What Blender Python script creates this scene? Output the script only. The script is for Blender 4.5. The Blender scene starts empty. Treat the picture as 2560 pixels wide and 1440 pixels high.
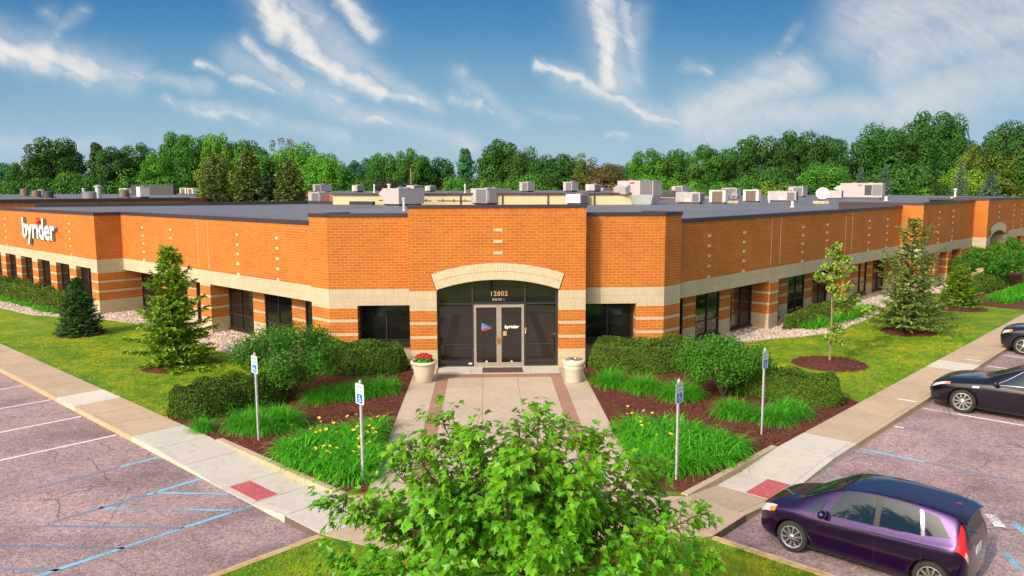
import bpy, bmesh, math, random
import numpy as np
from mathutils import Vector, Matrix, Euler
SC = bpy.context.scene
EXPO = 0.55
SKYK = 1.0/(0.15*2**EXPO)          # keeps the sky's look when the exposure moves
COL = SC.collection
rnd = random.Random(7)
rng = np.random.default_rng(7)

# ---------------------------------------------------------------- camera, sky, sun, exposure
CAM = Vector((-0.402, -27.764, 6.425))
YAW, PITCH, ROLL, FPX = math.radians(-1.85813938), math.radians(7.25451708), math.radians(-0.20524486), 1991.1
_f = Vector((-math.sin(YAW)*math.cos(PITCH), math.cos(YAW)*math.cos(PITCH), -math.sin(PITCH)))
_r = Vector((math.cos(YAW), math.sin(YAW), 0)); _u = _r.cross(_f)
CR = math.cos(ROLL)*_r + math.sin(ROLL)*_u
CU = -math.sin(ROLL)*_r + math.cos(ROLL)*_u
CF = _f
cam_d = bpy.data.cameras.new('camera'); cam = bpy.data.objects.new('camera', cam_d); COL.objects.link(cam)
cam_d.lens = 28.0; cam_d.sensor_width = 36.0; cam_d.clip_start = 0.1; cam_d.clip_end = 6000
M3 = Matrix((CR, CU, -CF)).transposed()
cam.matrix_world = Matrix.Translation(CAM) @ M3.to_4x4()
SC.camera = cam

SUN_AZ, SUN_EL = math.radians(42.0), math.radians(32.5)     # direction the light travels: from +y towards +x
SD = Vector((math.sin(SUN_AZ)*math.cos(SUN_EL), math.cos(SUN_AZ)*math.cos(SUN_EL), -math.sin(SUN_EL)))
sun_d = bpy.data.lights.new('sun', 'SUN'); sun_d.energy = 2.0; sun_d.angle = math.radians(0.6); sun_d.color = (1.0, 0.90, 0.76)
sun = bpy.data.objects.new('sun', sun_d); COL.objects.link(sun)
sun.rotation_euler = SD.to_track_quat('-Z', 'Y').to_euler()
sun.location = (-30, -40, 40)

SC.view_settings.view_transform = 'Standard'; SC.view_settings.look = 'None'
SC.view_settings.gamma = 1.0; SC.view_settings.exposure = EXPO
SC.view_settings.use_curve_mapping = False

def at_dir(px, py):
    return (CF + CR*((px-1280)/FPX) - CU*((py-720)/FPX))

world = bpy.data.worlds.new('World'); SC.world = world; world.use_nodes = True
def build_world():
    nt = world.node_tree; nt.nodes.clear(); N = nt.nodes.new; Lk = nt.links.new
    out = N('ShaderNodeOutputWorld'); bg = N('ShaderNodeBackground'); Lk(bg.outputs[0], out.inputs[0])
    bg.inputs['Strength'].default_value = 0.15
    sky = N('ShaderNodeTexSky'); sky.sky_type = 'NISHITA'; sky.sun_disc = False
    sky.sun_elevation = SUN_EL; sky.sun_rotation = math.pi + SUN_AZ
    sky.air_density = 1.3; sky.dust_density = 6.0; sky.ozone_density = 1.2; sky.altitude = 250
    tc = N('ShaderNodeTexCoord'); sep = N('ShaderNodeSeparateXYZ'); Lk(tc.outputs['Generated'], sep.inputs[0])
    def m(op, a, b=None, c=None, clamp=False):
        n = N('ShaderNodeMath'); n.operation = op; n.use_clamp = clamp
        for i, v in enumerate((a, b, c)):
            if v is None: continue
            if isinstance(v, (int, float)): n.inputs[i].default_value = v
            else: Lk(v, n.inputs[i])
        return n.outputs[0]
    ay = m('MAXIMUM', m('ABSOLUTE', sep.outputs[1]), 0.05)
    u = m('DIVIDE', sep.outputs[0], ay); v = m('DIVIDE', sep.outputs[2], ay)
    comb = N('ShaderNodeCombineXYZ'); Lk(u, comb.inputs[0]); Lk(v, comb.inputs[1])
    P = comb.outputs[0]
    def noise(scale, detail, rough, vec=P, dist=0.0):
        n = N('ShaderNodeTexNoise'); n.inputs['Scale'].default_value = scale; n.inputs['Detail'].default_value = detail
        n.inputs['Roughness'].default_value = rough; n.inputs['Distortion'].default_value = dist; Lk(vec, n.inputs['Vector']); return n
    def vm(op, a, b=None, s=None):
        n = N('ShaderNodeVectorMath'); n.operation = op
        for i, v_ in enumerate((a, b)):
            if v_ is None: continue
            if isinstance(v_, tuple): n.inputs[i].default_value = v_
            else: Lk(v_, n.inputs[i])
        if s is not None:
            if isinstance(s, (int, float)): n.inputs['Scale'].default_value = s
            else: Lk(s, n.inputs['Scale'])
        return n
    def warp(scale, amt, src=P, det=4):
        n = noise(scale, det, 0.6, src)
        c = vm('SUBTRACT', n.outputs['Color'], (0.5, 0.5, 0.5)).outputs[0]
        return vm('ADD', src, vm('SCALE', c, s=amt).outputs[0]).outputs[0]
    W1 = warp(5.0, 0.045); W = warp(22.0, 0.022, W1, 5)
    # wispy cirrus strokes: (x0,y0,x1,y1, width0.. in photo pixels, strength) turned into directions of the sky
    S = [(640,-30,700,70,62,1.0),(700,40,790,125,62,1.0),(760,110,860,185,48,1.0),(850,180,960,235,34,.95),(950,232,1060,260,24,.8),(1050,258,1160,276,16,.5),
         (730,20,800,60,55,.7),(850,10,930,92,46,.95),
         (500,155,600,185,20,.75),(590,185,720,228,26,.8),(620,100,680,155,34,.75),(670,145,760,205,38,.8),(740,195,860,245,28,.7),
         (-40,110,110,140,60,.95),(100,140,230,170,60,.85),(210,165,350,195,42,.7),(330,195,520,210,22,.45),(110,40,140,90,34,.55),(190,35,140,75,30,.65),
         (415,248,500,275,20,.7),(490,272,640,300,26,.75),(620,278,860,318,16,.45),(680,318,880,350,14,.5),
         (860,280,960,305,22,.6),(930,295,1040,325,20,.7),(1020,322,1170,356,12,.6),
         (1150,170,1160,225,24,.65),(1130,235,1190,262,28,.8),(1180,255,1300,306,14,.65),
         (1500,-30,1520,90,75,1.0),(1560,20,1592,150,44,.7),(1525,80,1518,200,54,1.0),(1350,160,1430,192,20,.9),(1420,188,1540,240,26,.95),(1530,235,1650,285,26,.85),(1640,280,1750,322,18,.8),
         (1940,130,2050,0,26,.6),(1720,170,1760,185,26,.7),(2180,140,2240,110,46,.7),
         (1510,330,1565,340,16,.6),(-20,345,300,352,34,.45),(1280,270,1440,290,16,.35)]
    VEIL = [(1740,290,2000,190,80,.80),(1780,310,2250,250,75,.62),(1900,175,2010,160,50,.6),(2150,60,2560,-20,140,.78),(2240,130,2600,50,130,.80),(2260,240,2620,150,130,.72),(-40,90,330,190,64,.55),(320,192,530,215,28,.5),(720,-10,890,165,62,.62),(880,160,1080,262,36,.5),(590,140,850,250,58,.48),(490,262,870,335,30,.45),(880,275,1170,355,32,.45),(1140,180,1290,300,30,.42),(1505,-20,1540,190,92,.60),(1588,40,1592,190,44,.5),(1400,185,1680,295,40,.5)]
    def strokes(lst):
        acc = None
        for (x0, y0, x1, y1, w, st) in lst:
            pts = []
            for (x, y) in ((x0, y0), (x1, y1)):
                d = at_dir(x, y); pts.append((d.x/d.y, d.z/d.y, 0.0))
            a, b = pts; ba = (b[0]-a[0], b[1]-a[1], 0.0); l2 = ba[0]**2 + ba[1]**2
            pa = vm('SUBTRACT', W, a).outputs[0]
            h = m('MULTIPLY', vm('DOT_PRODUCT', pa, ba).outputs['Value'], 1.0/l2, clamp=True)
            q = vm('SUBTRACT', pa, vm('SCALE', ba, s=h).outputs[0]).outputs[0]
            dd = vm('DOT_PRODUCT', q, q).outputs['Value']; wu = w/FPX
            e = m('POWER', 2.718, m('MULTIPLY', dd, -2.2/(wu*wu)))
            acc = m('MULTIPLY', e, st) if acc is None else m('MAXIMUM', acc, m('MULTIPLY', e, st))
        return acc
    acc = strokes(S); vacc = strokes(VEIL)
    # fibrous texture, stretched along the streaks
    mp = N('ShaderNodeMapping'); mp.vector_type = 'TEXTURE'; mp.inputs['Rotation'].default_value = (0, 0, math.radians(-30)); mp.inputs['Scale'].default_value = (1/5.0, 1/30.0, 1.0)
    Lk(W1, mp.inputs['Vector'])
    nf = noise(1.9, 9, 0.70, mp.outputs[0], 0.8)
    nb = noise(17.0, 9, 0.70, W)
    fib = m('ADD', m('MULTIPLY', nf.outputs['Fac'], 0.62), m('MULTIPLY', nb.outputs['Fac'], 0.38))
    k = m('ADD', m('MULTIPLY', acc, 1.0), m('MULTIPLY', m('SUBTRACT', fib, 0.5), 2.0))
    k = m('MULTIPLY', m('SUBTRACT', k, 0.06), 0.92, clamp=True)
    k = m('MULTIPLY', m('MULTIPLY', k, k), m('SUBTRACT', 3.0, m('MULTIPLY', k, 2.0)))
    halo = m('MULTIPLY', acc, m('MULTIPLY', fib, 0.80))
    dens = m('MAXIMUM', m('MULTIPLY', k, m('POWER', acc, 0.55)), halo)
    vd = m('MULTIPLY', vacc, m('ADD', m('MULTIPLY', nb.outputs['Fac'], 0.75), m('MULTIPLY', nf.outputs['Fac'], 0.65)))
    dens = m('MAXIMUM', dens, vd, clamp=True)
    # thin veil towards the horizon
    low = m('POWER', 2.718, m('MULTIPLY', m('ABSOLUTE', v), -11.0))
    veil = m('MULTIPLY', low, m('MULTIPLY', nf.outputs['Fac'], 0.55), clamp=True)
    # clear low sky away from the sun: pale at the horizon, deep blue above; the high sky is the plain sky texture
    rp = N('ShaderNodeValToRGB'); e = rp.color_ramp.elements
    stops = [(0.0, (.44, .60, .70)), (.05, (.38, .565, .70)), (.12, (.215, .44, .64)), (.19, (.085, .285, .545)), (.25, (.036, .20, .465)), (.5, (.03, .16, .42))]
    while len(e) < len(stops): e.new(0.5)
    for i, (p, c) in enumerate(stops): e[i].position = p; e[i].color = (*c, 1)
    Lk(m('ABSOLUTE', v), rp.inputs[0])
    lowc = vm('SCALE', rp.outputs[0], s=0.93*SKYK).outputs[0]
    up = m('MAXIMUM', m('MULTIPLY', m('SUBTRACT', m('ABSOLUTE', v), 0.3), 1.6, clamp=True), m('MULTIPLY', m('SUBTRACT', 0.05, sep.outputs[1]), 3.0, clamp=True))
    def mix(fac, a, b):
        n = N('ShaderNodeMix'); n.data_type = 'RGBA'; Lk(fac, n.inputs[0])
        for i, c in ((6, a), (7, b)):
            if isinstance(c, tuple): n.inputs[i].default_value = c
            else: Lk(c, n.inputs[i])
        return n.outputs[2]
    c0 = mix(up, lowc, sky.outputs[0])
    c1 = mix(veil, c0, (0.50*SKYK, 0.63*SKYK, 0.73*SKYK, 1))
    c2 = mix(dens, c1, (0.86*SKYK, 0.845*SKYK, 0.81*SKYK, 1))
    Lk(c2, bg.inputs['Color'])
    return bg
WORLD_BG = build_world()

# ---------------------------------------------------------------- frames of reference
R2 = 2 ** -0.5
KL = Vector((-6.05, 0.71, 0)); KR = Vector((6.05, 0.71, 0))          # front corners of the entrance block
DL = Vector((-R2, R2, 0)); DR = Vector((R2, R2, 0))                  # along the wings
NL = Vector((-R2, -R2, 0)); NR = Vector((R2, -R2, 0))                # out of the wings
def PL(s, q, z=0.0): v = KL + DL*s + NL*q; return Vector((v.x, v.y, z))
def PR(s, q, z=0.0): v = KR + DR*s + NR*q; return Vector((v.x, v.y, z))
def onz(px, py, z=0.0):
    d = at_dir(px, py); t = (z-CAM.z)/d.z; return CAM + d*t
def ondepth(px, py, depth):
    return CAM + at_dir(px, py)*depth

# ---------------------------------------------------------------- materials
MATS = {}
def new_mat(name):
    m = bpy.data.materials.new(name); m.use_nodes = True
    nt = m.node_tree; b = nt.nodes['Principled BSDF']; MATS[name] = m
    return m, nt, b
def nd(nt, t, **kw):
    n = nt.nodes.new(t)
    for k, v in kw.items():
        if k in n.inputs: n.inputs[k].default_value = v
        else: setattr(n, k, v)
    return n
def ramp(nt, fac, stops):
    r = nt.nodes.new('ShaderNodeValToRGB'); e = r.color_ramp.elements
    while len(e) < len(stops): e.new(0.5)
    for i, (p, c) in enumerate(stops):
        e[i].position = p; e[i].color = (*c, 1) if len(c) == 3 else c
    nt.links.new(fac, r.inputs[0]); return r.outputs[0]
def mixc(nt, fac, a, b, mode='MIX'):
    n = nt.nodes.new('ShaderNodeMix'); n.data_type = 'RGBA'; n.blend_type = mode
    for i, c in ((0, fac), (6, a), (7, b)):
        if isinstance(c, (int, float)): n.inputs[i].default_value = c
        elif isinstance(c, tuple): n.inputs[i].default_value = (*c, 1) if len(c) == 3 else c
        else: nt.links.new(c, n.inputs[i])
    return n.outputs[2]
def mth(nt, op, a, b=0.0, clamp=False):
    n = nt.nodes.new('ShaderNodeMath'); n.operation = op; n.use_clamp = clamp
    for i, v in ((0, a), (1, b)):
        if isinstance(v, (int, float)): n.inputs[i].default_value = v
        else: nt.links.new(v, n.inputs[i])
    return n.outputs[0]
def objnoise(nt, scale, detail=4, rough=0.6, coord='Object', vec=None):
    n = nt.nodes.new('ShaderNodeTexNoise'); n.inputs['Scale'].default_value = scale
    n.inputs['Detail'].default_value = detail; n.inputs['Roughness'].default_value = rough
    if vec is None:
        g = nt.nodes.new('ShaderNodeNewGeometry'); vec = g.outputs['Position']
    nt.links.new(vec, n.inputs['Vector']); return n.outputs['Fac']
def bump(nt, b, h, strength=0.3, dist=0.01):
    n = nt.nodes.new('ShaderNodeBump'); n.inputs['Strength'].default_value = strength; n.inputs['Distance'].default_value = dist
    nt.links.new(h, n.inputs['Height']); nt.links.new(n.outputs[0], b.inputs['Normal'])

def plain(name, col, rough=0.6, metal=0.0, var=0.12, scale=6.0, spec=0.5, bmp=0.0):
    m, nt, b = new_mat(name)
    f = objnoise(nt, scale, 5, 0.65)
    c = ramp(nt, f, [(0.3, tuple(x*(1-var) for x in col)), (0.7, tuple(min(1, x*(1+var)) for x in col))])
    nt.links.new(c, b.inputs['Base Color'])
    b.inputs['Roughness'].default_value = rough; b.inputs['Metallic'].default_value = metal; b.inputs['Specular IOR Level'].default_value = spec
    if bmp: bump(nt, b, objnoise(nt, scale*8, 4, 0.7), bmp, 0.02)
    return m
def brick(name, c1, c2, mortar, bw, bh, ms, offset=0.5, var=0.13, bumpv=0.12):
    m, nt, b = new_mat(name)
    uv = nt.nodes.new('ShaderNodeUVMap')
    t = nt.nodes.new('ShaderNodeTexBrick'); t.offset = offset; t.squash = 1.0; t.offset_frequency = 2
    nt.links.new(uv.outputs[0], t.inputs['Vector'])
    for k, v in (('Scale', 1.0), ('Mortar Size', ms), ('Mortar Smooth', 0.15), ('Bias', 0.0), ('Brick Width', bw), ('Row Height', bh)): t.inputs[k].default_value = v
    t.inputs['Color1'].default_value = (*c1, 1); t.inputs['Color2'].default_value = (*c2, 1); t.inputs['Mortar'].default_value = (*mortar, 1)
    f = objnoise(nt, 0.9, 5, 0.6); f2 = objnoise(nt, 14.0, 3, 0.6)
    g = ramp(nt, f, [(0.3, (1-var,)*3), (0.72, (1+var*0.5,)*3)])
    c = mixc(nt, 1.0, t.outputs['Color'], g, 'MULTIPLY')
    g2 = ramp(nt, f2, [(0.3, (0.9,)*3), (0.7, (1.06,)*3)])
    c = mixc(nt, 1.0, c, g2, 'MULTIPLY')
    nt.links.new(c, b.inputs['Base Color']); b.inputs['Roughness'].default_value = 0.85; b.inputs['Specular IOR Level'].default_value = 0.25
    inv = mth(nt, 'SUBTRACT', 1.0, t.outputs['Fac'])
    bump(nt, b, inv, bumpv, 0.006)
    return m
brick('brick', (0.47, 0.146, 0.024), (0.405, 0.117, 0.018), (0.62, 0.31, 0.095), 0.30, 0.10, 0.006)
brick('brick_soldier', (0.48, 0.155, 0.024), (0.40, 0.115, 0.016), (0.62, 0.30, 0.09), 0.10, 0.30, 0.0045, 0.0)
brick('stone_band', (0.52, 0.44, 0.31), (0.485, 0.41, 0.285), (0.30, 0.235, 0.16), 0.10, 0.30, 0.004, 0.5, 0.10, 0.2)
brick('stone_base', (0.54, 0.43, 0.27), (0.50, 0.40, 0.25), (0.36, 0.27, 0.165), 0.30, 0.10, 0.0045, 0.5, 0.12, 0.2)
plain('stone_accent', (0.54, 0.45, 0.30), 0.8)
plain('coping', (0.040, 0.025, 0.036), 0.42, 0.0, 0.15, 2.0)
plain('membrane', (0.020, 0.020, 0.026), 0.7)
plain('frame_dark', (0.030, 0.024, 0.022), 0.4)
plain('frame_alu', (0.36, 0.32, 0.27), 0.38, 0.3)
plain('brass', (0.45, 0.30, 0.10), 0.35, 0.6)
def glass_mat():
    m, nt, b = new_mat('glass')
    b.inputs['Base Color'].default_value = (0.010, 0.0095, 0.0105, 1); b.inputs['Roughness'].default_value = 0.03
    b.inputs['IOR'].default_value = 1.6; b.inputs['Specular IOR Level'].default_value = 0.62
    f = objnoise(nt, 0.8, 2, 0.5); bump(nt, b, f, 0.05, 0.05)
glass_mat()
def roof_mat():
    m, nt, b = new_mat('roof_membrane')
    f = objnoise(nt, 0.12, 6, 0.65); f2 = objnoise(nt, 2.5, 5, 0.7)
    c = ramp(nt, f, [(0.3, (0.125, 0.118, 0.132)), (0.7, (0.20, 0.188, 0.20))])
    c = mixc(nt, 1.0, c, ramp(nt, f2, [(0.3, (0.85,)*3), (0.7, (1.08,)*3)]), 'MULTIPLY')
    nt.links.new(c, b.inputs['Base Color']); b.inputs['Roughness'].default_value = 0.55
roof_mat()
def asphalt_mat():
    m, nt, b = new_mat('asphalt')
    ag = objnoise(nt, 22.0, 4, 0.85); ag2 = objnoise(nt, 7.0, 5, 0.8)
    st = objnoise(nt, 0.55, 6, 0.62); st2 = objnoise(nt, 0.13, 4, 0.55)
    c = ramp(nt, ag, [(0.30, (0.13, 0.085, 0.083)), (0.50, (0.40, 0.285, 0.285)), (0.70, (0.66, 0.50, 0.475))])
    c = mixc(nt, 1.0, c, ramp(nt, ag2, [(0.36, (0.72,)*3), (0.66, (1.18,)*3)]), 'MULTIPLY')
    c = mixc(nt, 1.0, c, ramp(nt, st, [(0.30, (0.62, 0.58, 0.62)), (0.55, (1.0,)*3), (0.8, (1.16, 1.10, 1.06))]), 'MULTIPLY')
    c = mixc(nt, 1.0, c, ramp(nt, st2, [(0.32, (0.78,)*3), (0.65, (1.1,)*3)]), 'MULTIPLY')
    # cracks
    g = nt.nodes.new('ShaderNodeNewGeometry')
    nn = nt.nodes.new('ShaderNodeTexNoise'); nn.inputs['Scale'].default_value = 1.3; nn.inputs['Detail'].default_value = 5; nt.links.new(g.outputs['Position'], nn.inputs['Vector'])
    ad = nt.nodes.new('ShaderNodeVectorMath'); ad.operation = 'MULTIPLY_ADD'; nt.links.new(nn.outputs['Color'], ad.inputs[0]); ad.inputs[1].default_value = (0.55,)*3; nt.links.new(g.outputs['Position'], ad.inputs[2])
    vo = nt.nodes.new('ShaderNodeTexVoronoi'); vo.feature = 'DISTANCE_TO_EDGE'; vo.inputs['Scale'].default_value = 0.55; nt.links.new(ad.outputs[0], vo.inputs['Vector'])
    crm = objnoise(nt, 0.28, 3, 0.5)
    wid = mth(nt, 'MULTIPLY', mth(nt, 'SUBTRACT', crm, 0.45, True), 0.050)
    cr = mth(nt, 'LESS_THAN', vo.outputs['Distance'], wid)
    c = mixc(nt, mth(nt, 'MULTIPLY', cr, 0.5), c, (0.05, 0.035, 0.035))
    nt.links.new(c, b.inputs['Base Color']); b.inputs['Roughness'].default_value = 0.9; b.inputs['Specular IOR Level'].default_value = 0.2
    bump(nt, b, ag, 0.5, 0.012)
asphalt_mat()
def concrete_mat(name, a, bcol, sc=1.0):
    m, nt, b = new_mat(name)
    f = objnoise(nt, 0.9*sc, 6, 0.65); f2 = objnoise(nt, 40.0, 4, 0.7); f3 = objnoise(nt, 5.0, 5, 0.7)
    c = ramp(nt, f, [(0.3, a), (0.7, bcol)])
    c = mixc(nt, 1.0, c, ramp(nt, f2, [(0.3, (0.86,)*3), (0.7, (1.08,)*3)]), 'MULTIPLY')
    c = mixc(nt, 1.0, c, ramp(nt, f3, [(0.28, (0.84, 0.82, 0.80)), (0.5, (1.0,)*3)]), 'MULTIPLY')
    at = nt.nodes.new('ShaderNodeAttribute'); at.attribute_name = 'tint'
    c = mixc(nt, 1.0, c, at.outputs['Color'], 'MULTIPLY')
    nt.links.new(c, b.inputs['Base Color']); b.inputs['Roughness'].default_value = 0.9; b.inputs['Specular IOR Level'].default_value = 0.2
    bump(nt, b, f2, 0.15, 0.01)
concrete_mat('concrete', (0.47, 0.345, 0.235), (0.56, 0.43, 0.305))
concrete_mat('concrete_new', (0.55, 0.495, 0.43), (0.62, 0.565, 0.495))
concrete_mat('concrete_red', (0.31, 0.175, 0.125), (0.37, 0.22, 0.155))
concrete_mat('concrete_pale', (0.45, 0.36, 0.275), (0.51, 0.415, 0.325))
plain('joint', (0.12, 0.09, 0.065), 0.95)
def lawn_mat(name, blade=False):
    m, nt, b = new_mat(name)
    f = objnoise(nt, 0.55, 6, 0.68); f2 = objnoise(nt, 3.2, 5, 0.7); f3 = objnoise(nt, 30.0, 3, 0.7)
    c = ramp(nt, f, [(0.30, (0.090, 0.210, 0.010)), (0.46, (0.165, 0.285, 0.011)), (0.58, (0.265, 0.335, 0.014)), (0.72, (0.38, 0.345, 0.020))])
    c = mixc(nt, 1.0, c, ramp(nt, f2, [(0.34, (0.48, 0.62, 0.5)), (0.52, (1.0,)*3), (0.68, (1.28, 1.14, 1.0))]), 'MULTIPLY')
    c = mixc(nt, 1.0, c, ramp(nt, f3, [(0.3, (0.65,)*3), (0.65, (1.15,)*3)]), 'MULTIPLY')
    if blade:
        at = nt.nodes.new('ShaderNodeAttribute'); at.attribute_name = 'tint'
        c = mixc(nt, 1.0, c, at.outputs['Color'], 'MULTIPLY')
    nt.links.new(c, b.inputs['Base Color']); b.inputs['Roughness'].default_value = 0.7; b.inputs['Specular IOR Level'].default_value = 0.2
    if not blade: bump(nt, b, f3, 0.6, 0.05)
lawn_mat('lawn'); lawn_mat('grass_blade', True)
def tint_mat(name, col, rough=0.7, trans=0.0, spec=0.3, objcol=False, backcol=None, sat=None):
    """base colour x per-vertex tint; optional translucency for leaves; optional per-object colour"""
    m, nt, b = new_mat(name)
    at = nt.nodes.new('ShaderNodeAttribute'); at.attribute_name = 'tint'
    c = mixc(nt, 1.0, tuple(col), at.outputs['Color'], 'MULTIPLY')
    if objcol:
        oi = nt.nodes.new('ShaderNodeObjectInfo'); c = mixc(nt, 1.0, oi.outputs['Color'], at.outputs['Color'], 'MULTIPLY')
    if backcol:
        g = nt.nodes.new('ShaderNodeNewGeometry'); c = mixc(nt, g.outputs['Backfacing'], c, tuple(backcol))
    nt.links.new(c, b.inputs['Base Color']); b.inputs['Roughness'].default_value = rough; b.inputs['Specular IOR Level'].default_value = spec
    if trans > 0:
        t = nt.nodes.new('ShaderNodeBsdfTranslucent'); nt.links.new(c, t.inputs['Color'])
        mx = nt.nodes.new('ShaderNodeMixShader'); mx.inputs[0].default_value = trans
        o = nt.nodes['Material Output']
        nt.links.new(b.outputs[0], mx.inputs[1]); nt.links.new(t.outputs[0], mx.inputs[2]); nt.links.new(mx.outputs[0], o.inputs['Surface'])
    return m
tint_mat('mulch', (0.125, 0.040, 0.026), 0.95)
tint_mat('gravel', (0.55, 0.455, 0.40), 0.85)
tint_mat('leaf_maple', (0.130, 0.370, 0.009), 0.40, 0.33, 0.35, backcol=(0.26, 0.44, 0.06))
tint_mat('leaf_far', (0.1, 0.2, 0.03), 0.65, 0.28, 0.25, objcol=True)
tint_mat('leaf_shrub', (0.070, 0.220, 0.020), 0.6, 0.28, 0.15)
tint_mat('leaf_yew', (0.090, 0.175, 0.014), 0.6, 0.18, 0.3)
tint_mat('leaf_juniper', (0.105, 0.170, 0.014), 0.65, 0.15)
tint_mat('leaf_lily', (0.092, 0.430, 0.012), 0.45, 0.32, 0.35)
tint_mat('leaf_grass', (0.085, 0.390, 0.016), 0.45, 0.3, 0.3)
tint_mat('needle_light', (0.165, 0.300, 0.014), 0.6, 0.2)
tint_mat('needle_dark', (0.045, 0.125, 0.026), 0.6, 0.15)
tint_mat('needle_olive', (0.130, 0.190, 0.040), 0.6, 0.15)
tint_mat('needle_blue', (0.115, 0.195, 0.150), 0.6, 0.15)
tint_mat('leaf_sapling', (0.27, 0.38, 0.055), 0.5, 0.3)
tint_mat('bark', (0.115, 0.082, 0.055), 0.9)
tint_mat('bark_pale', (0.30, 0.23, 0.15), 0.9)
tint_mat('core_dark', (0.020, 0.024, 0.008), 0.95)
plain('petal_yellow', (0.90, 0.58, 0.08), 0.6, var=0.15)
plain('petal_red', (0.62, 0.020, 0.030), 0.6, var=0.3, scale=20)
plain('flower_pink', (0.70, 0.10, 0.10), 0.6)
plain('paint_white', (0.66, 0.65, 0.63), 0.7, var=0.1)
def worn(name, col, thr):
    m, nt, b = new_mat(name)
    f = objnoise(nt, 26.0, 4, 0.8); f2 = objnoise(nt, 0.8, 3, 0.6)
    k = mth(nt, 'ADD', mth(nt, 'MULTIPLY', f, 0.5), mth(nt, 'MULTIPLY', f2, 0.5))
    a = ramp(nt, k, [(thr, (0, 0, 0)), (thr+0.05, (1, 1, 1))])
    b.inputs['Base Color'].default_value = (*col, 1); b.inputs['Roughness'].default_value = 0.8
    t = nt.nodes.new('ShaderNodeBsdfTransparent'); mx = nt.nodes.new('ShaderNodeMixShader')
    nt.links.new(a, mx.inputs[0]); nt.links.new(t.outputs[0], mx.inputs[1]); nt.links.new(b.outputs[0], mx.inputs[2])
    nt.links.new(mx.outputs[0], nt.nodes['Material Output'].inputs['Surface'])
worn('line_white', (0.80, 0.79, 0.78), 0.40)
worn('line_blue', (0.20, 0.52, 0.70), 0.44)
worn('line_blue_worn', (0.17, 0.24, 0.36), 0.45)
def pad_mat():
    m, nt, b = new_mat('tactile_red')
    uv = nt.nodes.new('ShaderNodeUVMap')
    v = nt.nodes.new('ShaderNodeTexVoronoi'); v.inputs['Scale'].default_value = 17.0; v.inputs['Randomness'].default_value = 0.0; nt.links.new(uv.outputs[0], v.inputs['Vector'])
    d = ramp(nt, v.outputs['Distance'], [(0.25, (1, 1, 1)), (0.42, (0, 0, 0))])
    f = objnoise(nt, 3.0, 5, 0.6)
    c = ramp(nt, f, [(0.3, (0.43, 0.075, 0.095)), (0.7, (0.56, 0.125, 0.14))])
    c = mixc(nt, 0.25, c, mixc(nt, d, (0.36, 0.06, 0.08), (0.62, 0.17, 0.18)))
    nt.links.new(c, b.inputs['Base Color']); b.inputs['Roughness'].default_value = 0.7; bump(nt, b, d, 0.6, 0.01)
pad_mat()
plain('sign_white', (0.50, 0.62, 0.62), 0.4, var=0.04)
plain('sign_green', (0.16, 0.40, 0.36), 0.5, var=0.05)
plain('sign_blue', (0.010, 0.12, 0.50), 0.4, var=0.05)
plain('galv', (0.48, 0.48, 0.48), 0.45, 0.35)
plain('unit_beige', (0.40, 0.355, 0.375), 0.5, 0.0, 0.05)
plain('unit_white', (0.60, 0.57, 0.53), 0.5, 0.0, 0.05)
plain('unit_grey', (0.17, 0.17, 0.20), 0.5, 0.0, 0.08)
plain('unit_dark', (0.045, 0.045, 0.05), 0.6)
plain('coil_brown', (0.17, 0.12, 0.09), 0.7, 0.0, 0.3, 20)
plain('duct', (0.52, 0.56, 0.58), 0.35, 0.5)
plain('cream_siding', (0.52, 0.45, 0.28), 0.8, 0.0, 0.06, 1.0)
plain('brick_far', (0.34, 0.105, 0.045), 0.85, 0.0, 0.2, 1.5)
plain('red_plain', (0.55, 0.03, 0.03), 0.5)
plain('white_letter', (0.86, 0.85, 0.82), 0.45, var=0.02)
plain('letter_side', (0.30, 0.28, 0.27), 0.5)
plain('gold_letter', (0.40, 0.27, 0.10), 0.5)
plain('beige_letter', (0.50, 0.46, 0.42), 0.5)
plain('logo_blue', (0.02, 0.26, 0.66), 0.5)
plain('logo_red', (0.72, 0.06, 0.02), 0.5)
plain('paper', (0.42, 0.25, 0.18), 0.7)
plain('sticker_blue', (0.35, 0.66, 0.80), 0.5)
plain('pot_stone', (0.60, 0.53, 0.42), 0.85, 0.0, 0.10, 4.0, bmp=0.1)
plain('steel', (0.62, 0.62, 0.62), 0.28, 0.9)
plain('mat_brown', (0.095, 0.045, 0.045), 0.95)
plain('soil', (0.05, 0.03, 0.02), 0.95)
plain('wood', (0.22, 0.15, 0.09), 0.9)
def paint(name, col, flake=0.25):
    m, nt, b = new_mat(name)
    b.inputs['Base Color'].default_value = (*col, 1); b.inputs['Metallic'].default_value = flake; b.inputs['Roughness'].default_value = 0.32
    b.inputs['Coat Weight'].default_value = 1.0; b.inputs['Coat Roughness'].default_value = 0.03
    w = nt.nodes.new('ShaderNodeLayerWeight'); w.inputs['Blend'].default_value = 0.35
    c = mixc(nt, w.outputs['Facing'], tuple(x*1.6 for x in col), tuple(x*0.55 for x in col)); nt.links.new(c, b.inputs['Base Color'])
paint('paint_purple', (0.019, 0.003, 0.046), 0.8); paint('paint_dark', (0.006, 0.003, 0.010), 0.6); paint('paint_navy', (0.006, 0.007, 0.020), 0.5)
plain('car_glass', (0.008, 0.020, 0.036), 0.03, 0.0, 0.02, spec=0.5)  # blue in the base colour stands in for the sky mirrored in the panes
plain('car_black', (0.012, 0.012, 0.013), 0.5)
plain('tyre', (0.020, 0.018, 0.018), 0.85)
plain('alloy', (0.62, 0.60, 0.60), 0.28, 0.85, 0.03)
plain('chrome', (0.75, 0.75, 0.76), 0.12, 1.0, 0.02)
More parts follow.
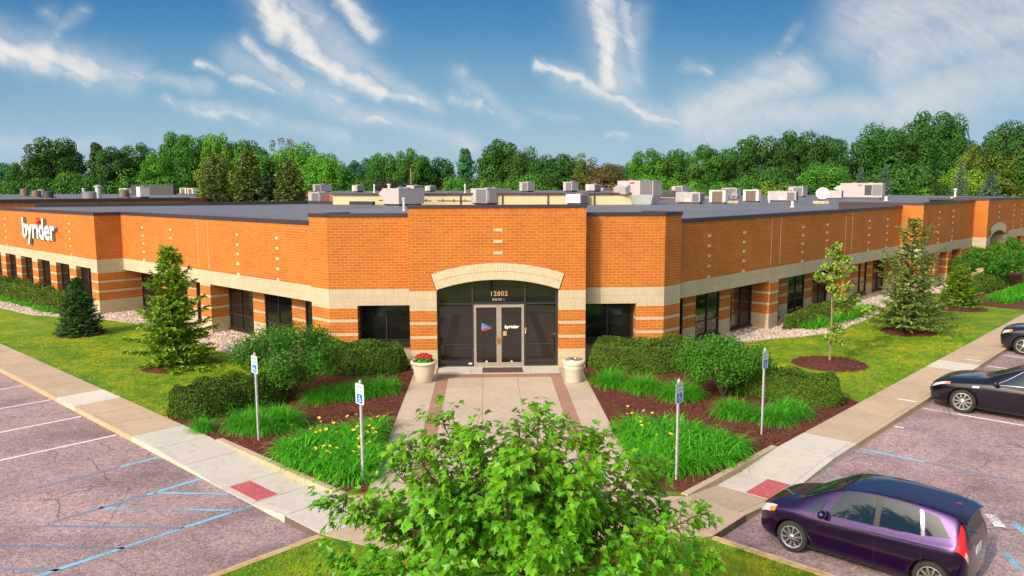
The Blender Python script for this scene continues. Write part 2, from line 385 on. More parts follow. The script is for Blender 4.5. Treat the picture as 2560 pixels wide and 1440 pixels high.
plain('lamp_red', (0.60, 0.012, 0.012), 0.15, var=0.05)
plain('lamp_amber', (0.80, 0.20, 0.03), 0.2, var=0.05)
plain('lamp_clear', (0.62, 0.66, 0.70), 0.1, 0.3, 0.05)
plain('box_yellow', (0.62, 0.36, 0.02), 0.6)

# ---------------------------------------------------------------- mesh builder
class MB:
    def __init__(s):
        s.V = []; s.nv = 0; s.F = []; s.T = []; s.UV = []; s.hasuv = False
    def add(s, verts, faces, mat, tint=None, uvs=None):
        """verts (n,3), faces list of index tuples or (m,k) array, uvs per face-corner list"""
        v = np.asarray(verts, dtype=np.float32).reshape(-1, 3); o = s.nv
        s.V.append(v); s.nv += len(v)
        if tint is None: t = np.ones((len(v), 3), np.float32)
        else:
            t = np.asarray(tint, np.float32)
            if t.ndim == 1 and len(t) == 3 and len(v) != 3: t = np.tile(t, (len(v), 1))
            elif t.ndim == 1: t = np.repeat(t[:, None], 3, 1)
        s.T.append(t)
        if isinstance(faces, np.ndarray):
            s.F.append((faces + o, mat, None))
        else:
            by = {}
            for i, f in enumerate(faces): by.setdefault(len(f), []).append(i)
            for k, idx in by.items():
                fu = None
                if uvs is not None:
                    s.hasuv = True; fu = np.array([uvs[i] for i in idx], np.float32)
                s.F.append((np.array([faces[i] for i in idx]) + o, mat, fu))
    def quad(s, a, b, c, d, mat, uv=None, tint=None):
        s.add([a, b, c, d], [(0, 1, 2, 3)], mat, tint, None if uv is None else [uv])
    def poly(s, pts, mat, tint=None):
        s.add(pts, [tuple(range(len(pts)))], mat, tint)
    def box(s, c, size, mat, rot=None, tint=None, open_bottom=False):
        hx, hy, hz = size[0]/2, size[1]/2, size[2]/2
        v = [Vector((x, y, z)) for z in (-hz, hz) for (x, y) in ((-hx, -hy), (hx, -hy), (hx, hy), (-hx, hy))]
        if rot is not None: v = [rot @ p for p in v]
        v = [p + Vector(c) for p in v]
        f = [(4, 5, 6, 7), (0, 1, 5, 4), (1, 2, 6, 5), (2, 3, 7, 6), (3, 0, 4, 7)]
        if not open_bottom: f.append((3, 2, 1, 0))
        s.add([tuple(p) for p in v], f, mat, tint)
    def prism(s, pts, z0, z1, mat, side=None, tint=None, bottom=False):
        """vertical prism over a CCW polygon"""
        n = len(pts); lo = [(p[0], p[1], z0) for p in pts]; hi = [(p[0], p[1], z1) for p in pts]
        s.add(hi, [tuple(range(n))], mat, tint)
        s.add(lo + hi, [(i, (i+1) % n, n+(i+1) % n, n+i) for i in range(n)], side or mat, tint)
        if bottom: s.add(lo, [tuple(reversed(range(n)))], mat, tint)
    def tube(s, pts, radii, mat, n=8, tint=None, cap=True):
        P = [Vector(p) for p in pts]; V = []; F = []
        for i, p in enumerate(P):
            d = (P[min(i+1, len(P)-1)] - P[max(i-1, 0)]);
            if d.length < 1e-9: d = Vector((0, 0, 1))
            d.normalize()
            a = d.cross(Vector((0.13, 0.31, 0.94)));
            if a.length < 1e-3: a = d.cross(Vector((1, 0, 0)))
            a.normalize(); b = d.cross(a); r = radii[i] if hasattr(radii, '__len__') else radii
            for k in range(n):
                t = 2*math.pi*k/n; V.append(tuple(p + a*(math.cos(t)*r) + b*(math.sin(t)*r)))
        for i in range(len(P)-1):
            for k in range(n): F.append((i*n+k, i*n+(k+1) % n, (i+1)*n+(k+1) % n, (i+1)*n+k))
        if cap: F.append(tuple(reversed(range(n)))); F.append(tuple((len(P)-1)*n+k for k in range(n)))
        s.add(V, F, mat, tint)
    def lathe(s, prof, c, mat, n=24, axis=None, tint=None):
        V = []; F = []
        for (r, z) in prof:
            for k in range(n):
                t = 2*math.pi*k/n; p = Vector((r*math.cos(t), r*math.sin(t), z))
                if axis is not None: p = axis @ p
                V.append(tuple(p + Vector(c)))
        for i in range(len(prof)-1):
            for k in range(n): F.append((i*n+k, i*n+(k+1) % n, (i+1)*n+(k+1) % n, (i+1)*n+k))
        s.add(V, F, mat, tint)
    def build(s, name, parent=None, smooth=False, loc=None):
        me = bpy.data.meshes.new(name)
        V = np.concatenate(s.V) if s.V else np.zeros((0, 3), np.float32)
        T = np.concatenate(s.T) if s.T else np.zeros((0, 3), np.float32)
        me.vertices.add(len(V)); me.vertices.foreach_set('co', V.ravel())
        mats = []; li = []; tot = []; mi = []; uv = []
        for f, m, fu in s.F:
            if m not in mats: mats.append(m)
            li.append(f.ravel()); tot.append(np.full(len(f), f.shape[1], np.int32)); mi.append(np.full(len(f), mats.index(m), np.int32))
            if s.hasuv: uv.append(fu.reshape(-1, 2) if fu is not None else np.zeros((f.size, 2), np.float32))
        li = np.concatenate(li).astype(np.int32); tot = np.concatenate(tot); mi = np.concatenate(mi)
        me.loops.add(len(li)); me.loops.foreach_set('vertex_index', li)
        me.polygons.add(len(tot)); st = np.concatenate(([0], np.cumsum(tot)[:-1])).astype(np.int32)
        me.polygons.foreach_set('loop_start', st)
        me.polygons.foreach_set('material_index', mi)
        for m in mats: me.materials.append(MATS[m])
        if s.hasuv:
            l = me.uv_layers.new(name='UVMap'); l.data.foreach_set('uv', np.concatenate(uv).astype(np.float32).ravel())
        a = me.attributes.new('tint', 'FLOAT_COLOR', 'POINT'); a.data.foreach_set('color', np.concatenate([T, np.ones((len(T), 1), np.float32)], 1).astype(np.float32).ravel())
        me.polygons.foreach_set('use_smooth', np.full(len(tot), bool(smooth)))
        me.update(calc_edges=True)
        o = bpy.data.objects.new(name, me); COL.objects.link(o)
        if parent is not None: o.parent = parent
        if loc is not None: o.location = loc
        return o

def tag(o, label=None, cat=None, group=None, kind=None):
    if label: o['label'] = label
    if cat: o['category'] = cat
    if group: o['group'] = group
    if kind: o['kind'] = kind
    return o
def thing(name, label, cat, loc=(0, 0, 0), rz=0.0, group=None):
    o = bpy.data.objects.new(name, None); COL.objects.link(o); o.empty_display_size = 0.3
    o.location = loc; o.rotation_euler = (0, 0, rz); return tag(o, label, cat, group)
def structure(mb, name, **kw):
    o = mb.build(name, **kw); o['kind'] = 'structure'; return o
def copy_tree(o, parent=None):
    c = o.copy(); COL.objects.link(c)
    if parent is not None: c.parent = parent
    for ch in list(o.children): copy_tree(ch, c)
    return c
_fonts = {}
def text_mesh(body, size, extrude=0.005, offset=0.0, shear=0.0, spacing=1.0, align='CENTER'):
    """vertices/faces of a line of lettering in its own xy plane, standing out along +z"""
    cu = bpy.data.curves.new('lettering', 'FONT'); cu.body = body; cu.size = size; cu.extrude = extrude; cu.offset = offset; cu.shear = shear
    cu.space_character = spacing; cu.align_x = align; cu.resolution_u = 4
    o = bpy.data.objects.new('lettering', cu); COL.objects.link(o)
    dg = bpy.context.evaluated_depsgraph_get(); dg.update()
    me = bpy.data.meshes.new_from_object(o.evaluated_get(dg))
    V = np.array([tuple(v.co) for v in me.vertices], np.float32).reshape(-1, 3); F = [tuple(p.vertices) for p in me.polygons]
    bpy.data.objects.remove(o); bpy.data.curves.remove(cu); bpy.data.meshes.remove(me)
    return V, F
def put_text(mb, V, F, origin, ex, ez, en, mat, side=None):
    """ex: reading direction, ez: up, en: out of the surface"""
    ex, ez, en, o = (np.array(v, np.float32) for v in (ex, ez, en, origin))
    W = o + V[:, :1]*ex + V[:, 1:2]*ez + V[:, 2:3]*en
    if side is None: mb.add(W, F, mat)
    else:
        zmax = V[:, 2].max()
        fr = [f for f in F if all(V[i, 2] > zmax-1e-5 for i in f)]; fs = [f for f in F if not all(V[i, 2] > zmax-1e-5 for i in f)]
        mb.add(W, fr, mat); mb.add(W, fs, side)

# ================================================================= GROUND
def slab(mb, pts, ztop, mat, gap=0.010, tint=None, thick=0.012):
    """one concrete slab: polygon shrunk by a joint's half width"""
    c = sum((Vector((p[0], p[1])) for p in pts), Vector((0, 0)))/len(pts)
    P = []
    for i, p in enumerate(pts):
        v = Vector((p[0], p[1])); d = (c-v); d.normalize(); P.append(v + d*gap*1.2)
    z = ztop if hasattr(ztop, '__len__') else [ztop]*len(pts)
    top = [(P[i].x, P[i].y, z[i]) for i in range(len(P))]; lo = [(P[i].x, P[i].y, z[i]-thick) for i in range(len(P))]
    n = len(P); t = tint if tint is not None else (lambda k: (k, k, k))(rnd.uniform(0.92, 1.06))
    mb.add(top, [tuple(range(n))], mat, t); mb.add(lo+top, [(i, (i+1) % n, n+(i+1) % n, n+i) for i in range(n)], mat, t)

def build_ground():
    g = MB(); g.quad((-3000, -1500, -0.5), (3000, -1500, -0.5), (3000, 4500, -0.5), (-3000, 4500, -0.5), 'lawn'); structure(g, 'ground')
    a = MB()
    a.poly([tuple(PL(s, q, -0.15)) for s, q in ((-11.8, 8.24), (-11.8, 60), (75, 60), (75, 8.24))], 'asphalt'); structure(a, 'parking_lot')
    a = MB()
    a.poly([tuple(PR(s, q, -0.15)) for s, q in ((-11.9, 8.66), (75, 8.66), (75, 60), (-11.9, 60))], 'asphalt'); structure(a, 'parking_lot')
    l = MB()
    l.poly([tuple(PL(-10.6, 6.83, -0.02)), tuple(PR(-10.6, 7.25, -0.02)), tuple(PR(-5, 7.25, -0.02)), tuple(PR(-5, 7.31, -0.02)), tuple(PR(75, 7.31, -0.02)), (0, 70, -0.02), tuple(PL(75, 6.89, -0.02)), tuple(PL(-4.5, 6.89, -0.02)), tuple(PL(-4.5, 6.83, -0.02))], 'lawn'); structure(l, 'lawn')
    # island lawn in the foreground
    arc = [Vector((-3.6, -13.55, 0)), Vector((-2.4, -14.15, 0)), Vector((-1.0, -14.5, 0)), Vector((0.6, -14.6, 0)), Vector((2.3, -14.35, 0)), Vector((3.75, -13.87, 0))]
    li = MB(); isl = [PL(-11.95, 30), *[], ]
    Lc = PL(-11.8, 8.25); Rc = PR(-11.9, 8.67)
    pts = [Lc] + arc[1:-1] + [Rc, PR(-12.05, 40), Vector((0, -60, 0)), PL(-11.95, 40)]
    li.prism([(p.x, p.y) for p in reversed(pts)], -0.3, -0.01, 'lawn'); structure(li, 'lawn')
    # kerbs along the island
    for (f, s0, q0, q1) in ((PL, -11.8, 8.3, 40), (PR, -11.9, 8.72, 40)):
        k = MB(); n = 24
        for i in range(n):
            qa, qb = q0+(q1-q0)*i/n, q0+(q1-q0)*(i+1)/n-0.012
            pp = [f(s0, qa), f(s0-0.16, qa), f(s0-0.16, qb), f(s0, qb)]
            if f is PR: pp = pp[::-1]
            t = rnd.uniform(0.85, 1.05); k.prism([(p.x, p.y) for p in pp], -0.3, 0.012+rnd.uniform(-.006, .006), 'concrete', tint=(t*1.15, t*1.05, t*0.8))
        structure(k, 'kerb')
    # sidewalks ---------------------------------------------------
    def side(f, qi, qo, joints, newset, h, name, white):
        w = MB(); kb = MB()
        flip = (f is PR)
        for a, b in zip(joints[:-1], joints[1:]):
            za, zb = h(a), h(b)
            mat = 'concrete_new' if any(abs(a-x) < 0.02 for x in newset) else 'concrete'
            t = None
            if any(abs(a-x) < 0.02 for x in white): mat = 'concrete_new'; t = (1.12, 1.12, 1.12)
            pts = [f(a, qi), f(b, qi), f(b, qo-0.15), f(a, qo-0.15)]; z = [za, zb, zb, za]
            slab(w, pts, z, mat, tint=t)
            pts = [f(a, qo-0.15), f(b, qo-0.15), f(b, qo), f(a, qo)]
            slab(w, pts, z, mat, 0.006, tint=t)
            pp = [f(a, qo-0.012, za-0.004), f(b, qo-0.012, zb-0.004), f(b, qo+0.012, -0.3), f(a, qo+0.012, -0.3)]
            tt = rnd.uniform(0.82, 0.98)
            w.quad(*[tuple(p) for p in pp], mat, tint=(tt, tt*0.95, tt*0.88))
            bs = [f(a, qi, za-0.012), f(b, qi, zb-0.012), f(b, qo, zb-0.012), f(a, qo, za-0.012)]
            w.quad(*[tuple(p) for p in bs], 'joint')
        structure(w, name)
    def hl(s):
        xs = [-11.9, -10.55, -9.25, -8.0, -4.58, 100]; zs = [0, 0, -0.125, -0.125, 0, 0]
        return float(np.interp(s, xs, zs))
    def hr(s):
        xs = [-11.9, -10.6, -9.28, -8.18, -6.2, 100]; zs = [0, 0, -0.125, -0.125, 0, 0]
        return float(np.interp(s, xs, zs))
    jl = [-10.55, -9.25, -8.0, -6.1, -4.58, -3.1, -1.65, -0.25, 1.1, 2.62] + [4.2+1.55*i for i in range(45)]
    jr = [-10.6, -9.28, -8.18, -6.2, -4.7, -3.2, -1.7, -0.2, 1.3, 2.8, 4.3, 5.78, 7.25] + [8.75+1.5*i for i in range(45)]
    side(PL, 6.88, 8.25, jl, [-10.55, -9.25, -8.0, -6.1, -4.58], hl, 'pavement', [1.1])
    side(PR, 7.30, 8.67, jr, [-9.28, -8.18, -6.2], hr, 'pavement', [5.78])
    for f, s0, s1, q, h in ((PL, -10.5, -5.0, 6.80, hl), (PR, -10.5, -6.25, 7.22, hr)):
        k = MB(); n = 4
        for i in range(n):
            a = s0+(s1-s0)*i/n; b = s0+(s1-s0)*(i+1)/n
            pp = [f(a, q-0.08), f(b, q-0.08), f(b, q+0.082), f(a, q+0.082)]
            if f is PL: pp = pp[::-1]
            k.prism([(p.x, p.y) for p in pp], -0.2, 0.006, 'concrete', tint=(1.0, 1.0, 1.0))
        structure(k, 'kerb')
    # plaza ------------------------------------------------------
    pz = MB()
    pp = [PL(-10.55, 6.88), PL(-10.55, 8.25), Lc] + arc[1:-1] + [Rc, PR(-10.6, 8.67), PR(-10.6, 7.30), Vector((2.95, -11.57, 0)), Vector((-2.95, -11.57, 0))]
    pz.prism([(p.x, p.y) for p in pp], -0.35, -0.012, 'joint')
    ym = -12.75
    def cut(x0, x1, y0, y1, t): slab(pz, [(x0, y0), (x1, y0), (x1, y1), (x0, y1)], 0.0, 'concrete', tint=(t, t, t))
    b1 = PL(-10.55, 6.88); b2 = PR(-10.6, 7.3); c1 = PL(-10.55, 8.25); c2 = PR(-10.6, 8.67)
    slab(pz, [b1, (-0.6, -11.57), (-0.6, -12.9), (-2.6, -12.9), ], 0, 'concrete')
    slab(pz, [(-0.6, -11.57), (b2.x, b2.y), (2.6, -12.9), (-0.6, -12.9)], 0, 'concrete')
    slab(pz, [b1, (-2.6, -12.9), Lc, c1], 0, 'concrete_new')
    slab(pz, [(b2.x, b2.y), c2, Rc, (2.6, -12.9)], 0, 'concrete')
    slab(pz, [(-2.6, -12.9), (-0.6, -12.9), (-0.6, -14.5), (-1.0, -14.48), (-2.4, -14.13), Lc], 0, 'concrete')
    slab(pz, [(-0.6, -12.9), (2.6, -12.9), Rc, (2.3, -14.33), (0.6, -14.58), (-0.6, -14.5)], 0, 'concrete')
    structure(pz, 'plaza')
    # walkway to the door ----------------------------------------
    wk = MB()
    wk.prism([(-2.95, -11.57), (2.95, -11.57), (2.95, -0.02), (-2.95, -0.02)], -0.3, -0.012, 'joint')
    rows = [-11.57, -9.6, -7.81, -6.09, -4.35, -2.7, -1.3]
    cols = [-2.95, -2.1, -1.72, -0.54, 0.62, 1.78, 2.15, 2.95]
    for y0, y1 in zip(rows[:-1], rows[1:]):
        for i, (x0, x1) in enumerate(zip(cols[:-1], cols[1:])):
            red = i in (1, 5); t = rnd.uniform(0.95, 1.06)*1.06
            slab(wk, [(x0, y0), (x1, y0), (x1, y1), (x0, y1)], 0, 'concrete_red' if red else 'concrete_pale', 0.007 if not red else 0.003, tint=(t, t, t))
    for i, (x0, x1) in enumerate(zip(cols[:-1], cols[1:])):
        slab(wk, [(x0, -1.3), (x1, -1.3), (x1, -0.84), (x0, -0.84)], 0, 'concrete_red' if 0 < i < 6 else 'concrete_pale', 0.005)
    slab(wk, [(-2.95, -0.84), (-2.15, -0.84), (-2.15, -0.03), (-2.95, -0.03)], 0, 'concrete'); slab(wk, [(2.15, -0.84), (2.95, -0.84), (2.95, -0.03), (2.15, -0.03)], 0, 'concrete')
    structure(wk, 'path')
    ld = MB()
    ld.prism([(-2.12, -0.83), (2.15, -0.83), (2.15, 0.45), (-2.12, 0.45)], -0.3, 0.008, 'joint')
    for x0, x1 in ((-2.12, -0.98), (-0.98, 1.12), (1.12, 2.15)): slab(ld, [(x0, -0.83), (x1, -0.83), (x1, 0.45), (x0, 0.45)], 0.02, 'concrete_new', 0.006)
    structure(ld, 'doorstep')
    # tactile pads -----------------------------------------------
    for f, s0, s1, q0, q1, side_ in ((PL, -9.2, -8.04, 7.60, 8.10, 'left'), (PR, -9.27, -8.2, 7.98, 8.54, 'right')):
        p = MB(); c = [f(s0, q0), f(s1, q0), f(s1, q1), f(s0, q1)]
        z = -0.118; L_, W_ = s1-s0, q1-q0
        p.add([(v.x, v.y, z) for v in c], [(0, 1, 2, 3)], 'tactile_red', None, [[(0, 0), (L_, 0), (L_, W_), (0, W_)]])
        p.add([(v.x, v.y, z) for v in c]+[(v.x, v.y, z-0.02) for v in c], [(0, 1, 5, 4), (1, 2, 6, 5), (2, 3, 7, 6), (3, 0, 4, 7)], 'tactile_red')
        for i in range(3):
            for j in range(2):
                v = f(s0+L_*(0.18+0.32*i), q0+W_*(0.28+0.45*j)); p.lathe([(0.028, z), (0.022, z+0.01), (0.0, z+0.012)], (v.x, v.y, 0), 'concrete_red', 8)
        o = p.build('tactile_pad'); tag(o, 'red bumpy warning pad set in the kerb ramp of the %s pavement' % ('left-hand' if side_ == 'left' else 'right-hand'), 'warning pad', 'red tactile pads on the kerb ramps')
    # painted lines ----------------------------------------------
    def line(f, a, b, w, mat):
        A, B = f(*a), f(*b); d = (B-A); d.z = 0; d.normalize(); nn = Vector((-d.y, d.x, 0))*w/2
        l = MB(); z = -0.146; l.quad(*[(p.x, p.y, z) for p in (A+nn, B+nn, B-nn, A-nn)], mat); structure(l, 'parking_line')
    for s in (5.72, 3.06, 0.37, -2.21): line(PL, (s, 8.30), (s, 14), 0.085, 'line_white')
    line(PL, (-4.83, 8.32), (-4.86, 9.2), 0.10, 'line_blue'); line(PL, (-4.86, 9.2), (-4.98, 14), 0.10, 'line_blue_worn')
    line(PL, (-7.02, 8.25), (-7.08, 9.5), 0.10, 'line_blue'); line(PL, (-7.08, 9.5), (-7.2, 14), 0.10, 'line_blue_worn')
    line(PL, (-9.3, 8.25), (-9.32, 10.0), 0.10, 'line_blue'); line(PL, (-9.32, 10.0), (-9.45, 14), 0.10, 'line_blue')
    for (a, b, m) in (((-8.36, 8.25), (-7.08, 9.34), 'line_blue'), ((-9.28, 8.62), (-7.08, 10.47), 'line_blue'), ((-9.33, 9.72), (-7.15, 11.6), 'line_blue_worn'), ((-9.38, 10.86), (-7.2, 12.72), 'line_blue_worn'), ((-9.43, 11.97), (-7.3, 13.8), 'line_blue_worn')):
        line(PL, a, b, 0.085, m)
    line(PL, (-5.6, 12.1), (-6.2, 12.3), 0.3, 'line_white')
    for s in (8.02, 10.5, 13, 0.44): line(PR, (s, 8.72), (s, 14), 0.10, 'line_white')
    line(PR, (-2.02, 8.72), (-2.0, 8.95), 0.10, 'line_white')
    line(PR, (-4.58, 8.72), (-4.55, 10.2), 0.10, 'line_blue'); line(PR, (-4.55, 10.2), (-4.5, 14), 0.08, 'line_blue_worn')
    line(PR, (-6.91, 8.70), (-6.93, 9.4), 0.10, 'line_blue'); line(PR, (-6.93, 9.4), (-6.95, 14), 0.10, 'line_blue_worn')
    line(PR, (-8.66, 12.7), (-9.25, 13.06), 0.11, 'line_blue'); line(PR, (-6.95, 12.1), (-7.5, 12.4), 0.2, 'line_white')
    line(PR, (-7.15, 12.55), (-7.5, 12.85), 0.14, 'line_blue')
    # faded white bars on the right pavement
    for s in (0.47, 8.03):
        l = MB(); c = [PR(s-.06, 8.0), PR(s+.06, 8.0), PR(s+.06, 8.55), PR(s-.06, 8.55)]; l.quad(*[(v.x, v.y, 0.004) for v in c], 'line_white'); structure(l, 'parking_line')
    # beds -------------------------------------------------------
    def bed(name, pts, z, mat):
        b = MB(); b.prism(pts if area(pts) > 0 else pts[::-1], -0.1, z, mat); return structure(b, name)
    for nm, pts in MULCH: bed(nm, pts, 0.0, 'mulch')
    for (x, y, rx) in RINGS:
        b = MB(); n = 28; rr = [rx*(1+0.04*math.sin(3*i)+rnd.uniform(-.02, .02)) for i in range(n)]
        for k in range(3):
            pass
        V = [(x, y, 0.10)] + [(x+rr[i]*.55*math.cos(2*math.pi*i/n), y+rr[i]*.55*math.sin(2*math.pi*i/n), 0.075) for i in range(n)] + [(x+rr[i]*math.cos(2*math.pi*i/n), y+rr[i]*math.sin(2*math.pi*i/n), -0.015) for i in range(n)]
        F = [(0, 1+i, 1+(i+1) % n) for i in range(n)]; b.add(V, F, 'mulch'); b.add(V, [(1+i, 1+n+i, 1+n+(i+1) % n, 1+(i+1) % n) for i in range(n)], 'mulch'); structure(b, 'mulch_bed')
    for pts in GRAVEL: bed('gravel_bed', pts, -0.005, 'gravel')

def area(p): return sum(p[i][0]*p[(i+1) % len(p)][1]-p[(i+1) % len(p)][0]*p[i][1] for i in range(len(p)))/2
def xy(v): return (v.x, v.y)
MULCH = [('mulch_bed', [(-2.96, 0.3), (-2.96, -11.45), xy(PL(-10.45, 6.72)), xy(PL(-5.0, 6.72)), xy(PL(-4.98, 6.88)), xy(PL(-2.2, 6.88)), (-9.75, -4.9), (-8.9, -3.3), (-7.6, -1.5), (-7.3, 0.4), (-6.9, 1.5), (-6.05, 0.7), (-3.1, 0.7)]),
         ('mulch_bed', [(2.96, 0.3), (3.1, 0.7), (6.05, 0.7), (6.9, 1.5), (7.9, 0.6), (8.6, -1.2), (9.7, -2.9), (10.6, -4.5), xy(PR(-0.75, 7.3)), xy(PR(-6.23, 7.3)), xy(PR(-6.25, 7.14)), xy(PR(-10.45, 7.14)), (2.96, -11.4)]),
         ('mulch_bed', [(26.1, 14.3), (26.6, 12.9), (27.5, 12.2), (42, 26.5), (37, 31), (30, 22)])]
RINGS = [(-11.75, 0.95, 1.12), (-18.4, 7.75, 1.0), (12.05, 0.25, 1.32), (18.2, 6.3, 1.15), (24.5, 12.9, 1.32)]
GRAVEL = [[xy(PL(1.0, -1.1)), (-8.2, 1.0), (-9.6, 2.5), (-11.7, 4.3), (-14.2, 7.2), (-17.1, 10.45), (-19.35, 11.75), (-22.0, 12.75), (-23.9, 13.5), (-27.1, 16.2), (-36, 24.5), xy(PL(44, 1.1)), xy(PL(18.9, 1.1)), xy(PL(18.9, -1.1))],
          [xy(PR(1.0, -1.1)), xy(PR(26.5, -1.1)), xy(PR(26.5, 1.0)), xy(PR(38, 1.0)), (27.5, 18.8), (24.5, 18.6), (21.5, 14.6), (19.3, 11.2), (18.2, 9.9), (15.0, 6.35), (13.1, 5.45), (12.3, 5.3), (11.0, 4.7), (9.8, 4.1), (8.0, 2.0)]]
build_ground()

# ================================================================= MAIN BUILDING
BLD = thing('office_building', 'long low orange brick office building with cream bands and an arched glass entrance', 'building')
STRATA = [(0, .7, 'stone_base'), (.7, 1.1, 'brick'), (1.1, 1.2, 'stone_band'), (1.2, 1.6, 'brick'), (1.6, 1.7, 'stone_band'), (1.7, 2.1, 'brick'), (2.1, 2.2, 'stone_band'), (2.2, 2.8, 'stone_band')]
def wallseg(mb, A, B, z0, z1, top=None, u0=0.0, up=None):
    """a vertical wall from A to B (xy) between z0 and z1 in the building's courses; top = roof line (soldier course below it)"""
    top = top or z1
    st = STRATA + [(2.8, top-.25, 'brick'), (top-.25, top, 'brick_soldier')]
    L = (Vector((B[0], B[1]))-Vector((A[0], A[1]))).length
    for a, b, m in st:
        a, b = max(a, z0), min(b, z1)
        if b-a < 1e-4: continue
        v0 = a if m in ('brick', 'stone_base') else (a-2.2 if a >= 2.2 and m == 'stone_band' else 0.0)
        if m == 'stone_band' and b-a < .15: v0 = 0.1
        mb.quad((A[0], A[1], a), (B[0], B[1], a), (B[0], B[1], b), (A[0], A[1], b), m, [(u0, v0), (u0+L, v0), (u0+L, v0+b-a), (u0, v0+b-a)])
def coping(mb, A, B, out, z, thick=0.30, fh=0.13, roofz=4.9, e0=0.0, e1=0.0):
    """metal edge along a wall top; out = outward normal"""
    A = Vector((A[0], A[1], 0)); B = Vector((B[0], B[1], 0)); d = (B-A).normalized(); A = A - d*e0; B = B + d*e1; o = Vector((out[0], out[1], 0))
    c = (A+B)/2 + o*(0.02-thick/2); L = (B-A).length
    rot = Matrix((d, Vector((-d.y, d.x, 0)), Vector((0, 0, 1)))).transposed()
    mb.box((c.x, c.y, z-fh/2), (L, thick+0.02, fh), 'coping', rot)
    i0 = A-o*(thick-0.02); i1 = B-o*(thick-0.02)
    mb.quad((i0.x, i0.y, roofz), (i1.x, i1.y, roofz), (i1.x, i1.y, z-fh+.01), (i0.x, i0.y, z-fh+.01), 'membrane')
def window(parent, A, B, z0, z1, out, mull=(0.5,), trans=(0.82,), deep=0.07, name='window', sill=True):
    A = Vector((A[0], A[1], 0)); B = Vector((B[0], B[1], 0)); o = Vector((out[0], out[1], 0)); d = (B-A).normalized(); L = (B-A).length
    rot = Matrix((d, Vector((-d.y, d.x, 0)), Vector((0, 0, 1)))).transposed()
    f = MB(); bw = 0.055
    def bar(u, w, za, zb, dp=deep, push=0.0):
        c = A + d*u + o*push; f.box((c.x, c.y, (za+zb)/2), (w, dp, zb-za), 'frame_dark', rot)
    bar(bw/2, bw, z0, z1); bar(L-bw/2, bw, z0, z1)
    for m in mull: bar(L*m, bw*0.8, z0+bw, z1-bw)
    bar(L/2, L-2*bw, z0, z0+bw, deep-.004); bar(L/2, L-2*bw, z1-bw, z1, deep-.004)
    for t in trans:
        if z0+.1 < t < z1-.1: bar(L/2, L-2*bw, t-bw*.4, t+bw*.4, deep-.008)
    if sill:
        c = A + d*(L/2) + o*0.05; f.box((c.x, c.y, z0-0.03), (L, 0.20, 0.05), 'frame_dark', rot)
    fo = f.build(name, parent)
    g = MB(); a = A-o*0.012; b = B-o*0.012
    g.quad((a.x, a.y, z0+.01), (b.x, b.y, z0+.01), (b.x, b.y, z1-.01), (a.x, a.y, z1-.01), 'glass'); g.build('glass', fo)
    return fo

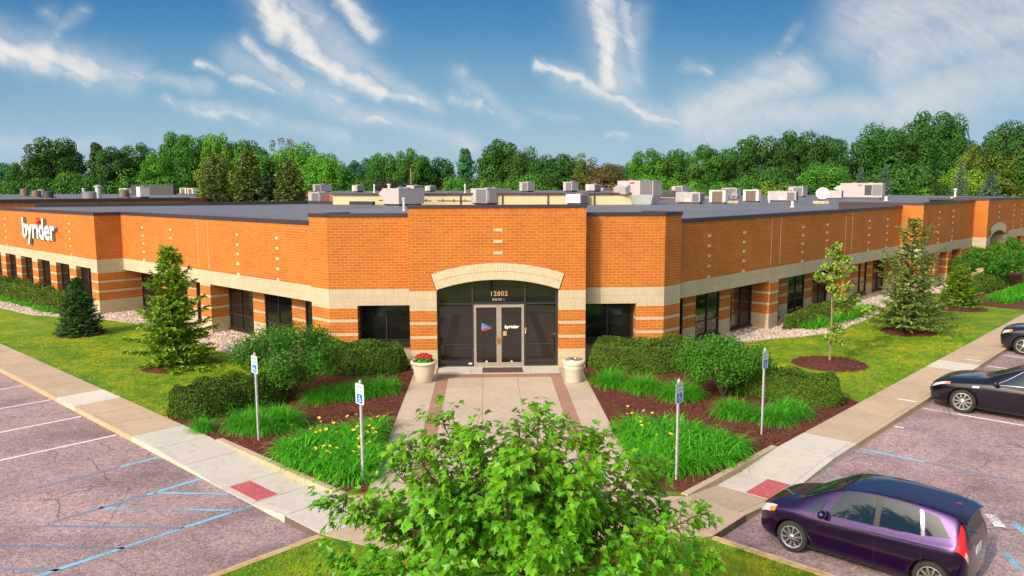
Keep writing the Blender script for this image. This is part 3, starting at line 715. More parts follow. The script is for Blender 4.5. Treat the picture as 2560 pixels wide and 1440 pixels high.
def abox(name, *a):
    m = MB(); m.box(*a); return m.build(name, BLD)
def build_main():
    # ---- entrance bay with its arch
    w = MB(); HB = 5.8; XO = 2.15; Rin, zc = 6.78, -3.59; Rout = 7.37
    wallseg(w, (-3.1, 0), (-XO, 0), 0, 2.8, HB, -3.1); wallseg(w, (XO, 0), (3.1, 0), 0, 2.8, HB, XO)
    n = 28; tin = math.asin(XO/Rin); 
    # brick above: strips between the outer arch edge and the top
    xs = np.linspace(-3.1, 3.1, 63)
    def zb(x):
        if abs(x) <= 2.36: return math.sqrt(Rout**2-x*x)+zc
        if abs(x) <= 2.365: return 2.8
        return 2.8
    # side wedges between impost (2.8) and the arch's slanted ends
    def zlow(x):
        ax = abs(x)
        if ax >= 2.36: return 2.8
        return max(2.8, math.sqrt(Rout**2-ax*ax)+zc)
    XS = sorted(set([round(v, 4) for v in xs]+[-2.36, 2.36, -2.15, 2.15]))
    for x0, x1 in zip(XS[:-1], XS[1:]):
        if abs((x0+x1)/2) < 2.36:
            za, zb_ = math.sqrt(Rout**2-min(abs(x0), 2.36)**2)+zc, math.sqrt(Rout**2-min(abs(x1), 2.36)**2)+zc
        else: za = zb_ = 2.8
        w.quad((x0, 0, za), (x1, 0, zb_), (x1, 0, HB-.25), (x0, 0, HB-.25), 'brick', [(x0+9, za), (x1+9, zb_), (x1+9, HB-.25), (x0+9, HB-.25)])
    w.quad((-3.1, 0, HB-.25), (3.1, 0, HB-.25), (3.1, 0, HB), (-3.1, 0, HB), 'brick_soldier', [(0, 0), (6.2, 0), (6.2, .25), (0, .25)])
    # wedge left and right between impost corner and slanted arch end
    for sg in (-1, 1):
        w.add([(sg*2.15, 0, 2.8), (sg*2.36, 0, 2.8), (sg*2.36, 0, math.sqrt(Rout**2-2.36**2)+zc)], [(0, 1, 2)], 'brick', None, [[(0, 2.8), (.21, 2.8), (.21, 3.38)]])
    for sg in (-1, 1):   # side returns, jambs
        wallseg(w, (sg*3.1, 0), (sg*3.1, 0.75), 0, HB, HB); wallseg(w, (sg*XO, 0), (sg*XO, 0.45), 0, 2.84, HB)
    w.quad((-3.1, 0.75, 5.3), (3.1, .75, 5.3), (3.1, .75, HB-.1), (-3.1, .75, HB-.1), 'membrane')
    w.build('brick_wall', BLD)
    sq = MB()
    for z in (4.93, 4.53, 4.13): abox('accent_brick', (0.015, 0.0, z), (0.31, 0.03, 0.10), 'stone_accent')
    ar = MB(); t1 = math.asin(2.15/Rin); N = 46; mid = (Rin+Rout)/2
    for (ra, rb, k0) in ((Rin, mid, 0), (mid, Rout, 1)):
        for i in range(N):
            ta = -t1 + 2*t1*(i+.025)/N; tb = -t1+2*t1*(i+.975)/N
            p = lambda r, t, y: (r*math.sin(t), y, r*math.cos(t)+zc)
            k = rnd.uniform(.93, 1.04)
            y0 = -0.035
            ar.add([p(ra+.004, ta, y0), p(ra+.004, tb, y0), p(rb-.006, tb, y0), p(rb-.006, ta, y0)], [(0, 1, 2, 3)], 'stone_accent', (k, k, k))
    P = lambda r, t, y: (r*math.sin(t), y, r*math.cos(t)+zc)
    for i in range(N):
        ta = -t1+2*t1*i/N; tb = -t1+2*t1*(i+1)/N
        ar.quad(P(Rin, ta, -.03), P(Rin, tb, -.03), P(Rout, tb, -.03), P(Rout, ta, -.03), 'joint')
        ar.quad(P(Rin, ta, -.035), P(Rin, tb, -.035), P(Rin, tb, .45), P(Rin, ta, .45), 'stone_accent')
        ar.quad(P(Rout, ta, -.035), P(Rout, tb, -.035), P(Rout, tb, 0), P(Rout, ta, 0), 'stone_accent')
    for t in (-t1, t1): ar.quad(P(Rin, t, -.035), P(Rout, t, -.035), P(Rout, t, 0.0), P(Rin, t, 0.0), 'stone_accent')
    ar.build('stone_arch', BLD)
    # ---- flanks and the chamfered block sides
    HF = 5.5; e = 1.1
    for sg, K, D, Nn, P_ in ((-1, KL, DL, NL, PL), (1, KR, DR, NR, PR)):
        w = MB(); xi, xo, xw = sg*3.1, sg*6.05, sg*5.04
        seg = lambda a, b, z0, z1: wallseg(w, (a, .71), (b, .71), z0, z1, HF, a+20)
        seg(min(xi, xo), max(xi, xo), 2.2, HF); seg(min(xw, xo), max(xw, xo), 0, 2.2)
        wallseg(w, (xw, .71), (xw, 1.3), 0, 2.2, HF)
        wallseg(w, (min(xi, xw), 1.3), (max(xi, xw), 1.3), 0, .7, HF)
        w.quad((xi, .71, 2.2), (xw, .71, 2.2), (xw, 1.3, 2.2), (xi, 1.3, 2.2), 'stone_band', [(0, 0)]*4)
        a, b = xy(P_(0, 0)), xy(P_(e, 0)); wallseg(w, a, b, 0, HF, HF)
        wallseg(w, b, xy(P_(e, -.3)), 0, HF, HF)
        b2 = P_(e, -.3); w.quad(xy(P_(0, -.5))+(4.9,), xy(b2)+(4.9,), xy(b2)+(HF-.1,), xy(P_(0, -.5))+(HF-.1,), 'membrane')
        w.build('brick_wall', BLD)
        window(BLD, (min(xi, xw)+.01, 1.25), (max(xi, xw)-.01, 1.25), .72, 2.19, (0, -1), (0.5,), (0.84,))
        c = MB(); coping(c, (min(xi, xo), .71), (max(xi, xo), .71), (0, -1), HF, e0=0.0 if sg > 0 else 0.012, e1=0.0 if sg < 0 else 0.012)
        c.build('coping', BLD)
        c = MB(); coping(c, xy(P_(0.012, 0)), b, Nn, HF-.003, e1=0.02); c.build('coping', BLD)
        c = MB(); coping(c, xy(P_(e, -.3)), xy(P_(e, -1.6)), D, HF-.006, e0=0.02, roofz=4.9)
        c.quad(*[(v.x, v.y, z) for v, z in ((P_(e+.005, -.2), 4.9), (P_(e+.005, -1.6), 4.9), (P_(e+.005, -1.6), HF-.1), (P_(e+.005, -.2), HF-.1))], 'membrane')
        c.build('coping', BLD)
    c = MB(); coping(c, (-3.1, 0), (3.1, 0), (0, -1), HB, e0=0.02, e1=0.02, fh=.11, roofz=5.3); c.build('coping', BLD)
    for sg in (-1, 1): c = MB(); coping(c, (sg*3.1, .3), (sg*3.1, .95), (sg, 0), HB-.003, fh=.11, thick=.25); c.build('coping', BLD)
    # ---- wings
    def wing(P_, Nn, D, piers, end, proud, squares, wins, flip):
        HW = 5.2; pf, pr = -.2, -1.05
        seg = lambda mb, s0, s1, p, z0, z1, top: wallseg(mb, xy(P_(s0, p)), xy(P_(s1, p)), z0, z1, top, s0+50)
        w = MB(); seg(w, 1.1, end, pf, 2.2, HW, HW); w.build('brick_wall', BLD)
        sf = MB(); sf.quad(*[tuple(P_(s, p, 2.2)) for s, p in ((1.1, pf), (end, pf), (end, pr-.1), (1.1, pr-.1))], 'stone_base', [(0, 0)]*4); sf.build('soffit', BLD)
        for (a, b) in piers:
            m = MB(); seg(m, a, b, pf, 0, 2.2, HW); wallseg(m, xy(P_(a, pf)), xy(P_(a, pr)), 0, 2.2, HW); wallseg(m, xy(P_(b, pf)), xy(P_(b, pr)), 0, 2.2, HW)
            m.build('brick_pier', BLD)
        edges = [1.1] + [x for ab in piers for x in ab] + [end]
        for i in range(0, len(edges), 2):
            a, b = edges[i], edges[i+1]; L = b-a
            # window / brick / window / brick / window
            ww, bw = (L-2*0.97)/3, 0.97
            m = MB(); x = a
            for k in range(3):
                wa, wb = x, x+ww
                seg(m, wa, wb, pr, 0, .12, HW)
                A, B = (P_(wb, pr-.05), P_(wa, pr-.05)) if flip else (P_(wa, pr-.05), P_(wb, pr-.05))
                window(BLD, xy(A), xy(B), .16, 2.2, Nn)
                x = wb
                if k < 2: seg(m, x, x+bw, pr, 0, 2.2, HW); wallseg(m, xy(P_(x, pr)), xy(P_(x, pr-.1)), 0, 2.2, HW); wallseg(m, xy(P_(x+bw, pr)), xy(P_(x+bw, pr-.1)), 0, 2.2, HW); x += bw
            m.build('brick_wall', BLD)
        sq = MB(); rot = Matrix((D, Vector((-D.y, D.x, 0)), Vector((0, 0, 1)))).transposed()
        for s in squares:
            for z in (4.48, 4.08, 3.68, 3.28, 2.85): c = P_(s, pf, z); abox('accent_brick', tuple(c), (0.22, 0.03, 0.105), 'stone_accent', rot)
        ej = MB()
        for a, b in piers:
            for x in (a, b): v = P_(x, pf+.004); abox('expansion_joint', (v.x, v.y, 3.95), (0.02, 0.006, 2.1), 'stone_accent', rot)
        c = MB(); coping(c, xy(P_(1.1, pf)), xy(P_(end, pf)), Nn, HW, fh=.15); c.build('coping', BLD)
    wing(PL, NL, DL, [(9.44, 10.40)], 18.95, 1.1, (3.71, 6.83, 13.11, 16.27), None, True)
    wing(PR, NR, DR, [(9.02, 9.93), (17.69, 18.6)], 26.5, 1.0, (3.54, 6.48, 12.39, 15.28, 21.15, 24.07), None, False)
    # ---- the proud section that carries the big letters (left)
    w = MB(); p1 = 1.1; HW = 5.2
    wallseg(w, xy(PL(18.95, -1.15)), xy(PL(18.95, p1)), 0, 2.2, HW); wallseg(w, xy(PL(18.95, -.2)), xy(PL(18.95, p1)), 2.2, HW, HW)
    wallseg(w, xy(PL(18.95, p1)), xy(PL(46, p1)), 2.3, HW, HW)
    wallseg(w, xy(PL(46, p1)), xy(PL(46, -14)), 0, HW, HW)
    wins = [(19.87+3.17*i, 19.87+3.17*i+2.15) for i in range(8)]
    x = 18.95
    for a, b in wins:
        wallseg(w, xy(PL(x, p1)), xy(PL(a, p1)), 0, 2.3, HW); x = b
        for s in (a, b): wallseg(w, xy(PL(s, p1)), xy(PL(s, p1-.32)), 0, 2.3, HW)
        wallseg(w, xy(PL(a, p1-.02)), xy(PL(b, p1-.02)), 0, .28, HW)
        w.quad(*[tuple(PL(s, p, 2.3)) for s, p in ((a, p1), (b, p1), (b, p1-.32), (a, p1-.32))], 'stone_base', [(0, 0)]*4)
    wallseg(w, xy(PL(x, p1)), xy(PL(46, p1)), 0, 2.3, HW); w.build('brick_wall', BLD)
    for a, b in wins: window(BLD, xy(PL(b, p1-.28)), xy(PL(a, p1-.28)), .3, 2.3, NL)
    c = MB(); coping(c, xy(PL(18.95, p1)), xy(PL(46, p1)), NL, HW, fh=.15, e0=0.02); c.build('coping', BLD)
    c = MB(); coping(c, xy(PL(18.95, p1-.28)), xy(PL(18.95, -.2)), DR*0.0+(-DL), HW-.004, fh=.15); c.build('coping', BLD)
    sq = MB(); rot = Matrix((DL, Vector((-DL.y, DL.x, 0)), Vector((0, 0, 1)))).transposed()
    for s in (22.58, 34.2):
        for z in (4.52, 4.12, 3.72, 3.32, 2.87): abox('accent_brick', tuple(PL(s, p1, z)), (0.22, 0.03, 0.105), 'stone_accent', rot)
    # ---- far right: stepped section and the second arched entrance
    w = MB(); p1, HR = 1.0, 5.4
    wallseg(w, xy(PR(26.5, -1.15)), xy(PR(26.5, p1)), 0, 2.2, HR); wallseg(w, xy(PR(26.5, -.2)), xy(PR(26.5, p1)), 2.2, HR, HR)
    wallseg(w, xy(PR(26.5, p1)), xy(PR(38, p1)), 2.2, HR, HR, 77)
    def punched(s0, s1, p, wl, top, zh=2.2):
        x = s0
        for a, b in wl:
            wallseg(w, xy(PR(x, p)), xy(PR(a, p)), 0, zh, top); x = b
            for s in (a, b): wallseg(w, xy(PR(s, p)), xy(PR(s, p-.75)), 0, zh, top)
            wallseg(w, xy(PR(a, p-.7)), xy(PR(b, p-.7)), 0, .28, top)
            w.quad(*[tuple(PR(s, q, zh)) for s, q in ((a, p), (b, p), (b, p-.75), (a, p-.75))], 'stone_base', [(0, 0)]*4)
        wallseg(w, xy(PR(x, p)), xy(PR(s1, p)), 0, zh, top)
    wl = [(27.36, 29.45), (30.3, 32.2), (33.05, 35.2)]; punched(26.5, 38, p1, wl, HR)
    p2 = 1.85; s2, s3 = 38.0, 44.5; ca = (s2+s3)/2; hw = 2.15
    wallseg(w, xy(PR(s2, p1)), xy(PR(s2, p2)), 0, 5.5, 5.5); wallseg(w, xy(PR(s2, p2)), xy(PR(ca-hw, p2)), 0, 2.8, 5.5); wallseg(w, xy(PR(ca+hw, p2)), xy(PR(s3, p2)), 0, 2.8, 5.5)
    wallseg(w, xy(PR(ca-hw, p2)), xy(PR(ca-hw, p2-1.2)), 0, 2.85, 5.5); wallseg(w, xy(PR(ca+hw, p2)), xy(PR(ca+hw, p2-1.2)), 0, 2.85, 5.5)
    Rin, zc, Rout = 6.78, -3.59, 7.37
    xs = np.linspace(-(s3-s2)/2, (s3-s2)/2, 41)
    for x0, x1 in zip(xs[:-1], xs[1:]):
        f = lambda x: (math.sqrt(Rout**2-x*x)+zc) if abs(x) < 2.4 else 2.8
        a, b = PR(ca+x0, p2), PR(ca+x1, p2)
        w.quad((a.x, a.y, f(x0)), (b.x, b.y, f(x1)), (b.x, b.y, 5.5), (a.x, a.y, 5.5), 'brick', [(x0+9, f(x0)), (x1+9, f(x1)), (x1+9, 5.5), (x0+9, 5.5)])
    wallseg(w, xy(PR(s3, p2)), xy(PR(s3, p1)), 0, 5.5, 5.5)
    wallseg(w, xy(PR(s3, p1)), xy(PR(66, p1)), 2.2, HR, HR)
    wl2 = [(46.2+2.95*i, 46.2+2.95*i+2.0) for i in range(6)]; punched(s3, 66, p1, wl2, HR)
    w.build('brick_wall', BLD)
    for a, b in wl+wl2: window(BLD, xy(PR(a, p1-.68)), xy(PR(b, p1-.68)), .3, 2.2, NR)
    window(BLD, xy(PR(ca-hw, p2-1.1)), xy(PR(ca+hw, p2-1.1)), .02, 3.2, NR, (0.3, 0.7), (2.3,), sill=False)
    ar = MB(); N = 30
    for i in range(N):
        ta, tb = -t1+2*t1*i/N, -t1+2*t1*(i+1)/N
        g = lambda r, t, q: (lambda v: (v.x, v.y, r*math.cos(t)+zc))(PR(ca+r*math.sin(t), q))
        k = rnd.uniform(.93, 1.04)
        ar.add([g(Rin, ta, p2+.035), g(Rin, tb, p2+.035), g(Rout, tb, p2+.035), g(Rout, ta, p2+.035)], [(0, 1, 2, 3)], 'stone_accent', (k, k, k))
        ar.quad(g(Rin, ta, p2+.035), g(Rin, tb, p2+.035), g(Rin, tb, p2-1.2), g(Rin, ta, p2-1.2), 'stone_accent')
    ar.build('stone_arch', BLD)
    sq = MB(); rot = Matrix((DR, Vector((-DR.y, DR.x, 0)), Vector((0, 0, 1)))).transposed()
    for s, q in ((29.8, p1), (32.85, p1), (47.5, p1), (50.4, p1), (53.4, p1)):
        for z in (4.78, 4.38, 3.98, 3.48, 3.08, 2.85): abox('accent_brick', tuple(PR(s, q, z)), (0.22, 0.03, 0.105), 'stone_accent', rot)
    for z in (4.9, 4.5, 4.1): abox('accent_brick', tuple(PR(ca, p2, z)), (0.3, 0.03, 0.105), 'stone_accent', rot)
    for a, b, nrm, z in ((PR(26.5, p1), PR(38, p1), NR, HR), (PR(26.5, p1), PR(26.5, -4), -DR, HR-.004), (PR(38, p2), PR(44.5, p2), NR, 5.5), (PR(38, p2-.28), PR(38, -2), -DR, 5.496), (PR(44.5, p1), PR(66, p1), NR, HR), (PR(44.5, p2-.28), PR(44.5, -2), DR, 5.49)):
        c = MB(); coping(c, xy(a), xy(b), nrm, z, fh=.15, e0=.015); c.build('coping', BLD)
    # inner face of the raised edge seen over the lower roof
    m = MB(); a, b = PR(26.49, -.2), PR(26.49, -4); m.quad((a.x, a.y, 4.9), (b.x, b.y, 4.9), (b.x, b.y, 5.3), (a.x, a.y, 5.3), 'coping'); m.build('flashing', BLD)
    # ---- roof
    rf = MB(); z = 4.95
    pts = [PL(46, .85), PL(19.2, .85), PL(19.2, -.45), PL(1.2, -.45), PL(.2, -.2), Vector((-5.9, .95, 0)), Vector((-3.2, .95, 0)), Vector((-3.0, .4, 0)), Vector((3.0, .4, 0)), Vector((3.2, .95, 0)), Vector((5.9, .95, 0)), PR(.2, -.2), PR(1.2, -.45), PR(26.6, -.45), PR(26.8, .75), PR(38.2, .75), PR(38.2, 1.6), PR(44.3, 1.6), PR(44.3, .75), PR(66, .75)]
    back = [(66, 66), (62, 96), (30, 100), (12, 37), (10.0, 36.1), (-9.8, 39.9), (-16.2, 44.2), (-23.7, 40.4), (-38, 35.5)]
    rf.poly([(p.x, p.y, z) for p in pts] + [(x, y, z) for x, y in back], 'roof_membrane'); rf.build('roof', BLD)
    # back edge of the left wing's roof: dark upstand
    c = MB()
    for (a, b) in (((-38, 35.5), (-23.7, 40.4)), ((-23.7, 40.4), (-16.2, 44.2)), ((-16.2, 44.2), (-9.8, 39.9))):
        A, B = Vector((*a, 0)), Vector((*b, 0)); d = (B-A).normalized(); nn = Vector((-d.y, d.x, 0)); rot = Matrix((d, nn, Vector((0, 0, 1)))).transposed()
        m_ = (A+B)/2; c.box((m_.x, m_.y, 5.08), ((B-A).length, .3, .3), 'membrane', rot)
    c.build('parapet', BLD)
build_main()

# ---------------------------------------------------------------- glazed entrance (parts of the building)
def build_entrance():
    y = 0.34; Rin, zc = 6.78, -3.59
    def za(x): return math.sqrt(Rin**2-x*x)+zc
    fr = MB()
    def bar(x0, x1, z0, z1, d=.10, mat='frame_dark', yy=y): fr.box(((x0+x1)/2, yy, (z0+z1)/2), (x1-x0, d, z1-z0), mat)
    bar(-2.15, -2.06, 0.02, za(2.1)); bar(2.06, 2.15, 0.02, za(2.1))
    bar(-.93, -.865, .02, za(.9)-.005, .094); bar(.935, 1.0, .02, za(.95)-.005, .094)
    bar(-.865, .935, 2.27, 2.34, .09)
    for a, b in ((-2.06, -.93), (1.0, 2.06)): bar(a, b, .80, .85, .09); bar(a, b, .02, .09, .09); bar(a, b, 2.27, 2.32, .088)
    N = 24
    for i in range(N):
        x0, x1 = -2.1+4.2*i/N, -2.1+4.2*(i+1)/N
        fr.add([(x0, y-.05, za(x0)), (x1, y-.05, za(x1)), (x1, y-.05, za(x1)-.06), (x0, y-.05, za(x0)-.06)], [(0, 1, 2, 3)], 'frame_dark')
    fo = fr.build('entrance_frame', BLD)
    g = MB(); yy = y+.02
    xs = np.linspace(-2.12, 2.12, 33)
    for a, b in zip(xs[:-1], xs[1:]):
        z0 = 2.3 if -.9 < (a+b)/2 < .97 else .03
        g.quad((a, yy, z0), (b, yy, z0), (b, yy, za(b)), (a, yy, za(a)), 'glass')
    g.build('glass', fo)
    # house number on the transom glass
    t = MB(); V, F = text_mesh('12802', .235, .004, .004, 0, 1.12); put_text(t, V, F, (.04, yy-.008, 2.57), (1, 0, 0), (0, 0, 1), (0, -1, 0), 'gold_letter')
    V, F = text_mesh('DOOR 1', .105, .004, .001, 0, 1.15); put_text(t, V, F, (.03, yy-.008, 2.40), (1, 0, 0), (0, 0, 1), (0, -1, 0), 'beige_letter'); t.build('lettering', fo)
    s = MB(); s.box((-.99, yy-.006, .10), (.15, .006, .09), 'sticker_blue'); s.box((-.99, yy-.010, .10), (.12, .004, .025), 'white_letter'); s.build('sticker', fo)
    # doors
    for k, (x0, x1) in enumerate(((-.86, .035), (.04, .93))):
        d = MB(); st = .085; yd = y-.03
        for a, b, z0, z1 in ((x0, x0+st, .03, 2.26), (x1-st, x1, .03, 2.26)): d.box(((a+b)/2, yd, (z0+z1)/2), (b-a, .05, z1-z0), 'frame_alu')
        for z0, z1 in ((.03, .16), (2.16, 2.26)): d.box(((x0+x1)/2, yd, (z0+z1)/2), (x1-x0-2*st, .046, z1-z0), 'frame_alu')
        do = d.build('door', BLD)
        gl = MB(); gl.quad((x0+st, yd+.01, .16), (x1-st, yd+.01, .16), (x1-st, yd+.01, 2.16), (x0+st, yd+.01, 2.16), 'glass'); gl.build('glass', do)
        h = MB(); hx = x1-.055 if k == 0 else x0+.055
        h.box((hx, yd-.03, .96), (.10, .015, .26), 'brass'); h.tube([(hx, yd-.04, .86), (hx, yd-.085, .88), (hx, yd-.085, 1.04), (hx, yd-.04, 1.06)], .012, 'brass', 8); h.build('handle', do)
        cx = (x0+x1)/2
        m = MB(); m.add([(cx-.06, yd-.004, .165), (cx+.06, yd-.004, .165), (cx, yd-.004, .25)], [(0, 1, 2)], 'beige_letter'); m.build('sticker', do)
        yl = yd+.002
        if k == 0:      # triangle emblem, blue over red
            lg = MB()
            A = np.array([(-.575, 1.605), (-.225, 1.44), (-.60, 1.37)]); B = np.array([(-.535, 1.545), (-.20, 1.415), (-.565, 1.295)])
            def ring(P, k_, mat, yy_, edges):
                c = P.mean(0); Q = c+(P-c)*k_
                for i in edges:
                    j = (i+1) % 3; lg.add([(P[i][0], yy_, P[i][1]), (P[j][0], yy_, P[j][1]), (Q[j][0], yy_, Q[j][1]), (Q[i][0], yy_, Q[i][1])], [(0, 1, 2, 3)], mat)
            lg.add([(p[0], yl-.004, p[1]) for p in A], [(0, 1, 2)], 'logo_blue'); ring(B, .60, 'logo_red', yl-.008, (1, 2)); ring(B, .72, 'frame_dark', yl-.006, (0,))
            lg.build('emblem', do)
        else:
            lg = MB(); V, F = text_mesh('byrider', .165, .003, .005, .22, 1.05); put_text(lg, V, F, (.485, yl-.004, 1.40), (1, 0, 0), (0, 0, 1), (0, -1, 0), 'white_letter'); lg.build('lettering', do)
            n = MB(); n.box((.245, yl-.006, 1.215), (.13, .006, .17), 'paper'); n.build('notice', do)
    cr = MB(); cr.box((.985, y-.06, 1.36), (.08, .05, .13), 'brass'); cr.box((.98, y-.07, 1.25), (.03, .03, .06), 'white_letter'); cr.build('card_reader', BLD)
build_entrance()

# ================================================================= VEGETATION TOOLS
def unit(v): return v/np.maximum(np.linalg.norm(v, axis=1, keepdims=True), 1e-9)
def rdir(n): return unit(rng.normal(size=(n, 3)))
def leaves(mb, pos, nrm, size, mat, tint, aspect=0.55, fold=0.18, tang=None):
    """diamond leaves: pos = base, nrm = face normal, size = length"""
    n = len(pos); nrm = unit(nrm)
    t = rdir(n) if tang is None else tang
    t = unit(t - nrm*np.sum(t*nrm, 1, keepdims=True)); b = np.cross(nrm, t); s = np.asarray(size).reshape(-1, 1)*np.ones((n, 1))
    a = pos - t*s*0.5; c = pos + t*s*0.5
    l = pos + b*s*aspect*0.5 + nrm*s*fold; r = pos - b*s*aspect*0.5 + nrm*s*fold
    V = np.stack([a, l, c, r], 1).reshape(-1, 3); F = np.arange(4*n).reshape(n, 4)
    mb.add(V, F, mat, np.repeat(tint, 4, 0))
def tints(n, lo=0.7, hi=1.3, hue=0.12):
    k = rng.uniform(lo, hi, (n, 1)); h = rng.uniform(-hue, hue, (n, 1))
    return np.clip(np.concatenate([k*(1+h*1.4), k, k*(1-h*1.2)], 1), 0, 4).astype(np.float32)
def in_poly(P, poly):
    x, y = P[:, 0], P[:, 1]; ins = np.zeros(len(P), bool); n = len(poly); j = n-1
    for i in range(n):
        xi, yi = poly[i]; xj, yj = poly[j]
        c = ((yi > y) != (yj > y)) & (x < (xj-xi)*(y-yi)/((yj-yi) or 1e-12)+xi); ins ^= c; j = i
    return ins
def sample_poly(poly, n):
    p = np.array(poly); lo, hi = p.min(0), p.max(0); out = np.zeros((0, 2))
    while len(out) < n:
        q = rng.uniform(lo, hi, (n*3, 2)); out = np.concatenate([out, q[in_poly(q, poly)]])
    return out[:n]
def edge_dist(P, poly):
    d = np.full(len(P), 1e9); n = len(poly)
    for i in range(n):
        a = np.array(poly[i]); b = np.array(poly[(i+1) % n]); ab = b-a
        t = np.clip(((P-a)@ab)/(ab@ab), 0, 1); d = np.minimum(d, np.linalg.norm(P-(a+t[:, None]*ab), axis=1))
    return d
def shrink(poly, d):
    """move every corner of a CCW polygon inwards by d (mitred)"""
    if area(poly) < 0: poly = poly[::-1]
    out = []; n = len(poly)
    for i in range(n):
        p0, p1, p2 = (Vector(poly[(i+k) % n]) for k in (-1, 0, 1))
        e1 = (p1-p0).normalized(); e2 = (p2-p1).normalized(); n1 = Vector((-e1.y, e1.x)); n2 = Vector((-e2.y, e2.x))
        m = n1+n2; m = m/max(m.length_squared, .3)*2; out.append(tuple(p1+m*d))
    return out
def smooth_poly(poly, it=2):
    for _ in range(it):
        q = []
        for i in range(len(poly)):
            a, b = poly[i], poly[(i+1) % len(poly)]
            q += [(a[0]*.75+b[0]*.25, a[1]*.75+b[1]*.25), (a[0]*.25+b[0]*.75, a[1]*.25+b[1]*.75)]
        poly = q
    return poly
def blades(mb, base, az, length, width, lean, bend, mat, tint, seg=4):
    """arching strap leaves; base (n,3); lean = start angle from vertical, bend = extra angle along the blade"""
    n = len(base); t = np.zeros((n, 3)); pts = [base]; a = lean.copy()
    hd = np.stack([np.cos(az), np.sin(az), np.zeros(n)], 1); sd = np.stack([-np.sin(az), np.cos(az), np.zeros(n)], 1)
    p = base.copy()
    for k in range(seg):
        ang = lean + bend*((k+0.7)/seg)**1.5
        p = p + (hd*np.sin(ang)[:, None] + np.array([0, 0, 1.0])*np.cos(ang)[:, None])*(length/seg)[:, None]; pts.append(p)
    V = []
    for k, q in enumerate(pts):
        w = width*(0.75+0.5*min(k/seg, .5))*(1-(k/seg)**2.2*0.95)
        V.append(q - sd*w[:, None]/2); V.append(q + sd*w[:, None]/2)
    V = np.stack(V, 1).reshape(-1, 3); m = 2*(seg+1); o = (np.arange(n)*m)[:, None]
    F = np.concatenate([o+np.array([[2*k, 2*k+1, 2*k+3, 2*k+2]]) for k in range(seg)], 0)
    mb.add(V, F, mat, np.repeat(tint, m, 0))
def mass_foliage(mb, poly, h, n, mat, leaf, tl=(0.6, 1.35), edge=0.25, rough=0.06, lump=0.06, up=0.5, aspect=0.5):
    """leaves over the top and the sides of a clipped or spreading mass standing on polygon poly"""
    poly = smooth_poly(poly if area(poly) > 0 else poly[::-1], 2)
    P = sample_poly(poly, n); d = edge_dist(P, poly)
    lum = lump*(np.sin(P[:, 0]*5.1+np.sin(P[:, 1]*3.7)*1.5)+np.sin(P[:, 1]*6.3+P[:, 0]*2.1))
    zt = h*np.sqrt(np.clip(d/edge, 0.02, 1)) + lum*np.clip(d/edge, 0, 1)
    z = zt - np.abs(rng.normal(0, rough, n))
    # side points
    per = np.array(poly); nx = np.roll(per, -1, 0); L = np.linalg.norm(nx-per, axis=1); ns = int(n*min(1.6, L.sum()*h/max(abs(area(poly)), .1)))
    idx = rng.choice(len(poly), ns, p=L/L.sum()); tt = rng.uniform(0, 1, (ns, 1)); S = per[idx]*(1-tt)+nx[idx]*tt
    e = (nx-per)[idx]; on = unit(np.stack([e[:, 1], -e[:, 0], np.zeros(ns)], 1))
    zs = rng.uniform(0.03, h*.9, ns); ins = edge*(zs/h)**2.5*0.75 + np.abs(rng.normal(0, rough, ns)) + lump*.6*np.sin(S[:, 0]*5+zs*6+S[:, 1]*4)
    S = S - on[:, :2]*ins[:, None]
    pos = np.concatenate([np.c_[P, z], np.c_[S, zs]]); 
    nr = np.concatenate([np.tile([0, 0, 1.0], (n, 1)), on*0.9+np.array([0, 0, .35])]) + rdir(n+ns)*0.8
    leaves(mb, pos, nr, rng.uniform(.7, 1.3, n+ns)*leaf, mat, tints(n+ns, *tl), aspect)
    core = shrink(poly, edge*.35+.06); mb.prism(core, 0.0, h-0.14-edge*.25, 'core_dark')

# ----------------------------------------------------------------- far tree crowns (normalised to height 1)
def crown(mb, n, blobs, leaf, mat='leaf_far', tl=(0.78, 1.22), flat=0.75):
    """blobs: list of (x,y,z,r). leaves near the blobs' outer shells"""
    B = np.array(blobs); w = B[:, 3]**2; idx = rng.choice(len(B), n, p=w/w.sum())
    d = rdir(n); rr = B[idx, 3]*np.clip(rng.normal(0.92, 0.11, n), 0.3, 1.2)
    pos = B[idx, :3] + d*rr[:, None]*np.array([1, 1, flat])
    nr = d*1.1 + np.array([0, 0, .30]) + rdir(n)*0.5
    blobt = rng.uniform(.72, 1.25, len(B))
    leaves(mb, pos, nr, rng.uniform(.6, 1.35, n)*leaf, mat, tints(n, *tl)*blobt[idx][:, None].astype(np.float32), 0.75, 0.12)
def blob_set(k, rx, z0, z1, r0, r1, shape='oval'):
    out = []
    for i in range(k):
        t = (i+rnd.random())/k; z = z0+(z1-z0)*t
        prof = {'oval': math.sin(math.pi*min(.97, (t*.86+.10)))**.75, 'round': math.sin(math.pi*(t*.8+.12))**.6, 'cone': (1-t)**.8+.08, 'vase': .55+.45*math.sin(math.pi*(t*.65+.15))}[shape]
        a = i*2.39996+rnd.uniform(-.5, .5); r = rx*prof*rnd.uniform(.45, 1.0)
        out.append((r*math.cos(a), r*math.sin(a), z, rnd.uniform(r0, r1)*(0.7+.5*prof)))
    return out
TREE_MESH = {}
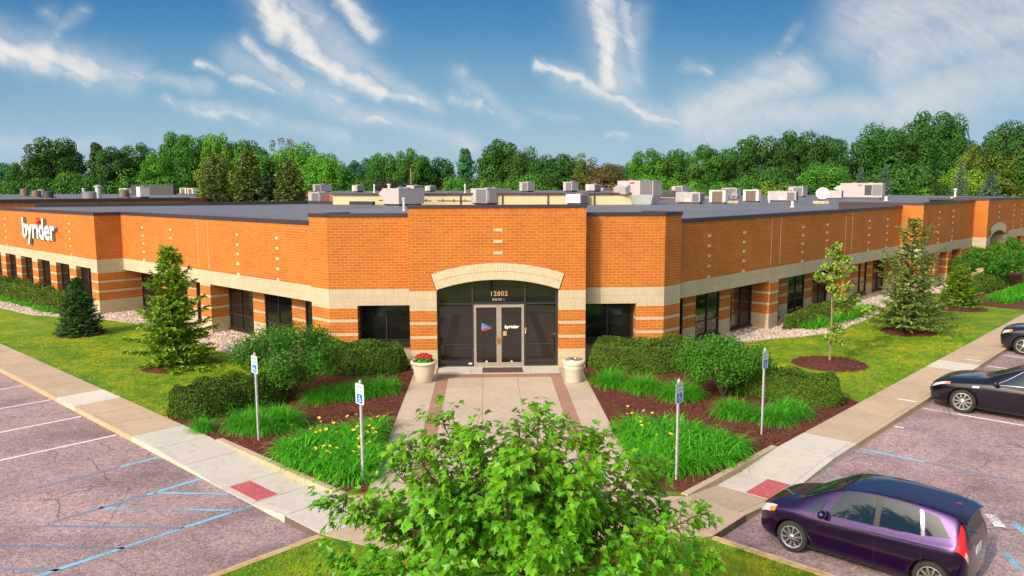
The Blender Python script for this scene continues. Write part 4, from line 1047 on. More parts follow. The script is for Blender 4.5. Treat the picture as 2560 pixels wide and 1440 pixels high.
def far_tree_proto(kind):
    if kind in TREE_MESH: return TREE_MESH[kind]
    c = MB(); t = MB()
    # crown centre height, half-width, half-height, clumps, clump radius range, leaves, leaf length
    spec = {'round': (.60, .42, .39, 40, .095, .15, 13500, .027), 'round_b': (.58, .44, .37, 34, .11, .165, 13000, .028), 'oval': (.57, .32, .42, 38, .08, .125, 13000, .024), 'oval_b': (.58, .30, .41, 30, .08, .125, 11500, .025),
            'open': (.64, .42, .33, 34, .085, .13, 10500, .026), 'open_b': (.66, .38, .31, 28, .085, .13, 9500, .026), 'bush': (.46, .62, .44, 34, .16, .25, 9500, .045), 'cone': None, 'bare': (.64, .36, .32, 30, .05, .09, 2300, .028)}[kind]
    if spec is None:
        bs = blob_set(40, .20, .07, .96, .055, .09, 'cone'); crown(c, 9500, bs, .026)
    else:
        zc, rx, rz, k_, r0, r1, n_, lf = spec; bs = []
        for i in range(k_):
            u_ = 1-2*(i+.5)/k_; a_ = i*2.39996+rnd.uniform(-.35, .35); q_ = math.sqrt(1-u_*u_); f_ = rnd.uniform(.62, .84) if i % 4 else rnd.uniform(.15, .5)
            bs.append((rx*q_*math.cos(a_)*f_, rx*q_*math.sin(a_)*f_, zc+rz*u_*f_*(1.0 if u_ > 0 else .95), rnd.uniform(r0, r1)))
        crown(c, n_, bs, lf)
    if kind in ('open', 'open_b', 'bare'):
        for b in bs[::2]: t.tube([(0, 0, .2), (b[0]*.4, b[1]*.4, (b[2]+.2)/2), (b[0], b[1], b[2])], [.014, .009, .004], 'bark', 5, tint=(.8, .8, .8))
    else:
        for b in bs[::4]: t.tube([(0, 0, .2), (b[0]*.4, b[1]*.4, (b[2]+.2)/2), (b[0], b[1], b[2])], [.012, .008, .003], 'bark', 5, tint=(.8, .8, .8))
    t.tube([(0, 0, 0), (.004, .002, .25), (0, .004, .55)], [.022, .017, .006], 'bark', 7, tint=(.75, .75, .75))
    co = c.build('crown'); to = t.build('trunk'); COL.objects.unlink(co); COL.objects.unlink(to)
    TREE_MESH[kind] = (co.data, to.data); bpy.data.objects.remove(co); bpy.data.objects.remove(to)
    return TREE_MESH[kind]
def far_tree(name, label, kind, px, topy, wpx, depth, col, group, base=0.0, cat='tree', wide=None):
    cm, tm = far_tree_proto(kind)
    p = ondepth(px, 470, depth); top = ondepth(px, topy, depth)
    h = top.z-base; w = wpx*depth/FPX
    nat = {'round': .82, 'round_b': .88, 'oval': .62, 'oval_b': .60, 'open': .84, 'open_b': .78, 'bush': 1.30, 'cone': .46, 'bare': .72}[kind]
    sx = w*1.22/nat
    r = thing(name, label, cat, (p.x, p.y, base), rnd.uniform(0, 6.28), group)
    for nm, me in (('trunk', tm), ('crown', cm)):
        o = bpy.data.objects.new(nm, me); COL.objects.link(o); o.parent = r; o.scale = (sx, sx, h)
        k = rnd.uniform(.85, 1.15); o.color = (col[0]*k*rnd.uniform(.9, 1.1), col[1]*k, col[2]*k, 1) if nm == 'crown' else (1, 1, 1, 1)
    return r

# ----------------------------------------------------------------- conifers
def conifer(name, label, loc, H, R, mat, levels=26, per=9, spray=0.34, ragged=0.15, droop=0.5, power=0.85, needle=0.085, gaps=(), skirt=0.04, twig_n=15, cat='tree', group=None, tl=(.6, 1.4), rootz=0.0):
    t = MB(); c = MB()
    t.tube([(0, 0, 0), (0.01, 0.0, H*.4), (0, 0, H*.97)], [R*.055+.02, R*.035+.012, .006], 'bark', 8, tint=(.7, .7, .7))
    pos = []; tan = []; nrm = []; tn = []; sz = []
    for i in range(levels):
        f = (i+.5)/levels; z = H*(skirt+(1-skirt)*f**0.93)
        Lr = R*(1-f)**power + 0.05*R
        for (g0, g1, k) in gaps:
            if g0 < f < g1: Lr *= k
        m = max(4, int(per*(0.45+0.75*(1-f))))
        for j in range(m):
            a = 2*math.pi*(j+rnd.random()*.8)/m + i*1.3; L = Lr*rnd.uniform(1-ragged*2, 1+ragged)
            rise = (0.75*f - droop*(1-f))*0.75
            d = np.array([math.cos(a), math.sin(a), 0]); pts = []
            for k in range(6):
                u = k/5; pts.append(np.array([0, 0, z]) + d*L*u + np.array([0, 0, L*(rise*u + .28*u*u*(0.6 if f < .7 else 1.0))]))
            t.tube(pts[:5], [.012*R+.004, .010*R, .007*R, .005*R, .003], 'bark', 4, tint=(.6, .6, .55), cap=False)
            shade = rnd.uniform(.8, 1.2)
            nt = max(4, int(twig_n*(L/R+.25)))
            for q in range(nt):
                u = 0.18+0.82*(q+rnd.random())/nt; k = min(4, int(u*5)); w = u*5-k
                p = pts[k]*(1-w)+pts[k+1]*w; sgn = 1 if q % 2 else -1
                side = np.array([-d[1], d[0], 0])*sgn; tl_ = spray*R*(1.15-u*.75)*rnd.uniform(.6, 1.2)*(0.55+.45*(1-f))
                td = d*0.8+side*rnd.uniform(.5, 1.1)+np.array([0, 0, rnd.uniform(-.45, .15)]); td /= np.linalg.norm(td)
                kn = max(2, int(tl_/(needle*.55)))
                for e in range(kn):
                    pp = p+td*tl_*(e+.3)/kn
                    pos.append(pp); tan.append(td); nrm.append((0, 0, 1)); tn.append(shade*(0.85+.35*e/kn)); sz.append(needle*rnd.uniform(.8, 1.4))
    pos, tan, nrm, tn, sz = map(np.array, (pos, tan, nrm, tn, sz)); n = len(pos)
    leaves(c, pos+rng.normal(0, .012*R, (n, 3)), nrm+rdir(n)*.75, sz*1.25, mat, tints(n, *tl, .1)*tn[:, None].astype(np.float32), .42, .12, tang=tan+rdir(n)*.45)
    # leader
    pz = np.c_[rng.normal(0, .015, 40), rng.normal(0, .015, 40), rng.uniform(.9*H, H, 40)]; leaves(c, pz, rdir(40), np.full(40, needle), mat, tints(40), .35, .1, tang=np.tile([0, 0, 1.0], (40, 1))+rdir(40)*.6)
    r = thing(name, label, cat, (loc[0], loc[1], rootz), rnd.uniform(0, 6.28), group)
    t.build('trunk', r); c.build('crown', r)
    return r

# ----------------------------------------------------------------- leafy shrubs and small trees
def leafy(name, label, loc, stems, blobs, n, leaf, mat, cat='shrub', bark='bark', group=None, tl=(.55, 1.4), aspect=.6, up=.35, rz=0.0):
    t = MB(); c = MB()
    for pts, rad in stems: t.tube(pts, rad, bark, 7, tint=(.8, .8, .8))
    B = np.array(blobs)
    for b in blobs:
        best = min((p for pts, _ in stems for p in pts[1:]), key=lambda p: sum((p[i]-b[i])**2 for i in range(3)))
        mid = [(best[i]+b[i])/2 for i in range(3)]; mid[2] -= .04
        t.tube([best, mid, b[:3]], [.016, .011, .005], bark, 5, tint=(.75, .75, .75))
        for _ in range(4):
            d = rdir(1)[0]*b[3]*.8; d[2] = abs(d[2])*.7; t.tube([b[:3], (b[0]+d[0], b[1]+d[1], b[2]+d[2])], [.006, .002], bark, 4, cap=False, tint=(.8, .8, .7))
    w = B[:, 3]**2; idx = rng.choice(len(B), n, p=w/w.sum()); d = rdir(n)
    rr = B[idx, 3]*np.clip(rng.normal(.8, .22, n), .1, 1.25); pos = B[idx, :3]+d*rr[:, None]*np.array([1, 1, .8])
    leaves(c, pos, d*.6+np.array([0, 0, up])+rdir(n)*.7, rng.uniform(.65, 1.3, n)*leaf, mat, tints(n, *tl), aspect, .15)
    r = thing(name, label, cat, (loc[0], loc[1], 0), rz, group); t.build('trunk' if cat == 'tree' else 'stems', r); c.build('crown' if cat == 'tree' else 'foliage', r); return r

# ================================================================= PLANTING AROUND THE ENTRANCE
def build_hedges():
    def hedge(label, poly, h, n, leaf=.078, **kw):
        m = MB(); mass_foliage(m, poly, h, n, 'leaf_yew', leaf, rough=.085, lump=.085, **kw); o = m.build('yew_hedge'); tag(o, label, 'hedge', 'clipped yew hedges by the entrance'); return o
    hedge('dense dark yew hedge under the left window beside the flower pot', [(-7.0, .3), (-6.1, -1.0), (-3.25, -.75), (-3.25, .55), (-5.95, .55)], 1.0, 9000)
    hedge('low brownish yew hedge at the lawn edge behind the left grass clumps', [(-9.75, -5.2), (-9.0, -6.05), (-8.1, -6.0), (-7.0, -5.0), (-6.3, -4.2), (-7.0, -3.2), (-8.2, -3.7)], .82, 8000, tl=(.45, 1.15))
    hedge('dense yew hedge under the right window beside the urn with steel lid', [(3.25, -.75), (6.0, -1.25), (7.4, -.5), (6.7, .5), (5.95, .55), (3.25, .55)], 1.0, 9000)
    hedge('square-ended yew hedge at the lawn edge behind the right shrub', [(6.9, -3.6), (7.9, -3.0), (9.2, -3.7), (10.35, -4.75), (9.75, -5.75), (8.9, -5.2), (7.9, -4.6)], .82, 9000, tl=(.55, 1.3))
build_hedges()

def strap_mass(mb, poly, spacing, per, length, mat, width=.022, lean=(.08, 1.05), bend=(1.4, 2.8), tl=(.65, 1.35), z0=0.0):
    A = abs(area(poly)); P = sample_poly(poly, max(3, int(A/spacing**2))); n = len(P)*per
    c = np.repeat(P, per, 0)+rng.normal(0, spacing*.16, (n, 2)); az = rng.uniform(0, 2*math.pi, n)
    k = np.repeat(rng.uniform(.85, 1.15, len(P)), per); kt = np.repeat(rng.uniform(.82, 1.18, (len(P), 1)), per, 0)
    blades(mb, np.c_[c, np.full(n, z0)], az, length*k*rng.uniform(.6, 1.15, n), np.full(n, width)*rng.uniform(.7, 1.3, n), rng.uniform(*lean, n), rng.uniform(*bend, n), mat, tints(n, *tl, .1)*kt.astype(np.float32))
    return P
def flower_mesh():
    m = MB()
    for k in range(6):
        a = k*math.pi/3; d = Vector((math.cos(a), math.sin(a), 0)); s = Vector((-math.sin(a), math.cos(a), 0))
        pts = [d*.008, d*.035+s*.018+Vector((0, 0, .03)), d*.062+Vector((0, 0, .028)), d*.035-s*.018+Vector((0, 0, .03))]
        m.add([tuple(p) for p in pts], [(0, 1, 2, 3)], 'petal_yellow')
    m.tube([(0, 0, 0.01), (0, 0, -.28)], [.004, .004], 'leaf_lily', 4, cap=False)
    o = m.build('flower'); me = o.data; bpy.data.objects.remove(o); return me
def build_lilies():
    fm = flower_mesh()
    def lily(label, poly, nf, fzone=None, h=.76):
        r = thing('daylily_bed', label, 'daylilies', (0, 0, 0), 0, 'daylily beds beside the path')
        m = MB(); strap_mass(m, shrink(poly, .06), .18, 42, h, 'leaf_lily', .031); m.build('foliage', r)
        P = sample_poly(fzone or poly, nf)
        for x, y in P:
            f = bpy.data.objects.new('flower', fm); COL.objects.link(f); f.parent = r; f.location = (x, y, rnd.uniform(.52, .66)); s = rnd.uniform(.65, .95); f.scale = (s, s, s)
            f.rotation_euler = (rnd.uniform(.1, .7), rnd.uniform(-.4, .4), rnd.uniform(0, 6.28))
    lily('daylilies with many yellow flowers in the bed left of the path', [(-5.45, -9.1), (-5.05, -8.0), (-3.95, -7.35), (-3.25, -6.75), (-3.05, -7.3), (-3.05, -10.8), (-3.6, -10.95), (-4.4, -10.3), (-5.15, -9.65)], 38)
    lily('daylilies with few yellow flowers in the bed right of the path', [(3.1, -7.3), (3.5, -6.8), (5.0, -7.7), (5.6, -8.5), (5.85, -9.2), (5.35, -9.95), (4.5, -10.6), (3.8, -10.75), (3.2, -10.4)], 12, [(3.1, -7.3), (3.6, -7.0), (4.4, -9.3), (4.4, -10.3), (3.6, -10.6), (3.15, -10.2)])
    for lab, poly, h in (('small round grass clump at the left end of the left bed', [(-8.25, -6.95), (-7.9, -6.6), (-7.75, -6.95), (-8.0, -7.2)], .50),
                         ('long mound of fine grass behind the farther left parking sign', [(-7.4, -6.9), (-6.8, -6.15), (-6.0, -6.05), (-5.5, -6.65), (-5.9, -7.1), (-6.8, -7.25)], .66),
                         ('shaded strip of fine grass in front of the left window hedge', [(-5.8, -4.2), (-4.8, -3.2), (-3.4, -2.4), (-3.35, -3.1), (-4.5, -3.9), (-5.6, -4.5)], .62),
                         ('round grass mound nearest the door beside the right path edge', [(3.15, -2.6), (3.6, -2.1), (4.1, -2.5), (3.7, -3.0)], .66),
                         ('grass mound between the door-side mound and the right shrub', [(4.0, -3.3), (4.5, -2.8), (5.0, -3.3), (4.5, -3.75)], .66),
                         ('dark grass mound against the trunk of the right shrub', [(4.9, -4.3), (5.5, -3.7), (6.1, -4.2), (5.5, -4.8)], .64),
                         ('left one of two grass mounds around the farther right parking sign', [(6.05, -6.3), (6.5, -5.8), (7.1, -6.1), (6.6, -6.6)], .64),
                         ('front grass mound just right of the farther right parking sign', [(6.95, -6.9), (7.4, -6.5), (7.8, -6.9), (7.4, -7.2)], .62),
                         ('grass mound at the kerb-side end of the right bed', [(7.6, -6.3), (8.0, -5.8), (8.6, -6.2), (8.1, -6.6)], .60)):
        m = MB(); strap_mass(m, poly, .13, 60, h*1.15, 'leaf_grass', .015, (.05, 1.0), (1.2, 2.5)); o = m.build('grass_clump'); tag(o, lab, 'grass', 'ornamental grass mounds in the beds')
    # strips further along the wings
    def strip(label, f, pts, h, n, mat, leaf, group, **kw):
        m = MB(); mass_foliage(m, [xy(f(s, q)) for s, q in pts], h, n, mat, leaf, edge=.5, lump=.10, rough=.09, **kw); o = m.build('juniper_hedge'); tag(o, label, 'shrubs', group)
    strip('low spreading juniper bed under the windows left of the dark spruce', PL, [(19.6, 1.25), (36, 1.25), (36, 2.6), (29, 2.75), (21, 2.3)], 1.0, 11000, 'leaf_juniper', .11, 'spreading junipers along the walls', tl=(.5, 1.5))
    strip('low spreading juniper bed by the right wall behind the sapling', PR, [(9.4, -.1), (17.9, -.3), (18.0, .7), (13, 1.1), (9.5, .9)], .72, 8000, 'leaf_juniper', .09, 'spreading junipers along the walls', tl=(.5, 1.5))
    strip('low dark hedge at the far right bed behind the small fir', PR, [(26.5, 2.2), (36, 2.6), (36, 4.4), (26.5, 4.0)], .85, 6000, 'leaf_yew', .09, 'spreading junipers along the walls')
    for lab, f, pts, h in (('dark daylily strip in front of the left juniper bed', PL, [(20.6, 2.4), (29, 2.85), (36, 2.9), (36, 3.2), (28, 3.15), (20.8, 2.75)], .5),
                           ('bright daylily strip beside the white gravel on the right', PR, [(9.9, .85), (13, 1.1), (17.8, .9), (18.2, 1.3), (13.6, 1.75), (10.4, 1.45)], .80),
                           ('bright daylily bed at the far right end of the lawn', PR, [(25.4, 4.7), (36, 4.9), (36, 6.3), (29, 6.7), (25.2, 5.9)], .6)):
        m = MB(); strap_mass(m, [xy(f(*p)) for p in pts], .24, 26, h, 'leaf_lily', .028); o = m.build('daylily_strip'); tag(o, lab, 'daylilies', 'daylily strips along the gravel')
build_lilies()

def build_shrubs():
    def mk(label, loc, H, R, n, seed, dom):
        rr = random.Random(seed); stems = []
        for k in range(5):
            a = k*1.26+rr.uniform(-.3, .3); l = R*.5
            stems.append(([(0, 0, 0), (math.cos(a)*l*.35, math.sin(a)*l*.35, H*.28), (math.cos(a)*l, math.sin(a)*l, H*.55)], [.045, .035, .018]))
        bl = []
        for k in range(dom):
            t = (k+.5)/dom; z = H*(.36+.52*t); pr = math.sin(math.pi*(t*.72+.2))**.7; a = k*2.4+rr.uniform(-.4, .4); r = R*pr*rr.uniform(.35, .88)
            bl.append((r*math.cos(a), r*math.sin(a), z, R*rr.uniform(.20, .32)))
        return leafy('spreading_shrub', label, loc, stems, bl, n, .072, 'leaf_shrub', group='multi-stemmed shrubs flanking the path', tl=(.5, 1.55))
    s = mk('large loose green shrub behind the left parking signs', (-6.35, -3.75), 2.35, 1.68, 20000, 3, 32)
    s = mk('broad green shrub with forked stems behind the right parking signs', (6.85, -4.1), 1.85, 1.45, 18000, 5, 28)
build_shrubs()

def build_conifers():
    conifer('spruce_tree', 'bright green spruce with a ragged pointed top on the left lawn', (-11.75, .97), 4.3, 1.3, 'needle_light', 22, 10, .46, .34, .36, .66, .135, gaps=((.52, .60, .62), (.74, .8, .75)), skirt=.02, twig_n=20, group='conifers on the lawns', tl=(.6, 1.5))
    conifer('spruce_tree', 'small dense dark green spruce at the left juniper bed', (-18.41, 7.62), 2.5, 1.0, 'needle_dark', 24, 12, .36, .10, .25, .85, .10, skirt=.02, twig_n=17, group='conifers on the lawns')
    conifer('spruce_tree', 'tall open olive-green spruce on the right lawn', (18.18, 6.26), 4.95, 1.6, 'needle_olive', 19, 9, .40, .34, .12, .66, .135, gaps=((.26, .36, .75),), skirt=.04, twig_n=16, group='conifers on the lawns', tl=(.65, 1.5))
    conifer('fir_tree', 'small bushy green fir beside the far right flower bed', (24.55, 13.1), 2.25, 1.1, 'needle_light', 18, 12, .38, .16, .2, .75, .115, skirt=.03, twig_n=17, group='conifers on the lawns', tl=(.5, 1.15))
build_conifers()

def build_sapling():
    rr = random.Random(11); H = 4.45
    stems = [([(0, 0, 0), (.02, 0, 1.2), (-.01, .03, 2.4), (.03, .02, 3.4), (.06, 0, 4.3)], [.045, .036, .026, .016, .006])]
    bl = []
    # (dx across the view, z, r)
    for dx, z, r in ((.05, 4.25, .17), (-.1, 4.0, .2), (.22, 3.85, .2), (.45, 3.75, .2), (-.3, 3.55, .17), (.1, 3.5, .22), (.55, 3.45, .16), (-.5, 3.15, .22), (-.15, 3.1, .24), (.3, 3.2, .22), (.45, 2.85, .2), (-.05, 2.75, .2), (.15, 2.45, .2), (.55, 2.3, .14), (.95, 2.35, .2), (1.15, 2.0, .16), (.75, 1.95, .18), (.35, 1.85, .14), (.1, 1.3, .2), (.35, 1.15, .22), (-.1, 1.0, .2), (.2, .85, .15)):
        bl.append((dx*.95, rr.uniform(-.35, .35), z, r))
    leafy('sapling', 'thin young tree with pale yellow-green leaves in a round mulch bed', (12.1, .35), stems, bl, 2600, .125, 'leaf_sapling', 'tree', 'bark_pale', aspect=.75, tl=(.55, 1.3))
build_sapling()

def build_far_shrub():
    rr = random.Random(4)
    for lab, loc, H, R in (('dark green ornamental tree before the second arched entrance', (31.6, 21.6), 2.5, 2.3), ('ornamental tree at the right picture edge beside the far daylilies', (35.6, 24.0), 2.9, 2.4)):
        bl = []
        for k in range(24):
            t = (k+.5)/24; a = k*2.4; r = R*math.sin(math.pi*(t*.7+.2))**.6*rr.uniform(.4, .9); bl.append((r*math.cos(a), r*math.sin(a), H*(.4+.5*t), rr.uniform(.35, .55)))
        leafy('ornamental_tree', lab, loc, [([(0, 0, 0), (.1, 0, .7), (.4, .2, 1.3)], [.09, .07, .03]), ([(0, 0, 0), (-.15, .1, .7), (-.5, -.2, 1.3)], [.08, .06, .03])], bl, 7000, .14, 'leaf_shrub', 'tree', group='small ornamental trees at the far right entrance')
build_far_shrub()

# ----------------------------------------------------------------- foreground maple
def build_maple():
    rr = random.Random(21); MS = .82; base = Vector((CAM.x+(0.0-CAM.x)*MS, CAM.y+(-17.55-CAM.y)*MS, 0)); ZO = CAM.z*(1-MS)
    t = MB(); c = MB()
    t.tube([(0, 0, -ZO/MS), (.02, .01, .2), (-.01, .02, 1.25)], [.085, .07, .05], 'bark', 9)
    tips = [(.30, .1, 3.42), (-1.0, .15, 3.38), (.72, .0, 3.22), (-.55, -.1, 3.2), (.05, .3, 3.15), (1.15, .1, 3.1), (-1.45, 0, 3.1), (-1.75, .2, 2.75), (1.65, .0, 2.75), (2.05, .3, 2.45), (-2.1, -.2, 2.3), (2.55, .1, 2.0), (-2.6, .15, 2.2), (2.5, -.5, 1.6), (-2.5, -.4, 1.6),
            (.5, 1.1, 3.0), (-.6, 1.2, 2.9), (1.3, 1.3, 2.4), (-1.3, 1.4, 2.4), (0, 1.8, 2.3), (.9, -.8, 2.9), (-.2, -.9, 3.0), (-1.2, -1.0, 2.6), (1.7, -1.1, 2.2), (.3, -1.6, 2.3), (-1.0, -1.7, 2.0), (1.2, -1.7, 1.8), (-2.0, -1.2, 1.8), (2.2, .9, 1.7), (-2.0, 1.0, 1.8), (.4, 2.0, 1.7), (-.8, 2.0, 1.6), (0, -.2, 2.9), (-.3, .4, 2.6), (.6, .3, 2.5), (1.0, -.3, 2.3), (-1.0, .2, 2.2), (.1, -.6, 2.0), (1.6, .4, 1.9), (-1.6, .3, 1.8)]
    L_pos = []; L_dir = []
    def leafspot(p, d): L_pos.append(p); L_dir.append(d)
    for i, tp in enumerate(tips):
        tp = Vector(tp); z0 = 1.0+rr.random()*.35; b = Vector((0, 0, z0)); out = Vector((tp.x, tp.y, 0))
        m1 = b + out*.38 + Vector((0, 0, (tp.z-z0)*.30)); m2 = b + out*.75 + Vector((0, 0, (tp.z-z0)*.66))
        P = [b, m1, m2, tp]; pts = []
        for k in range(13):      # Catmull-ish
            u = k/12; a = (1-u)**3; b_ = 3*u*(1-u)**2; c_ = 3*u*u*(1-u); d_ = u**3; pts.append(P[0]*a+P[1]*b_+P[2]*c_+P[3]*d_+Vector((rr.uniform(-.02, .02), rr.uniform(-.02, .02), 0)))
        t.tube(pts, [.030*(1-k/13)+.004 for k in range(13)], 'bark', 6, cap=False, tint=(.9, .9, .85))
        ln = (tp-b).length; nt = int(17+ln*19)
        for q in range(nt):
            u = .28+.72*(q+rr.random())/nt; k = min(11, int(u*12)); w = u*12-k; p = pts[k]*(1-w)+pts[k+1]*w; ax = (pts[k+1]-pts[k]).normalized()
            s = Vector((rr.gauss(0, 1), rr.gauss(0, 1), rr.gauss(.25, .6))); s = (s-ax*s.dot(ax)*.6+ax*.5).normalized(); l = rr.uniform(.16, .46)*(1.15-.5*u)
            e = p+s*l+Vector((0, 0, .05*l)); t.tube([p, (p+e)/2+Vector((0, 0, .02)), e], [.006, .004, .002], 'bark', 4, cap=False, tint=(1.2, .9, .6))
            for v in (.35, .6, .8, .95, 1.0, 1.0):
                pp = p+(e-p)*v; leafspot(pp, (s+Vector((rr.gauss(0, .7), rr.gauss(0, .7), rr.gauss(0, .5)))).normalized())
        for k in range(8): leafspot(tp, Vector((rr.gauss(0, 1), rr.gauss(0, 1), rr.gauss(.1, .5))).normalized())
    # leaf outline: three main lobes, toothed
    O = np.array([(0, 0), (.16, .02), (.40, .10), (.30, .22), (.52, .46), (.34, .44), (.24, .50), (.20, .66), (.11, .72), (0, 1.02), (-.11, .72), (-.20, .66), (-.24, .50), (-.34, .44), (-.52, .46), (-.30, .22), (-.40, .10), (-.16, .02)], np.float32)
    n = len(L_pos); pos = np.array([tuple(p) for p in L_pos]); d = np.array([tuple(p) for p in L_dir])
    out = unit(np.c_[pos[:, :2], np.zeros(n)]+1e-6)
    pet = pos + unit(d+np.array([0, 0, .2]))*rng.uniform(.04, .09, (n, 1))
    tang = unit(d*.8 + out*.5 + np.array([0, 0, -0.55]) + rdir(n)*.35)       # leaf points out and hangs down
    nr = np.array([0, 0, 1.0]) + out*.55 + rdir(n)*.55; nr = unit(nr - tang*np.sum(nr*tang, 1, keepdims=True)); bi = np.cross(tang, nr)
    sz = rng.uniform(.08, .14, n)
    V = []; curl = rng.uniform(.05, .30, n); fold = rng.uniform(.05, .4, n)
    for (x, y) in O: V.append(pet + (bi*x + tang*y)*sz[:, None] + nr*(fold*abs(x)*sz - curl*(y**2)*sz)[:, None])
    V.append(pet + tang*.42*sz[:, None] - nr*(curl*.18*sz)[:, None])
    m = len(O)+1; V = np.stack(V, 1).reshape(-1, 3); o = (np.arange(n)*m)[:, None]
    F = np.concatenate([o+np.array([[m-1, k, (k+1) % (m-1)]]) for k in range(m-1)], 0)
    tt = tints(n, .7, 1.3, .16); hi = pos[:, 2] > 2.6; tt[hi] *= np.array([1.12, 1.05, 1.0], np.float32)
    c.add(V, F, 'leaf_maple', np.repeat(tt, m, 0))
    r = thing('maple_tree', 'young maple with bright green lobed leaves filling the bottom centre foreground', 'tree', base)
    for o in (t.build('trunk', r), c.build('crown', r)): o.scale = (MS, MS, MS); o.location = (0, 0, ZO)
    print('maple leaves', n)
build_maple()

# ================================================================= BUILDINGS AND TREES BEHIND
def build_back():
    # cream sided building behind the roof
    r = thing('rear_building', 'long low cream sided building behind the main roof with dark downpipes', 'building')
    z0, z1 = 4.6, 5.82
    A, B = Vector((-13.5, 41.5, 0)), Vector((11.5, 37.2, 0)); d = (B-A).normalized(); nn = Vector((d.y, -d.x, 0)); L = (B-A).length
    w = MB(); w.quad((A.x, A.y, 0), (B.x, B.y, 0), (B.x, B.y, z1), (A.x, A.y, z1), 'cream_siding'); C_ = Vector((60, 100, 0)); D_ = Vector((-30, 105, 0))
    w.quad((B.x, B.y, 0), (30, 97, 0), (30, 97, z1), (B.x, B.y, z1), 'cream_siding'); w.quad((A.x, A.y, 0), (-30, 105, 0), (-30, 105, z1), (A.x, A.y, z1), 'brick_far')
    w.build('wall', r)
    f = MB(); f.poly([(A.x, A.y, z1), (B.x, B.y, z1), (30, 97, z1), (-30, 105, z1)], 'roof_membrane'); f.build('roof', r)
    rot = Matrix((d, -nn, Vector((0, 0, 1)))).transposed(); c = (A+B)/2
    g = MB(); p = c+nn*.08; g.box((p.x, p.y, z1+.02), (L, .22, .14), 'coping', rot); g.build('gutter', r)
    for u in (.18, .30, .44, .58, .73, .88):
        q = A+d*L*u+nn*.08; dp = MB(); dp.box((q.x, q.y, 5.3), (.09, .09, .95), 'coping', rot); dp.build('downpipe', r)
    for u0, u1, z in ((.16, .34, 5.32), (.36, .55, 5.28)):
        q0, q1 = A+d*L*u0+nn*.06, A+d*L*u1+nn*.06; pp = MB(); pp.tube([(q0.x, q0.y, z), (q1.x, q1.y, z-.04)], .022, 'unit_dark', 6)
        for k in range(5):
            q = q0+(q1-q0)*(k+.5)/5; pp.tube([(q.x, q.y, z-.08), (q.x, q.y, z+.14)], .03, 'unit_dark', 6)
        pp.build('conduit', r)
    # brick building at the left behind the letter wing
    r = thing('rear_building', 'dark roofed red brick building far left behind the letter wing', 'building')
    z1 = 5.42; P0, P1 = onz(-160, 503, 5.4), onz(475, 496, 5.4); P0.z = P1.z = 0; far = [(-30, 122), (-130, 116), (-110, 70)]
    w = MB(); w.quad((P0.x, P0.y, 0), (P1.x, P1.y, 0), (P1.x, P1.y, z1), (P0.x, P0.y, z1), 'brick_far'); w.quad((P1.x, P1.y, 0), (-30, 122, 0), (-30, 122, z1), (P1.x, P1.y, z1), 'brick_far'); w.build('wall', r)
    f = MB(); f.poly([(P0.x, P0.y, z1-.05), (P1.x, P1.y, z1-.05)] + [(x, y, z1-.05) for x, y in far], 'roof_membrane'); f.build('roof', r)
    d = (P1-P0).normalized(); rot = Matrix((d, Vector((-d.y, d.x, 0)), Vector((0, 0, 1)))).transposed(); c = (P0+P1)/2
    k = MB(); k.box((c.x, c.y, z1-.05), ((P1-P0).length, .3, .24), 'membrane', rot); k.build('coping', r)
    # low dark plant screen on the far left roof
    s = MB(); p = ondepth(385, 475, 120); s.box((p.x, p.y, 6.1), (6.2, 1.2, 1.6), 'unit_dark'); o = s.build('plant_screen'); tag(o, 'long dark plant screen on the far left roof behind condensers', 'plant screen')
build_back()

